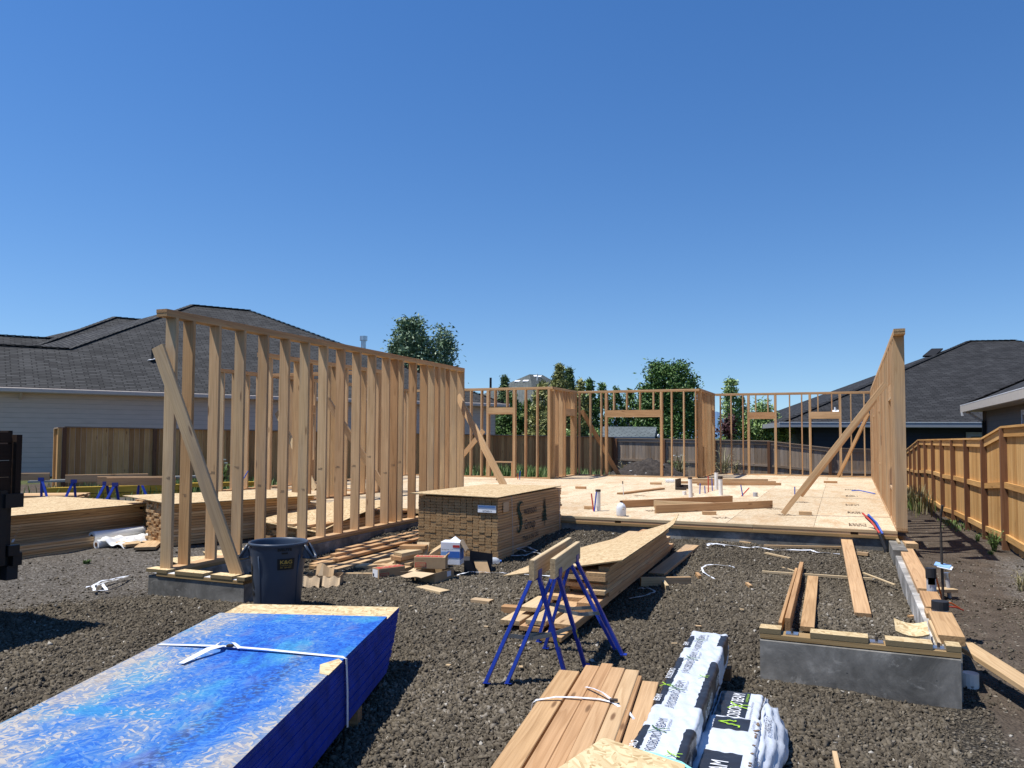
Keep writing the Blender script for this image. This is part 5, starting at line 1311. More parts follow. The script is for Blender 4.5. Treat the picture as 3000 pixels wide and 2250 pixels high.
# --- right side outside the foundation
board('plank', 'long knotty plank lying outside the right foundation, farthest of three', (.775, 11.3, .290), (.748, 8.40, .287), .16, .05, 'fir', 'plank')
board('plank', 'short middle plank outside the right foundation between two pipes', (.745, 8.26, .290), (.735, 7.52, .288), .15, .05, 'fir_red', 'plank')
board('plank', 'low plank piece directly behind the black capped stub pipe', (.668, 7.50, .284), (.664, 7.28, .283), .05, .04, 'fir_red', 'plank')
board('plank', 'thick reddish plank block outside the foundation nearest the camera', (.738, 7.26, .297), (.722, 6.42, .295), .17, .065, 'fir_red', 'plank')
board('plank', 'short plank jutting right behind the tall taped pipe', (.90, 9.6, .10), (1.12, 9.75, .09), .14, .035, 'fir_pale', 'plank')
board('plank', 'thick block sitting below the big end post of the right wall', (.80, 12.55, .30), (.88, 11.75, .29), .15, .07, 'fir', 'plank')
board('plank', 'thin board on edge beside the block under the end post', (.70, 12.4, .34), (.715, 11.6, .32), .03, .07, 'fir_pale', 'plank')
board('plank', 'long pale plank sloping off the right foundation corner to the frame edge', (.86, 6.95, .15), (1.78, 4.5, -.05), .14, .04, 'fir_pale', 'plank')
tag(MB().sheet(lambda a, b: (.36 + .22 * a, 6.42 + .2 * b, .33 + .05 * b - .03 * math.sin(a * 3)), 5, 3, .012, .3, .2).build('board_scrap', M['osb_pale']), 'torn strand board scrap leaning in the right foundation corner', 'offcut', None, 'thing')
def pipe(name, label, base, top, r, mat, capm=None, capr=None, group=None, caph=.04, n=14, cat='pipe'):
    root = thing(name, label, cat, base, 0, group)
    MB().tube([base, V3(base).lerp(V3(top), .5), top], r, n).build('pipe', M[mat], root, smooth=False)
    if capm:
        d = (V3(top) - V3(base)).normalized(); MB().tube([V3(top) - d * caph, V3(top) + d * .006], capr or r * 1.12, n).build('cap', M[capm], root)
    return root
p_ = pipe('stub_pipe', 'tall grey conduit taped black on top beside the long plank', (.785, 8.33, .0), (.775, 8.33, .515), .042, 'grey_pipe', 'black_soft', .047, caph=.09)
MB().sheet(lambda a, b: (.745 + .06 * a, 8.283, .375 + .06 * b), 3, 2, .003, .1, .1).build('tape', M['black_soft'], p_)
p_ = pipe('stub_pipe', 'short wide grey stub pipe capped with black plastic near the rebar', (.752, 7.40, .0), (.752, 7.40, .385), .060, 'grey_pipe', 'black_soft', .066, caph=.065)
pipe('stub_pipe', 'thin grey riser with shiny brass fitting standing in the dirt', (1.09, 9.75, -.05), (1.06, 9.75, .265), .022, 'grey_pipe', 'metal', .03, caph=.05)
rb = thing('rebar_stake', 'tall black rebar stake with a pale blue safety plate halfway up', 'rebar', (.80, 7.6, .1))
mb = MB(); mb.tube([(.80, 7.62, .05), (.797, 7.62, .5), (.792, 7.63, .9), (.793, 7.62, 1.08), (.807, 7.60, 1.17)], .011, 8); mb.build('bar', M['rebar'], rb)
for k in range(40):
    pass
MB().slab([(.728, 7.56, .665), (.84, 7.54, .645), (.872, 7.66, .655), (.755, 7.68, .675)], .006).build('safety_plate', M['pale_blue_print'], rb)
MB().slab([(.748, 7.54, .652), (.855, 7.52, .635), (.882, 7.64, .645), (.775, 7.66, .66)], .004).build('safety_plate', M['white'], rb)
tag(MB().tube([(.815, 8.36, .46), (.845, 8.40, .34), (.88, 8.5, .22), (.93, 8.66, .15), (1.0, 8.85, .11), (1.08, 8.95, .05)], .008, 8).build('hose', M['orange']), 'orange tube arching from the taped conduit to the dirt', 'tube', None, 'thing')
tag(MB().tube([(.87, 8.6, .12), (.95, 8.66, .11), (1.03, 8.76, .09), (1.10, 8.85, .05)], .007, 8).build('hose', M['red_pipe']), 'red tube lying just under the orange one', 'tube', None, 'thing')
wp = pipe('drain_pipe', 'white drain pipe stub behind the right concrete corner', (.86, 6.62, -.35), (.86, 6.62, .03), .055, 'white_pipe')
text(wp, '3034', (.875, 6.563, -.12), (0, 0, 1), (-1, 0, 0), .025, M['grey_print'], 'lettering', 1., .001)

# --- left lumber stacks
def bundle(name, label, corner, du, L, dv, Wd, z0, z1, bw, mat, group=None, jitter=.02, cat='lumber stack', shown='v0', part='board'):
    """corner at near right bottom; du along boards, dv across (away from the visible long side)"""
    root = thing(name, label, cat, (corner[0], corner[1], z0), 0, group)
    du, dv = Vector((*du, 0)).normalized(), Vector((*dv, 0)).normalized()
    nr = max(1, round((z1 - z0) / .0385)); h = (z1 - z0) / nr; nc = max(1, round(Wd / (bw + .003)))
    rest = MB(); cnt = 0
    for c in range(nc):
        for r in range(nr):
            o = Vector((corner[0], corner[1], 0)) + dv * (bw + .003) * (c + .5) + du * R.uniform(-jitter, jitter) + dv * R.uniform(-.015, .012)
            a = o + Vector((0, 0, z0 + h * (r + .5))); b = a + du * (L + R.uniform(-jitter * 3, jitter * 3))
            if (c < 2 or r >= nr - 1) and cnt < 98: MB().beam(a, b, bw, h * .90, (0, 0, 1), R.random(), .004).build(part, M[mat], root); cnt += 1
            else: rest.beam(a, b, bw, h * .95, (0, 0, 1), R.random())
    if rest.v: rest.build(part, M[mat], root)['kind'] = 'stuff'
    return root
s1 = bundle('lumber_stack', 'long lumber stack at far left with strand board lid and grey strap', (-10.28, 5.9), (.03, 1), 3.25, (-1, .03), 1.6, .14, .64, .14, 'fir_stack', jitter=.03)
MB().slab([(-12.6, 5.9, .672), (-10.12, 5.8, .665), (-10.03, 9.2, .668), (-12.5, 9.3, .675)], .012, (0, 1, 0), .6).build('lid_panel', M['osb'], s1)
MB().ribbon([(-10.27, 7.18, .55), (-10.255, 7.16, .5), (-10.25, 7.10, .4), (-10.25, 7.05, .3), (-10.255, 7.03, .22)], .03, [(1, 0, 0)] * 5).build('strap', M['white_strap'], s1)
for y in (6.4, 8.6): MB().beam((-12., y, .10), (-10.3, y, .10), .09, .07).build('bearer', M['fir_old'], s1)
bundle('lumber_stack', 'low row of planks lying along the foot of the far left stack', (-9.98, 5.9), (.02, 1), 3.1, (-1, .02), .29, .085, .275, .14, 'fir_stack', jitter=.05)
u2 = (.34, .94); v2 = (-.94, .34)
s2 = bundle('lumber_stack', 'thick stud stack seen end on behind the first garage studs', (-8.82, 8.37), u2, 2.36, v2, .84, .15, .745, BW, 'fir_stack', jitter=.02)
def q2(a, b, z): return (-8.72 + u2[0] * a + v2[0] * b, 8.27 + u2[1] * a + v2[1] * b, z)
MB().slab([q2(.0, 1.75, .79), q2(.0, 0, .765), q2(2.44, .0, .762), q2(2.44, 1.6, .77)], .012, (u2[0], u2[1], 0), .7).build('lid_panel', M['osb'], s2)
bundle('lumber_stack', 'lower stud stack left of the end-on stack, mostly hidden', (-9.72, 8.95), u2, 2.3, v2, .80, .15, .70, BW, 'fir_stack', jitter=.02)
s3 = bundle('lumber_stack', 'low plank stack inside the garage wall under a drooping sheet', (-7.0, 9.4), (0, 1), 2.45, (-1, 0), 1.0, .12, .44, .14, 'fir_stack', jitter=.08)
MB().sheet(lambda a, b: (-8.1 + 1.15 * a - .1 * b, 9.3 + 2.5 * b, .46 + .13 * b + .03 * math.sin(3 * b) - .12 * (1 - b) ** 2 * a), 8, 10, .012, 1.22, 2.44).build('drooping_sheet', M['osb'], s3)
board('plank', 'flat plank end in front of the end-on stack, left one', (-9.95, 8.45, .165), (-9.3, 8.2, .165), .28, .04, 'fir_pale')
board('plank', 'flat plank end in front of the end-on stack, right one', (-9.35, 8.55, .165), (-8.9, 8.0, .165), .28, .04, 'fir')
tag(MB().slab([(-8.1, 7.6, .14), (-7.5, 7.3, .14), (-7.1, 7.6, .14), (-7.7, 8.1, .14)], .012).build('board_scrap', M['osb_pale']), 'strand board offcut on gravel behind the first garage studs', 'offcut', None, 'thing')
tag(MB().slab([(-8.05, 8.2, .15), (-7.6, 7.85, .16), (-7.0, 8.3, .2), (-7.4, 8.8, .19)], .012).build('board_scrap', M['osb_pale']), 'second strand board offcut tilted behind the garage studs', 'offcut', None, 'thing')
# rolls of plastic
rl = thing('plastic_roll', 'upper white plastic roll lying against the low plank row', 'plastic roll', (-9.9, 8.3, .1))
MB().tube([(-10.0, 8.05, .26), (-9.95, 8.9, .26)], .075, 20).build('roll', M['white'], rl, smooth=False); MB().tube([(-10.001, 8.043, .26), (-10.0, 8.05, .26)], .035, 12).build('core', M['post'], rl)
rl = thing('plastic_roll', 'lower crumpled plastic roll half unrolled on the gravel', 'plastic roll', (-9.75, 8.3, .1))
MB().tube([(-9.82, 7.98, .17), (-9.74, 8.8, .17)], .065, 20).build('roll', M['white'], rl); MB().tube([(-9.822, 7.972, .17), (-9.82, 7.98, .17)], .03, 12).build('core', M['post'], rl)
MB().sheet(lambda a, b: (-9.78 + .42 * a, 8.0 + .85 * b + .1 * a, .235 - .12 * a + .03 * math.sin(a * 11 + b * 7) + .02 * math.sin(b * 19)), 14, 18, .003, .5, .9).build('loose_film', M['white'], rl, smooth=True)
# yellow joists, boards and grey sheet behind
yj = thing('joist_bundle', 'low bundle of yellow joists lying behind the back sawhorses', 'joists', (-16.8, 13.6, .15))
for r in range(2):
    for c in range(3): MB().beam((-17.6, 12.9 + c * .12, .20 + .17 * r), (-15.9, 15.3 + c * .12, .20 + .17 * r), .09, .15, (0, 0, 1)).build('joist', M['yellow_wood'], yj)
yj = thing('joist_bundle', 'yellow joist ends lying beyond the second and third garage studs', 'joists', (-15.2, 14.6, .15))
for c in range(3): MB().beam((-14.6, 14.2 + c * .12, .52), (-13.4, 15.6 + c * .1, .52), .09, .10, (0, 0, 1)).build('joist', M['yellow_wood'], yj)
bundle('lumber_stack', 'short lumber stack with long pale boards behind the leftmost sawhorse', (-17.2, 10.9), (.82, .57), 2.1, (-.57, .82), .8, .15, .40, .14, 'fir_stack')
tag(MB().beam((-19.2, 13.6, .52), (-15.9, 16.9, .60), .5, .05, (0, 0, 1)).build('grey_plank', M['grey_steel']), 'long grey plank lying along the foot of the left fence', 'plank', None, 'thing')

# --- dark trailer at the left edge
tr = thing('dump_trailer', 'black trailer with dark wooden side boards at the left frame edge', 'trailer', (-7.6, 3.4, .0))
xr, yr = -6.63, 4.58
MB().beam((xr - .98, 1.6, .92), (xr - .98, yr - .02, .92), 1.9, .64, (0, 0, 1), .5, .01).build('bed', M['black'], tr)
MB().beam((xr - .98, 1.7, .50), (xr - .98, yr - .12, .50), .9, .18, (0, 0, 1)).build('chassis', M['black'], tr)
for z in (1.30, 1.445, 1.59): MB().beam((xr - .03, 1.65, z), (xr - .03, yr - .05, z), .04, .14, (0, 0, 1)).build('side_board', M['trailer_wood'], tr)
MB().beam((xr - .03, 1.65, 1.715), (xr - .03, yr - .05, 1.715), .04, .09, (0, 0, 1)).build('side_board', M['trailer_wood'], tr)
for z in (1.30, 1.445, 1.59, 1.715): MB().beam((xr - 1.9, yr - .03, z), (xr - .06, yr - .03, z), .04, .12, (0, 0, 1)).build('side_board', M['trailer_wood'], tr)
for x in (xr - .02, xr - .95): MB().beam((x, yr - .005, 1.2), (x, yr - .005, 1.74), .09, .05, (0, 1, 0)).build('stake', M['trailer_wood'], tr)
for y in (4.45, 3.4, 2.4): MB().beam((xr - .005, y, .62), (xr - .005, y, 1.26), .07, .06, (0, 1, 0)).build('rib', M['black'], tr)
MB().beam((xr - 1.9, yr + .01, .66), (xr + .03, yr + .01, .66), .08, .11, (0, 0, 1)).build('bumper', M['black'], tr)
MB().box((xr + .02, yr - .05, 1.17), (.07, .16, .12)).build('latch', M['black'], tr); MB().box((xr + .015, yr - .03, .74), (.05, .1, .09)).build('latch', M['black'], tr)
MB().box((xr - .06, yr - .02, .545), (.14, .10, .12)).build('tail_lamp', M['black_soft'], tr)
for y in (2.4, 3.1):
    for x in (xr - .35, xr - 1.6):
        w = MB().tube([(x - .1, y, .36), (x + .1, y, .36)], .34, 28).build('wheel', M['black_soft'], tr); MB().tube([(x + .09, y, .36), (x + .105, y, .36)], .18, 20).build('rim', M['grey_steel'], w, local=False)

# ================================================================ things on the deck
board('beam', 'front long timber beam lying on the deck, nearest of the three', (-2.86, 12.96, FZ + .068), (-1.15, 14.88, FZ + .068), .04, .134, 'fir', 'timber')
board('beam', 'middle timber beam on the deck with its end behind the water jug', (-3.62, 13.68, FZ + .067), (-1.96, 15.75, FZ + .067), .04, .132, 'fir', 'timber')
board('beam', 'timber beam leaning between the other two on the deck', (-3.12, 14.02, FZ + .063), (-1.95, 14.05, FZ + .06), .038, .125, 'fir_pale', 'timber')
board('deck_board', 'single reddish board lying on the deck beside a thin white rod', (-4.5, 16.8, FZ + .02), (-4.0, 18.9, FZ + .02), .14, .038, 'fir_red')
board('deck_board', 'rear of three thin boards lying by the back wall corner', (-3.93, 22.5, FZ + .05), (-1.92, 23.4, FZ + .05), .09, .06, 'fir_old')
board('deck_board', 'middle of three thin boards lying by the back wall corner', (-4.1, 21.3, FZ + .04), (-1.65, 22.6, FZ + .04), .09, .06, 'fir')
board('deck_board', 'front of three thin boards lying by the back wall corner', (-3.47, 20.8, FZ + .04), (-1.46, 21.8, FZ + .04), .09, .06, 'fir')
for lb_, (x, y), l, a in (('small block on the deck behind the stud pack', (-5.85, 18.2), .26, .1), ('small block on the deck beside the front pipe', (-4.1, 13.2), .15, .2), ('wood block on the deck in front of the long front beam', (-2.0, 13.12), .22, .3), ('small block on the deck near the soil heap opening', (-4.55, 20.7), .3, .1),
                          ('wood block beside the foot of the near thin brace', (-.54, 13.8), .2, .1), ('small block near the farthest back wall', (-.25, 23.6), .35, .1), ('tiny block among the riser pipes', (-2.98, 17.2), .05, .1)):
    tag(MB().box((x, y, FZ + .03), (l, .09, .055), None, a, .003).build('block', M['fir']), lb_, 'offcut', None, 'thing')
pipe('riser_pipe', 'white capped vent pipe at the deck front beside red and blue tubes', (-3.86, 12.98, FZ), (-3.86, 12.98, FZ + .36), .042, 'white_pipe', 'rebar', .047, None, .03)
pipe('riser_pipe', 'white pipe with blue lower half right of the dark bracket', (-2.89, 16.5, FZ), (-2.905, 16.5, FZ + .43), .042, 'white_pipe', 'rebar', .046, None, .03)
pipe('riser_pipe', 'rear of two tall white capped pipes near the back corner', (-2.78, 19.4, FZ), (-2.78, 19.4, FZ + .45), .045, 'white_pipe', 'rebar', .049, None, .03)
pipe('riser_pipe', 'front of two tall white capped pipes near the back corner', (-2.42, 17.55, FZ), (-2.43, 17.55, FZ + .41), .045, 'white_pipe', 'rebar', .052, None, .05)
pipe('stub_pipe', 'short white pipe stub on the deck', (-3.17, 17.3, FZ), (-3.17, 17.3, FZ + .08), .045, 'white_pipe')
pipe('stub_pipe', 'short grey blue pipe stub right of the crossed tubes', (-1.69, 17.5, FZ), (-1.69, 17.5, FZ + .09), .05, 'grey_pipe')
for lb_, a, b, m in (('red tube beside the front white pipe', (-3.90, 12.85, FZ), (-3.95, 12.88, FZ + .30), 'red_pipe'), ('blue tube beside the front white pipe', (-3.88, 12.82, FZ), (-3.86, 12.88, FZ + .33), 'blue_pipe'),
                     ('left blue tube right of the blue and white pipe', (-2.9, 17.7, FZ), (-2.89, 17.7, FZ + .24), 'blue_pipe'), ('short blue tube between the taller tubes', (-2.83, 18., FZ), (-2.84, 18., FZ + .17), 'blue_pipe'),
                     ('tall thin red tube among the riser pipes', (-2.82, 18.4, FZ), (-2.82, 18.4, FZ + .37), 'red_pipe'), ('blue tube just right of the tall red tube', (-2.81, 18.95, FZ), (-2.82, 18.95, FZ + .29), 'blue_pipe'),
                     ('blue tube of the crossed pair on the deck', (-1.95, 17.5, FZ), (-1.99, 17.5, FZ + .24), 'blue_pipe'), ('red tube leaning right in the crossed pair', (-1.98, 17.5, FZ), (-1.82, 17.55, FZ + .18), 'red_pipe'),
                     ('red tube far left on the deck beyond the stud pack', (-8.8, 21.3, FZ), (-8.8, 21.3, FZ + .17), 'red_pipe'), ('blue tube far left on the deck beyond the stud pack', (-8.7, 21.2, FZ), (-8.68, 21.2, FZ + .25), 'blue_pipe'),
                     ('lone dark tube left of the near thin brace', (-.9, 17.75, FZ), (-.9, 17.75, FZ + .22), 'blue_pipe'), ('blue tube leaning by the third garage stud', (-12.2, 13.2, .3), (-12.0, 13.5, .95), 'blue_pipe')):
    tag(MB().tube([a, b], .012, 8).build('riser_tube', M[m]), lb_, 'tube', None, 'thing')
pipe('marker_rod', 'thin white rod with dark tip standing on the deck', (-4.36, 16.6, FZ), (-4.38, 16.6, FZ + .30), .008, 'white_pipe', 'rebar', .012, None, .05, 8, 'rod')
tag(MB().tube([(.25, 20.0, FZ + .03), (.4, 19.9, FZ + .05), (.72, 19.3, FZ + .02)], .012, 8).build('tube_bunch', M['blue_pipe']), 'dark blue tubing lying on the deck by the right wall', 'tube', None, 'thing')
tag(MB().tube([(.34, 12.25, FZ + .15), (.44, 12.08, FZ + .06), (.50, 11.90, .40), (.56, 11.85, .22), (.57, 11.84, .12)], .026, 10).build('tube_bunch', M['black_soft']), 'black sleeved tube bending down over the deck edge', 'tube', None, 'thing')
tag(MB().tube([(.29, 12.24, FZ + .20), (.40, 12.1, FZ + .10), (.49, 11.90, .43)], .013, 8).build('tube_bunch', M['red_pipe']), 'red tube end poking out above the deck edge', 'tube', None, 'thing')
tag(MB().tube([(.36, 12.2, FZ + .19), (.46, 12.08, FZ + .09), (.53, 11.9, .42)], .014, 8).build('tube_bunch', M['blue_pipe']), 'blue tube end beside the red one above the deck edge', 'tube', None, 'thing')
for lb_, x, y in (('dark square bracket standing on the deck left of the pipes', -3.66, 18.85),):
    br = thing('metal_bracket', lb_, 'bracket', (x, y, FZ))
    MB().beam((x, y, FZ + .13), (x + .02, y + .5, FZ + .13), .03, .25, (0, 0, 1)).build('back_plate', M['rebar'], br)
    MB().beam((x, y, FZ + .03), (x + .25, y + .03, FZ + .03), .06, .06, (0, 0, 1)).build('arm', M['rebar'], br); MB().beam((x, y + .5, FZ + .05), (x + .25, y + .53, FZ + .05), .1, .1, (0, 0, 1)).build('arm', M['rebar'], br)
jg = thing('water_jug', 'translucent white water jug with purple cap at the deck front', 'jug', (-3.27, 12.3, FZ))
m, nt, b_ = newmat('milky_plastic'); b_.inputs['Base Color'].default_value = (.80, .83, .88, 1); b_.inputs['Roughness'].default_value = .4; b_.inputs['Transmission Weight'].default_value = .25; M['milk'] = m
def jugp(r, z): return r, z
MB().lathe([(0, 0), (.07, 0), (.078, .015), (.079, .12), (.076, .145), (.058, .182), (.025, .21), (.018, .225), (0, .225)], (-3.27, 12.3, FZ + .001), 20).build('body', M['milk'], jg, smooth=True)
MB().tube([(-3.27, 12.3, FZ + .22), (-3.27, 12.3, FZ + .245)], .024, 14).build('cap', M['post'], jg)
MB().tube([(-3.235, 12.235, FZ + .205), (-3.22, 12.215, FZ + .19), (-3.205, 12.20, FZ + .15), (-3.215, 12.215, FZ + .11)], .013, 8).build('handle', M['milk'], jg, smooth=True)
tag(MB().tube([(-4.5, 21.7, FZ + .05), (-4.3, 21.75, FZ + .05), (-4.25, 21.76, FZ + .05)], [.05, .05, .02], 12).build('water_bottle', M['clear']), 'small clear bottle lying on the deck before the soil heap', 'bottle', None, 'thing')
tag(MB().tube([(-9.1, 20.6, FZ), (-9.1, 20.6, FZ + .09)], .09, 14).build('stub_pipe', M['rebar']), 'short dark pipe stub on the deck beyond the stud pack', 'pipe', None, 'thing')
# ================================================================ neighbouring houses
def P2(q, h, n, a, b, z): return (q[0] + h[0] * a + n[0] * b, q[1] + h[1] * a + n[1] * b, z)
def ridge_cap(parent, pts, w=.26, mat='shingle'):
    """overlapping cap shingles along a hip or ridge"""
    mb = MB()
    for a, b in zip(pts, pts[1:]):
        a, b = V3(a), V3(b); L = (b - a).length; k = max(1, int(L / .30)); d = (b - a).normalized()
        for i in range(k):
            p = a + d * (L * i / k); q = a + d * (L * (i + 1.12) / k); mb.beam(p + Vector((0, 0, .035)), q + Vector((0, 0, .012)), w, .022, (0, 0, 1), .5)
    mb.build('ridge_cap', M[mat], parent)
def roof_poly(parent, pts, ua, mat, name='roof'):
    pts = [V3(p) for p in pts]; nrm = (pts[1] - pts[0]).cross(pts[2] - pts[0]).normalized()
    if nrm.z < 0: nrm = -nrm
    u = V3(ua).normalized(); v = nrm.cross(u)
    mb = MB(); mb.poly(pts, u, v, .5); mb.poly([p - nrm * .16 for p in pts][::-1], u, v, .5)
    n = len(pts)
    for i in range(n):
        j = (i + 1) % n; mb.poly([pts[i], pts[i] - nrm * .16, pts[j] - nrm * .16, pts[j]])
    return mb.build(name, M[mat], parent)
def window(parent, c, along, nrm, w, h, mat='trim', fw_=.1, mullion=False, inner='curtain', zdown=0.):
    """framed window centred at c on a wall, facing nrm"""
    c, u, nn = V3(c), V3(along).normalized(), V3(nrm).normalized(); zv = Vector((0, 0, 1))
    mb = MB(); o = nn * .03
    for s in (-1, 1): mb.beam(c + u * s * (w / 2 + fw_ / 2) - zv * (h / 2 + fw_) + o, c + u * s * (w / 2 + fw_ / 2) + zv * (h / 2 + fw_) + o, fw_, .06, nn, .5)
    for s in (-1, 1): mb.beam(c - u * (w / 2) + zv * s * (h / 2 + fw_ / 2) + o, c + u * (w / 2) + zv * s * (h / 2 + fw_ / 2) + o, .058, fw_, zv, .5)
    if mullion: mb.beam(c - zv * h / 2 + o, c + zv * h / 2 + o, .05, .05, nn, .5)
    f = mb.build('window', M[mat], parent)
    MB().slab([c - u * w / 2 - zv * h / 2 + nn * .012, c + u * w / 2 - zv * h / 2 + nn * .012, c + u * w / 2 + zv * h / 2 + nn * .012, c - u * w / 2 + zv * h / 2 + nn * .012], .01).build('pane', M['glass_dark'], f)
    if inner:
        mb = MB()
        for k in range(9): 
            a = c + u * (-w / 2 + w * (k + .15) / 9) + nn * .016; b = c + u * (-w / 2 + w * (k + .8) / 9) + nn * .016
            mb.poly([a - zv * h * .48, b - zv * h * .48, b + zv * h * .48, a + zv * h * .48])
        mb.build('blind', M[inner], f)
    return f

# --- grey house at left
LQ = (-15.57, 36.27); lh = (-.526, -.851); ln = (-.851, .526); lz = 3.35   # a runs left along the eave, b runs back
lp = lambda a, b, z: P2(LQ, lh, ln, a, b, z)
gh = thing('grey_house', 'pale grey lap sided house with large charcoal hip roof at left', 'house', (*LQ, .2))
run = 10.05; zr = lz + .51 * run; AL = 34.
roof_poly(gh, [lp(0, 0, lz), lp(10.05, run, zr), lp(13.03, run, zr), lp(19.2, 3.6, lz + .51 * 3.6), lp(AL, 3.5, lz + .51 * 3.5), lp(AL, 0, lz)], (lh[0], lh[1], 0), 'shingle')
roof_poly(gh, [lp(0, 0, lz), lp(0, 20.1, lz), lp(10.05, run, zr)], (ln[0], ln[1], 0), 'shingle')
roof_poly(gh, [lp(0, 20.1, lz), lp(23, 20.1, lz), lp(13.03, run, zr), lp(10.05, run, zr)], (lh[0], lh[1], 0), 'shingle')
roof_poly(gh, [lp(13.03, run, zr), lp(19.2, 3.6, lz + .51 * 3.6), lp(23., 6, lz + 1.0), lp(23, 20.1, lz)], (ln[0], ln[1], 0), 'shingle')
z1 = lz + .51 * (11.45 - 3.); zb1 = lz + .51 * (7.41 - 3)
A_ = lambda p: p
br, bl_, bh = (-33.16, 29.58, 7.68), (-33.97, 28.29, 7.69), (-32.41, 23.11, 5.62)
roof_poly(gh, [(-28.6, 27.2, 4.4), br, bl_, bh, (-29.3, 20.7, 4.3)], (lh[0], lh[1], 0), 'shingle')
roof_poly(gh, [br, (-28.6, 27.2, 4.4), (-34, 34, 4.6), (-38, 31, 4.6)], (ln[0], ln[1], 0), 'shingle')
roof_poly(gh, [bl_, br, (-38, 31, 4.6), (-38.5, 26, 4.6)], (lh[0], lh[1], 0), 'shingle')
roof_poly(gh, [bh, bl_, (-38.5, 26, 4.6), (-36, 20, 4.6)], (ln[0], ln[1], 0), 'shingle')
c1_, c2_ = (-33.80, 24.90, 6.20), (-37.5, 18.7, 6.15)
roof_poly(gh, [(-30.4, 23.6, 4.4), c1_, c2_, (-34.0, 15.0, 4.0)], (lh[0], lh[1], 0), 'shingle')
roof_poly(gh, [c1_, (-30.4, 23.6, 4.4), (-37, 27.5, 4.4)], (ln[0], ln[1], 0), 'shingle')
roof_poly(gh, [c2_, c1_, (-37, 27.5, 4.4), (-41, 20, 4.2)], (lh[0], lh[1], 0), 'shingle')
ridge_cap(gh, [lp(0, 0, lz), lp(10.05, run, zr), lp(13.03, run, zr), lp(19.2, 3.6, lz + .51 * 3.6)])
ridge_cap(gh, [lp(19.2, 3.6, lz + .51 * 3.6), lp(AL, 3.5, lz + .51 * 3.5)]); ridge_cap(gh, [br, bl_, bh]); ridge_cap(gh, [c1_, c2_])
wz0 = .0
def wallq(parent, p, q, z0, z1, mat, th=.15, name='wall'):
    a, b = V3((p[0], p[1], 0)), V3((q[0], q[1], 0)); u = (b - a).normalized(); n = Vector((-u.y, u.x, 0)); mb = MB(); L = (b - a).length
    P = [a + Vector((0, 0, z0)), b + Vector((0, 0, z0)), b + Vector((0, 0, z1)), a + Vector((0, 0, z1))]
    mb.poly(P, u, (0, 0, 1), .5, (0, 0)); mb.poly([x + n * th for x in P][::-1], u, (0, 0, 1), .5)
    for i in range(4): j = (i + 1) % 4; mb.poly([P[j], P[i], P[i] + n * th, P[j] + n * th])
    return mb.build(name, M[mat], parent)
wallq(gh, lp(.55, .5, 0), lp(AL - .5, .5, 0), .15, 3.2, 'siding_grey'); wallq(gh, lp(.55, 19.6, 0), lp(.55, .5, 0), -.1, 3.2, 'siding_grey')
wallq(gh, lp(AL - .5, .5, 0), lp(AL - .5, 19.6, 0), .1, 3.2, 'siding_grey')
MB().slab([lp(0.02, .02, 3.2), lp(AL, .02, 3.2), lp(AL, .7, 3.2), lp(.02, .7, 3.2)], .02).build('soffit', M['trim'], gh)
MB().beam(lp(-.06, -.06, 3.285), lp(AL, -.06, 3.285), .13, .16, (0, 0, 1), .5, .02).build('gutter', M['gutter'], gh)
MB().beam(lp(-.05, 0, 3.285), lp(-.05, 20, 3.285), .13, .16, (0, 0, 1), .5, .02).build('gutter', M['gutter'], gh)
for a in (20.97,):
    MB().beam(lp(a, .42, .2), lp(a, .42, 2.95), .08, .06, (ln[0], ln[1], 0), .5).build('downspout', M['gutter'], gh); MB().beam(lp(a, .42, 2.95), lp(a, -.02, 3.22), .08, .06, (0, 0, 1), .5).build('downspout', M['gutter'], gh)
wn_ = (-ln[0], -ln[1], 0)
window(gh, lp(14.55, .48, 2.02), (lh[0], lh[1], 0), wn_, 1.25, 1.2); window(gh, lp(12.0, .48, 2.02), (lh[0], lh[1], 0), wn_, 1.0, 1.2); window(gh, lp(8.5, .48, 2.0), (lh[0], lh[1], 0), wn_, 1.4, 1.2, mullion=True)
window(gh, lp(1.25, .48, 1.95), (lh[0], lh[1], 0), wn_, .62, 1.15, inner=None)
MB().box(lp(20.0, .47, .75), (.22, .1, .22), rz=math.atan2(lh[1], lh[0])).build('outlet_box', M['trim'], gh)
rp = lambda a, b: Vector(lp(a, b, lz + .51 * b))
def roof_pipe(parent, p, h, r, mat='black', flash=True, hood=False):
    p = V3(p); MB().tube([p, p + Vector((0, 0, h))], r, 12).build('vent_pipe', M[mat], parent)
    if flash: MB().slab([p + Vector((-.16, -.14, .02)), p + Vector((.16, -.18, .03)), p + Vector((.2, .1, .12)), p + Vector((-.1, .16, .12))], .02).build('flashing', M['white'], parent)
roof_pipe(gh, rp(16.2, 2.9), .55, .05); roof_pipe(gh, (-16.9, 37.1, 4.1), .7, .06, flash=False)
MB().tube([rp(5.5, 5.4), rp(5.5, 5.4) + Vector((0, 0, .62))], .13, 16).build('flue', M['metal'], gh); MB().tube([rp(5.5, 5.4) + Vector((0, 0, .62)), rp(5.5, 5.4) + Vector((0, 0, .86))], .20, 16).build('flue_cap', M['metal'], gh)

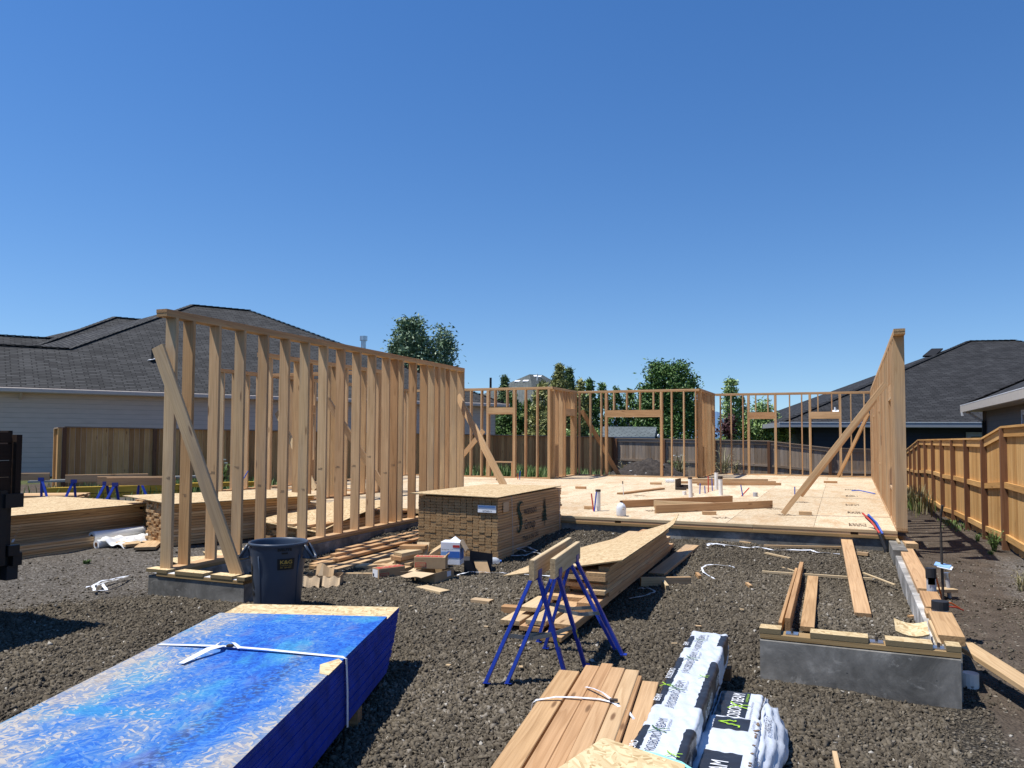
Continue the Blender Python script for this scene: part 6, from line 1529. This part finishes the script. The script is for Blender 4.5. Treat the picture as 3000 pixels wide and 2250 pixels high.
# --- navy house at right, far
NQ = (-2.54, 38.02); nh = (.977, .214); nn_ = (-.214, .977); nz = 2.40
np_ = lambda a, b, z: P2(NQ, nh, nn_, a, b, z)
nv = thing('navy_house', 'dark navy lap sided house with wide black shingle hip roof beyond the back fence', 'house', (*NQ, -.6))
t = 12.85; zr = nz + .40 * t; AR = 2 * t + 2.5
roof_poly(nv, [np_(0, 0, nz), np_(AR, 0, nz), np_(t + 2.5, t, zr), np_(t, t, zr)], (*nh, 0), 'shingle_black')
roof_poly(nv, [np_(0, 2 * t, nz), np_(0, 0, nz), np_(t, t, zr)], (*nn_, 0), 'shingle_black')
roof_poly(nv, [np_(AR, 0, nz), np_(AR, 2 * t, nz), np_(t + 2.5, t, zr)], (*nn_, 0), 'shingle_black')
roof_poly(nv, [np_(AR, 2 * t, nz), np_(0, 2 * t, nz), np_(t, t, zr), np_(t + 2.5, t, zr)], (*nh, 0), 'shingle_black')
ridge_cap(nv, [np_(0, 0, nz), np_(t, t, zr), np_(t + 2.5, t, zr), np_(AR, 0, nz)], .28, 'shingle_black')
wallq(nv, np_(1.45, .7, 0), np_(AR - .7, .7, 0), -.9, 2.2, 'siding_navy'); wallq(nv, np_(1.45, 2 * t - .7, 0), np_(1.45, .7, 0), -.9, 2.2, 'siding_navy')
MB().slab([np_(0, 0, 2.2), np_(AR, 0, 2.2), np_(AR, .9, 2.2), np_(0, .9, 2.2)], .02).build('soffit', M['siding_navy'], nv)
MB().beam(np_(-.05, -.07, 2.30), np_(AR, -.07, 2.30), .13, .22, (0, 0, 1), .5, .02).build('gutter', M['gutter_grey'], nv)
MB().beam(np_(-.05, -.09, 2.425), np_(AR, -.09, 2.425), .12, .03, (0, 0, 1), .5).build('gutter_lip', M['gutter_top'], nv)
MB().beam(np_(-.05, 0, 2.30), np_(-.05, 2 * t, 2.30), .13, .22, (0, 0, 1), .5).build('gutter', M['gutter_grey'], nv)
window(nv, np_(9.1, .68, 1.35), (*nh, 0), (-nn_[0], -nn_[1], 0), 1.5, .9, 'gutter_grey', .2, True, None)
rq = lambda a, b: Vector(np_(a, b, nz + .40 * b))
roof_pipe(nv, rq(2.6, 1.3) + Vector((.1, 0, 0)), .25, .04, 'white')
o = rq(4.55, 2.6); MB().slab([o + Vector((-.25, -.2, .0)), o + Vector((.25, -.15, .0)), o + Vector((.25, .2, .26)), o + Vector((-.25, .15, .26))], .1).build('roof_vent', M['black'], nv)
o = rq(9.9, 10.1); MB().slab([o + Vector((-.5, .0, .0)), o + Vector((.1, .1, .0)), o + Vector((.6, .6, .45)), o + Vector((.0, .5, .45))], .12).build('roof_vent', M['black'], nv)

# --- taupe house at the right edge
rhh = thing('taupe_house', 'taupe lap sided house corner with tan gutter at the right frame edge', 'house', (6., 26., -.2))
ez = 2.93
roof_poly(rhh, [(4.28, 33.0, ez), (4.28, 8.5, ez + .08), (12.5, 8.5, ez + 4.0), (12.5, 24.8, ez + 4.0)], (0, 1, 0), 'shingle_black')
roof_poly(rhh, [(4.28, 33.0, ez), (12.5, 24.8, ez + 4.0), (20.5, 33, ez)], (1, 0, 0), 'shingle_black')
ridge_cap(rhh, [(4.28, 33.0, ez), (12.5, 24.8, ez + 4.0)], .28, 'shingle_black')
wallq(rhh, (4.82, 8.5), (4.82, 32.1), -.6, 2.75, 'siding_brown', -.15); wallq(rhh, (4.82, 32.1), (20, 32.1), -.6, 2.75, 'siding_brown', -.15)
MB().slab([(4.3, 8.5, 2.78), (4.9, 8.5, 2.78), (4.9, 33., 2.72), (4.3, 33., 2.72)], .02).build('soffit', M['gutter_tan'], rhh)
MB().beam((4.22, 8.5, 2.88), (4.22, 33.05, 2.80), .13, .26, (0, 0, 1), .5, .015).build('gutter', M['gutter_tan'], rhh)
MB().beam((4.18, 8.5, 3.02), (4.18, 33.06, 2.94), .06, .022, (0, 0, 1), .5).build('gutter_lip', M['gutter_top'], rhh)
MB().beam((4.3, 33.05, 2.82), (20, 33.05, 2.82), .13, .22, (0, 0, 1), .5).build('gutter', M['gutter_tan'], rhh)
MB().beam((4.74, 31.95, -.4), (4.74, 31.95, 2.35), .11, .09, (0, 1, 0), .5).build('downspout', M['black'], rhh); MB().beam((4.74, 31.95, 2.3), (4.25, 32.2, 2.68), .09, .08, (0, 0, 1), .5).build('downspout', M['gutter_tan'], rhh)
MB().beam((4.80, 32.02, -.5), (4.80, 32.02, 2.72), .16, .08, (0, 1, 0), .5).build('corner_board', M['siding_brown'], rhh)
window(rhh, (4.80, 24.9, 1.55), (0, 1, 0), (-1, 0, 0), 1.5, 1.7, 'trim', .14, True, None)
MB().box((4.16, 32.6, 2.62), (.08, .08, .14)).build('flood_lamp', M['trim'], rhh)

# --- far house between the trees
fhs = thing('far_house', 'distant house with grey green hip roof dotted with vents, showing above conifers', 'house', (-22., 58., 0))
def at(px, d, z=0.):
    u = (px - 1500.) / F_PX; f0 = Vector((-math.sin(YAW), math.cos(YAW), 0)); r0 = Vector((math.cos(YAW), math.sin(YAW), 0))
    p = f0 * d + r0 * (u * d); return Vector((p.x, p.y, z))
def zat(py, d, px=1500.): return 1.75 + (1276.5 + .0043 * (px - 1500) - py) / F_PX * d
pk1, pk2 = at(1551, 60, zat(1096, 60)), at(1590, 63, zat(1098, 63))
cf, cl, cr, cb = at(1572, 51, zat(1192, 51)), at(1362, 60, zat(1178, 60)), at(1735, 64, zat(1180, 64)), at(1545, 74, zat(1186, 74))
roof_poly(fhs, [cl, cf, pk1], cf - cl, 'shingle_green'); roof_poly(fhs, [cf, cr, pk2, pk1], cr - cf, 'shingle_green')
roof_poly(fhs, [cr, cb, pk2], cb - cr, 'shingle_green'); roof_poly(fhs, [cb, cl, pk1, pk2], cl - cb, 'shingle_green')
for a, b in ((cl, cf), (cf, cr), (cr, cb), (cb, cl)):
    m_ = (cl + cf + cr + cb) / 4; a2, b2 = a.lerp(m_, .06), b.lerp(m_, .06); wallq(fhs, a2, b2, -1., min(a.z, b.z) - .1, 'siding_brown')
def vent_on(px, py, d):
    tri = (cl, cf, pk1) if px < 1556 else (cf, cr, pk1)
    nrm_ = (tri[1] - tri[0]).cross(tri[2] - tri[0]); o0 = Vector((0, 0, 1.75)); dr = at(px, 60, zat(py, 60, px)) - o0
    p = o0 + dr * (nrm_.dot(tri[0] - o0) / nrm_.dot(dr)); MB().slab([p + Vector((-.22, -.2, .0)), p + Vector((.2, -.15, 0)), p + Vector((.2, .15, .12)), p + Vector((-.22, .1, .12))], .06).build('roof_vent', M['white'], fhs)
for px, py, d in ((1516, 1118, 0), (1541, 1117, 0), (1567, 1103, 0), (1579, 1104, 0)): vent_on(px, py, d)
roof_pipe(fhs, at(1574, 57.2, zat(1114, 57.2)), .5, .04, 'white', False)
# --- shed
sh = thing('garden_shed', 'small shed with pale grey shingle roof behind the back fence', 'shed', at(1845, 38.))
sa, sb2 = at(1758, 36.6), at(1918, 37.6); sc, sd2 = at(1775, 39.5), at(1930, 40.5)
ze, zr_ = 1.72, 2.22
ra, rb = (sa + sc) / 2 + Vector((0, 0, zr_)), (sb2 + sd2) / 2 + Vector((0, 0, zr_))
E_ = lambda p: Vector((p.x, p.y, ze))
roof_poly(sh, [E_(sa), E_(sb2), rb, ra], sb2 - sa, 'shingle_pale'); roof_poly(sh, [E_(sd2), E_(sc), ra, rb], sb2 - sa, 'shingle_pale')
for a, b in ((sa, sb2), (sb2, sd2), (sd2, sc), (sc, sa)):
    m_ = (sa + sb2 + sc + sd2) / 4; wallq(sh, a.lerp(m_, .08), b.lerp(m_, .08), -.3, 1.62, 'siding_shed')
mb = MB(); mb.poly([E_(sb2).lerp(Vector((ra.x, ra.y, ze)), .02), E_(sd2), rb - Vector((0, 0, .12))], None, None); mb.build('gable', M['siding_shed'], sh)
MB().beam(E_(sa) + Vector((0, 0, -.06)), E_(sb2) + Vector((0, 0, -.06)), .08, .12, (0, 0, 1)).build('fascia', M['gutter_grey'], sh)
o = E_(sb2) + Vector((.12, .25, .05)); MB().tube([o, o + Vector((.05, -.02, 0))], .09, 14).build('round_vent', M['white'], sh)

# ================================================================ fences
def fence(name, label, pts, base, mat, postmat, side=1, cap='cedar', rails=(), post_every=2.4, bw=.14, cap_w=.12, cat='fence', post_out=.06, railmat=None, lead_board=True, tail=.0):
    """pts: list of (x, y, ztop); base(x,y) gives ground. side: which side shows posts and rails"""
    root = thing(name, label, cat, (pts[0][0], pts[0][1], base(pts[0][0], pts[0][1])))
    first = True
    for si_, ((x0, y0, t0), (x1, y1, t1)) in enumerate(zip(pts, pts[1:])):
        A, B = Vector((x0, y0, 0)), Vector((x1, y1, 0)); L = (B - A).length; d = (B - A) / L; n = Vector((-d.y, d.x, 0)) * side
        bays = max(1, round(L / post_every))
        for k in range(bays):
            l0, l1 = L * k / bays, L * (k + 1) / bays
            mb = MB(); l = l0; nb = max(1, round((l1 - l0) / bw))
            for i in range(nb):
                s = l0 + (l1 - l0) * (i + .5) / nb; p = A + d * s; zt = t0 + (t1 - t0) * s / L; zb = base(p.x, p.y) + R.uniform(.0, .05)
                ww = (l1 - l0) / nb
                mb.beam((p.x, p.y, zb), (p.x, p.y, zt - .03), ww - .007, .018, n, R.random())
            mb.build('board_panel', M[mat], root)
            pa, pb = A + d * l0, A + d * l1; za, zb2 = t0 + (t1 - t0) * l0 / L, t0 + (t1 - t0) * l1 / L
            for f in rails:
                g0, g1 = base(pa.x, pa.y), base(pb.x, pb.y)
                ra_, rb_ = pa + n * .035 + Vector((0, 0, g0 + (za - g0) * f)), pb + n * .035 + Vector((0, 0, g1 + (zb2 - g1) * f))
                MB().beam(ra_, rb_, .045, .09, (0, 0, 1)).build('rail', M[railmat or mat], root)
            MB().beam(pa + n * .02 + Vector((0, 0, za - .02)), pb + n * .02 + Vector((0, 0, zb2 - .02)), cap_w, .032, (0, 0, 1)).build('cap_rail', M[cap], root)
            if lead_board: MB().beam(pa + n * .035 + Vector((0, 0, za - .10)), pb + n * .035 + Vector((0, 0, zb2 - .10)), .03, .13, (0, 0, 1)).build('top_board', M[railmat or mat], root)
            ends = [(pa, za)] + ([(pb, zb2)] if k == bays - 1 and si_ == len(pts) - 2 else [])
            for q, zq in ends:
                g = base(q.x, q.y); MB().beam((q.x + n.x * post_out, q.y + n.y * post_out, g - .1), (q.x + n.x * post_out, q.y + n.y * post_out, zq - .035), .10, .10, n).build('post', M[postmat], root)
    return root
gl = lambda x, y: gz(x, y)
lf0, lf1 = Vector((-20.35, 15.40, 1.97)), Vector((-9.24, 33.38, 1.72))
fence('cedar_fence', 'brown cedar board fence with dark posts along the left, in shade', [tuple(lf0), tuple(lf0.lerp(lf1, .45)), tuple(lf0.lerp(lf1, .8)), tuple(lf1)], gl, 'cedar', 'post', -1, 'cedar_grey', (), 2.6, lead_board=False, post_out=.04)
fence('cedar_fence', 'short fence return running back from the left fence end towards the grey house', [(-20.40, 15.34, 1.94), (-21.6, 16.1, 1.93)], gl, 'cedar', 'cedar_new', 1, 'cedar_grey', (), 1.4, lead_board=False, post_out=.03)
fence('grey_fence', 'weathered grey fence with two rails across the back of the lot', [(-9.1, 33.45, 1.68), (-2.65, 33.13, 1.60), (-.37, 33.0, 1.34), (2.35, 33.6, 1.28)], gl, 'cedar_grey', 'post', -1, 'cedar_grey', (.42,), 2.3, railmat='cedar_grey')
fence('stained_fence', 'orange stained cedar fence with stepped top along the right', [(2.42, 33.5, 1.28), (2.34, 27.4, 1.69), (2.32, 15.4, 1.755), (2.32, 13.65, 1.93), (2.32, 8.6, 1.96)], lambda x, y: gz(x, y) + .02, 'cedar_new', 'post', -1, 'cedar_new', (.10, .52), 2.05, post_out=.045)

# ================================================================ trees and plants
def leaf_mesh(name, C, rad, n_leaf, size, mat, parent, tones, flat=.0, elong=1.6):
    """C: cluster centres (m,3); n_leaf leaves scattered within rad of each"""
    m = len(C); N = m * n_leaf
    c = np.repeat(C, n_leaf, 0) + NR.normal(size=(N, 3)) * rad * np.array([1, 1, .8])
    a = NR.normal(size=(N, 3)); a[:, 2] *= .8; a /= np.linalg.norm(a, axis=1)[:, None]
    b = np.cross(a, NR.normal(size=(N, 3))); b /= np.linalg.norm(b, axis=1)[:, None]
    s = size * NR.uniform(.6, 1.35, (N, 1))
    v = np.stack([c - a * s * elong, c + b * s * .6, c + a * s * elong, c - b * s * .6], 1) - np.array(parent_origin(parent))
    me = bpy.data.meshes.new(name); me.vertices.add(N * 4); me.vertices.foreach_set('co', v.astype(np.float32).ravel())
    me.loops.add(N * 4); me.loops.foreach_set('vertex_index', np.arange(N * 4, dtype=np.int32)); me.polygons.add(N); me.polygons.foreach_set('loop_start', (np.arange(N) * 4).astype(np.int32))
    me.update(calc_edges=True); at_ = me.attributes.new('tone', 'FLOAT', 'FACE')
    t = np.repeat(tones, n_leaf) * .55 + NR.random(N) * .45; at_.data.foreach_set('value', t.astype(np.float32))
    me.materials.append(M[mat]); o = bpy.data.objects.new(name, me); COL.objects.link(o); o.parent = parent
    return o
def blob_pts(c, r, n, lo=.62):
    d = NR.normal(size=(n, 3)); d /= np.linalg.norm(d, axis=1)[:, None]
    d *= (NR.uniform(lo ** 3, 1, n) ** (1 / 3))[:, None] * (1 + .14 * np.sin(d[:, :1] * 7 + d[:, 2:] * 5) + .08 * NR.normal(size=(n, 1)))
    return np.array(c)[None] + d * np.array(r)[None]
def trunk(parent, base, top, r, limbs):
    mb = MB(); b, t = V3(base), V3(top); k = (t - b).length
    mb.tube([b, b.lerp(t, .35) + Vector((.06, .03, 0)) * k * .1, b.lerp(t, .7) - Vector((.04, .05, 0)) * k * .1, t], [r, r * .8, r * .5, r * .15], 9)
    mb.build('trunk', M['bark'], parent, smooth=True)
    for l in limbs:
        q = b.lerp(t, R.uniform(.3, .8)); e = V3(l); MB().tube([q, q.lerp(e, .5) + Vector((0, 0, .2)), e], [r * .4, r * .28, r * .06], 6).build('limb', M['bark'], parent, smooth=True)
def tree(name, label, px, d, blobs, mat, leaf, dens=14., rad=.28, n_leaf=14, cat='tree', group=None, lo=.62, gpx=None, zbase=None, tb=(0., 1.)):
    """blobs in picture pixels (cx, cy, rx, ry) at depth d, turned into solid ellipsoids of leaves"""
    g = at(px, d); g.z = gz(g.x, g.y) if zbase is None else zbase
    root = thing(name, label, cat, g, 0, group); m = d / F_PX; C = []; top = -9; lim = []
    for (cx, cy, rx, ry) in blobs:
        c = at(cx, d, zat(cy, d, cx)); r = (rx * m, rx * m * .95, ry * m); area = 4 * math.pi * (r[0] * r[2])
        C.append(blob_pts(c, r, max(12, int(area * dens)), lo)); top = max(top, c.z + r[2] * .5); lim.append(c)
    C = np.concatenate(C); tn = np.clip(.5 + .22 * NR.normal(size=len(C)), tb[0], tb[1])
    trunk(root, g, (lim[0].x, lim[0].y, top), max(.10, (top - g.z) * .022), lim[:6])
    leaf_mesh('crown', C, rad, n_leaf, leaf, mat, root, tn)
    return root
def conifer(name, label, px, d, ytop, w, mat, leaf=.07, dens=26., group=None, ybot=1300, lean=0., rag=.25, tb=(0., 1.), power=.8):
    g = at(px, d); g.z = gz(g.x, g.y); zt = zat(ytop, d, px); H = zt - g.z; m = d / F_PX; Rm = w * m
    root = thing(name, label, 'tree', g, 0, group)
    n = int(dens * Rm * H * 3.2); hgt = NR.random(n) ** 1.15; ang = NR.uniform(0, 2 * np.pi, n)
    k = (1 - hgt) ** power * np.clip(hgt / .06, .55, 1) * np.clip((1.03 - hgt) / .22, 0, 1) ** .6
    bump_ = 1 + rag * np.sin(ang * 5 + hgt * 23) * np.sin(hgt * 41 + ang * 2) + .16 * NR.normal(size=n)
    rr = Rm * k * bump_ * NR.uniform(.55, 1, n) ** .5
    C = np.stack([g.x + rr * np.cos(ang) + lean * hgt, g.y + rr * np.sin(ang), g.z + .15 + H * hgt * .985], -1)
    tn = np.clip(.5 + .2 * NR.normal(size=n) + .12 * np.sin(ang * 5 + hgt * 23), tb[0], tb[1])
    MB().tube([g, (g.x + lean * .5, g.y, g.z + H * .5), (g.x + lean, g.y, zt - .1)], [max(.07, H * .02), H * .012, .015], 8).build('trunk', M['bark'], root, smooth=True)
    leaf_mesh('crown', C, .10, 13, leaf * .78, mat, root, tn, elong=2.)
    return root
tree('poplar_tree', 'tall silvery green tree with double rounded crown behind the grey house roof', 1240, 53, [(1200, 975, 36, 40), (1185, 1010, 44, 36), (1230, 1012, 26, 36), (1205, 1050, 58, 40), (1150, 1048, 18, 18), (1298, 992, 22, 32), (1305, 1035, 28, 38), (1285, 1085, 36, 40), (1326, 1105, 12, 30), (1225, 1105, 60, 40), (1215, 945, 16, 16), (1190, 952, 14, 14), (1252, 1050, 26, 46), (1160, 1020, 16, 20)], 'leaf_poplar', .085, 6.4, .26, 22, lo=.3)
conifer('conifer_tree', 'thin dark conifer top left of the distant hip roof', 1478, 44, 1108, 66, 'leaf_conifer', power=1.25)
conifer('conifer_tree', 'dense green conifer behind the left framed window', 1500, 43, 1165, 62, 'leaf_dark', .075, power=.6)
conifer('conifer_tree', 'low dark conifer between the two framed windows', 1545, 44, 1180, 46, 'leaf_dark', .075, power=.5)
conifer('conifer_tree', 'broad golden olive conifer left of the corner wall', 1590, 41, 1128, 62, 'leaf_gold', .075, power=.55)
conifer('conifer_tree', 'tall pointed golden green conifer rising above the corner wall', 1639, 42, 1075, 84, 'leaf_gold', power=.9)
conifer('conifer_tree', 'slimmer pointed conifer right of the tallest golden one', 1668, 43, 1086, 64, 'leaf_conifer', power=1.05)
conifer('conifer_tree', 'olive conifer directly right of the corner wall', 1702, 42, 1122, 50, 'leaf_gold', power=.8)
conifer('conifer_tree', 'dark conifer with narrow tip just right of the olive one', 1728, 43, 1118, 46, 'leaf_dark', power=.95)
conifer('conifer_tree', 'dark bushy conifer left of the wide framed opening', 1765, 43, 1132, 42, 'leaf_dark', power=.6)
conifer('conifer_tree', 'dark conifer seen through the left of the wide opening', 1805, 44, 1142, 42, 'leaf_dark', power=.55)
conifer('conifer_tree', 'dark conifer seen above the shed roof', 1845, 45, 1146, 40, 'leaf_dark', power=.5)
conifer('conifer_tree', 'dark low conifer behind the shed gable', 1885, 45, 1165, 44, 'leaf_dark', power=.45)
tree('maple_tree', 'big dense dark green tree with ragged rounded top behind the wide opening', 1960, 43, [(1962, 1130, 60, 56), (1935, 1100, 36, 34), (1985, 1095, 32, 28), (1905, 1150, 30, 32), (2005, 1145, 36, 44), (1925, 1180, 50, 50), (1990, 1195, 52, 52), (1955, 1230, 72, 55), (2020, 1215, 26, 40), (1900, 1235, 40, 50), (1965, 1272, 85, 45), (1918, 1075, 12, 14), (1960, 1080, 10, 12), (1998, 1072, 9, 12)], 'leaf_dark', .065, 9., .2, 22)
conifer('conifer_tree', 'pale upright conifer, left of the twin tops right of the corner', 2134, 42, 1118, 26, 'leaf_light', .07, power=.55)
conifer('conifer_tree', 'pale upright conifer, right of the twin tops right of the corner', 2150, 42.5, 1118, 28, 'leaf_light', .07, power=.5)
conifer('conifer_tree', 'mid green conifer at the foot of the pale twin tops', 2172, 43, 1168, 30, 'leaf_conifer', .07, power=.5)
tree('maroon_shrub', 'dark maroon leaved shrub below the pale conifers', 2136, 41, [(2136, 1245, 20, 30), (2124, 1262, 16, 22)], 'leaf_red', .07, 12., .16, 10, 'shrub')
tree('round_tree', 'bright mid green tree filling the first framed opening before the navy house', 2235, 42, [(2222, 1205, 26, 30), (2250, 1240, 36, 34), (2205, 1250, 34, 34), (2245, 1195, 12, 16), (2232, 1268, 48, 26), (2268, 1265, 18, 22)], 'leaf_light', .06, 11., .19, 18, tb=(0., .75))
tree('palm_like_shrub', 'yellow green spreading shrub beside the navy house corner', 2292, 40, [(2290, 1276, 20, 14), (2300, 1258, 12, 16)], 'leaf_light', .1, 12., .16, 8, 'shrub')
tree('low_shrub', 'bright leafy shrub peeking over the fence by the reddish brace', 1720, 40, [(1742, 1268, 12, 10), (1668, 1272, 14, 10)], 'leaf_light', .06, 16., .12, 10, 'shrub')
# grass tufts and weeds
def tufts(name, label, cx, cy, rx, ry, n, h, mat, cat='grass', kind=None, wid=.012, spread=.35, group=None):
    x = cx + NR.normal(size=n) * rx; y = cy + NR.normal(size=n) * ry; z = gz_arr(x, y) - .01
    hh = h * NR.uniform(.4, 1.2, n); a = NR.uniform(0, 2 * np.pi, n); l = hh * spread * NR.uniform(.2, 1.2, n)
    p0 = np.stack([x, y, z], -1); pm = p0 + np.stack([l * .35 * np.cos(a), l * .35 * np.sin(a), hh * .6], -1); p1 = p0 + np.stack([l * np.cos(a), l * np.sin(a), hh], -1)
    s = np.stack([-np.sin(a), np.cos(a), np.zeros(n)], -1) * wid
    v = np.stack([p0 - s, p0 + s, pm + s * .8, pm - s * .8, p1], 1).reshape(-1, 3); org = np.array([cx, cy, float(z.min())])
    me = bpy.data.meshes.new(name); idx = np.arange(n) * 5
    me.from_pydata([tuple(q) for q in v - org], [], [(i, i + 1, i + 2, i + 3) for i in idx] + [(i + 3, i + 2, i + 4) for i in idx])
    at_ = me.attributes.new('tone', 'FLOAT', 'FACE'); t = NR.random(n); at_.data.foreach_set('value', np.concatenate([t, t]).astype(np.float32))
    me.materials.append(M[mat]); o = bpy.data.objects.new(name, me); COL.objects.link(o); o.location = org
    return tag(o, label, cat, group, kind)
g1, g2 = at(1580, 27.5), at(1480, 29); 
tufts('grass', 'green grass growing behind the two window back wall', g1.x - .3, g1.y, 1.2, .5, 2600, .55, 'grass', kind='stuff', wid=.014)
g1 = at(1668, 29); tufts('grass', 'green grass behind the short return wall', g1.x, g1.y, .5, .5, 900, .5, 'grass', kind='stuff', wid=.014)
tufts('grass', 'low grass along the foot of the left fence', -17.6, 17.6, 1.3, 1.7, 3200, .28, 'grass', kind='stuff', wid=.016)
tufts('grass', 'weedy grass along the foot of the right fence', 2.1, 18.5, .1, .8, 220, .07, 'grass', kind='stuff')
tufts('grass', 'tall dry grass at the far end of the side yard', 1.75, 26., .3, 1.5, 900, .6, 'weed', kind='stuff', wid=.012)
tufts('grass', 'green and dry weeds at the far end of the side yard', 1.7, 24.8, .3, 1.2, 500, .35, 'grass', kind='stuff', wid=.014)
def weed(label, x, y, h, n, mat='grass', group=None, w=.012, flowers=0):
    z = gz(x, y); root = thing('weed_plant', label, 'weed', (x, y, z), 0, group); mb = MB()
    for k in range(n):
        a = R.uniform(0, 6.28); l = h * R.uniform(.15, .5); hh = h * R.uniform(.5, 1.1); b = Vector((x + R.uniform(-.03, .03), y + R.uniform(-.03, .03), z)); m_ = b + Vector((l * .4 * math.cos(a), l * .4 * math.sin(a), hh * .6)); e = b + Vector((l * math.cos(a), l * math.sin(a), hh)); s = Vector((-math.sin(a), math.cos(a), 0)) * w
        mb.face([b - s * .5, b + s * .5, m_ + s, m_ - s], [(0, 0)] * 4, R.random()); mb.face([m_ - s, m_ + s, e], [(0, 0)] * 3, R.random())
        for q in range(4):
            c = b.lerp(e, R.uniform(.3, .95)); a2 = R.uniform(0, 6.28); f = Vector((math.cos(a2), math.sin(a2), R.uniform(-.1, .5))) * h * R.uniform(.08, .2); g = Vector((-math.sin(a2), math.cos(a2), 0)) * w * 1.4
            mb.face([c, c + f * .5 + g, c + f, c + f * .5 - g], [(0, 0)] * 4, R.random())
    mb.build('foliage', M[mat], root)
    if flowers:
        for k in range(flowers): MB().box((x + R.uniform(-.25, .25), y + R.uniform(-.25, .25), z + h * R.uniform(.8, 1.1)), (.09, .09, .03), None, R.uniform(0, 3)).build('flower_head', M['flower'], root)
weed('leafy green weed at the foot of the right fence, farther one', 2.05, 14.7, .14, 30, w=.006)
weed('taller leafy green weed at the foot of the right fence, nearer one', 2.08, 13.4, .34, 40, w=.006)
weed('low green weed patch before the taller right weed', 1.98, 13.05, .07, 30, w=.006)
weed('small wiry grass clump on the dirt at the right', 1.85, 10.3, .22, 22, 'weed', w=.004)
weed('tiny grass clump on the left dirt before the lumber', -8.9, 7.1, .05, 30)
p = at(2135, 30.3)
for lb_, px, d, h, n, mt, fl in (('tall pale dry weed right of the return wall', 2118, 30.5, 1.45, 40, 'weed', 0), ('tall weed with white flower heads left of the corner wall', 1990, 30.5, 1.25, 36, 'weed', 4), ('leafy weed bush left of the return wall', 1975, 31., 1.0, 40, 'grass', 0), ('dry weeds on the back of the soil heap', 1880, 32., .75, 40, 'weed', 0),
                                  ('dry weed tuft at the left of the soil heap', 1830, 32., .7, 36, 'weed', 1), ('pale dry weed by the far right opening', 2410, 31.5, 1.3, 30, 'weed', 0), ('weed clump under the far right opening', 2390, 31.5, .6, 30, 'grass', 0), ('dry weed left of the first far opening', 2155, 31.5, .9, 30, 'weed', 0), ('leafy weed under the far left opening', 2330, 31.5, .6, 30, 'grass', 2), ('green weed with pale flowers by the left fence', 655, 24., .8, 40, 'grass', 3), ('small green weeds beside the back sawhorses', 360, 20., .35, 40, 'grass', 0)):
    q = at(px, d); weed(lb_, q.x, q.y, h, n, mt, None, .014, fl)
# heap of soil
c = at(1890, 30.2); sx_, sy_ = 2.3, 1.3
sh_ = thing('soil_heap', 'heap of dark excavated soil with pale rocks behind the wide framed opening', 'soil heap', (c.x, c.y, gz(c.x, c.y)))
m, nt, b_ = newmat('dark_soil'); dn = noise(nt, uvmap(nt, src='Object'), 7., 6., .7); lk(nt, ramp(nt, dn, [(.3, (.022, .017, .014)), (.5, (.042, .033, .027)), (.72, (.085, .068, .055))]), b_.inputs['Base Color']); b_.inputs['Roughness'].default_value = .95; bump(nt, b_, dn, 1., .08); M['soil'] = m
def heap(a, b):
    u, v = (a - .5) * 2, (b - .5) * 2; r = math.hypot(u, v); x = c.x + u * sx_; y = c.y + v * sy_
    hgt = .95 * max(0, 1 - r ** 1.7) * (.75 + .25 * math.sin(u * 3 + 1)) + .05 * math.sin(u * 17 + v * 11) + .04 * math.sin(u * 29 - v * 23) + .03 * math.sin(u * 53 + v * 41)
    return Vector((x, y, gz(x, y) - .08 + max(-.05, hgt)))
MB().sheet(heap, 60, 36, .02, 4, 3).build('mound', M['soil'], sh_, smooth=True)
for k in range(14):
    a, b = R.uniform(.12, .9), R.uniform(.08, .6); p = heap(a, b); s = R.uniform(.04, .09)
    MB().lathe([(0, -s * .4), (s * .8, -s * .3), (s, .1 * s), (s * .5, s * .5), (0, s * .55)], p, 7).build('rock', M['rock'], sh_)
c2_ = at(1995, 30.4)
# hills far away
mb = MB(); n = 60
pr = [(at(1500 + (k - n / 2) * 75, 1100), 26 + 14 * math.sin(k * .55) + 8 * math.sin(k * 1.7)) for k in range(n + 1)]
for (p, h1), (q, h2) in zip(pr, pr[1:]):
    mb.face([p + Vector((0, 0, -12)), q + Vector((0, 0, -12)), q * 1.25 + Vector((0, 0, h2)), p * 1.25 + Vector((0, 0, h1))], [(0, 0)] * 4)
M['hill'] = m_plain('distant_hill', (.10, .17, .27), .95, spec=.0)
tag(mb.build('hills', M['hill']), kind='structure')
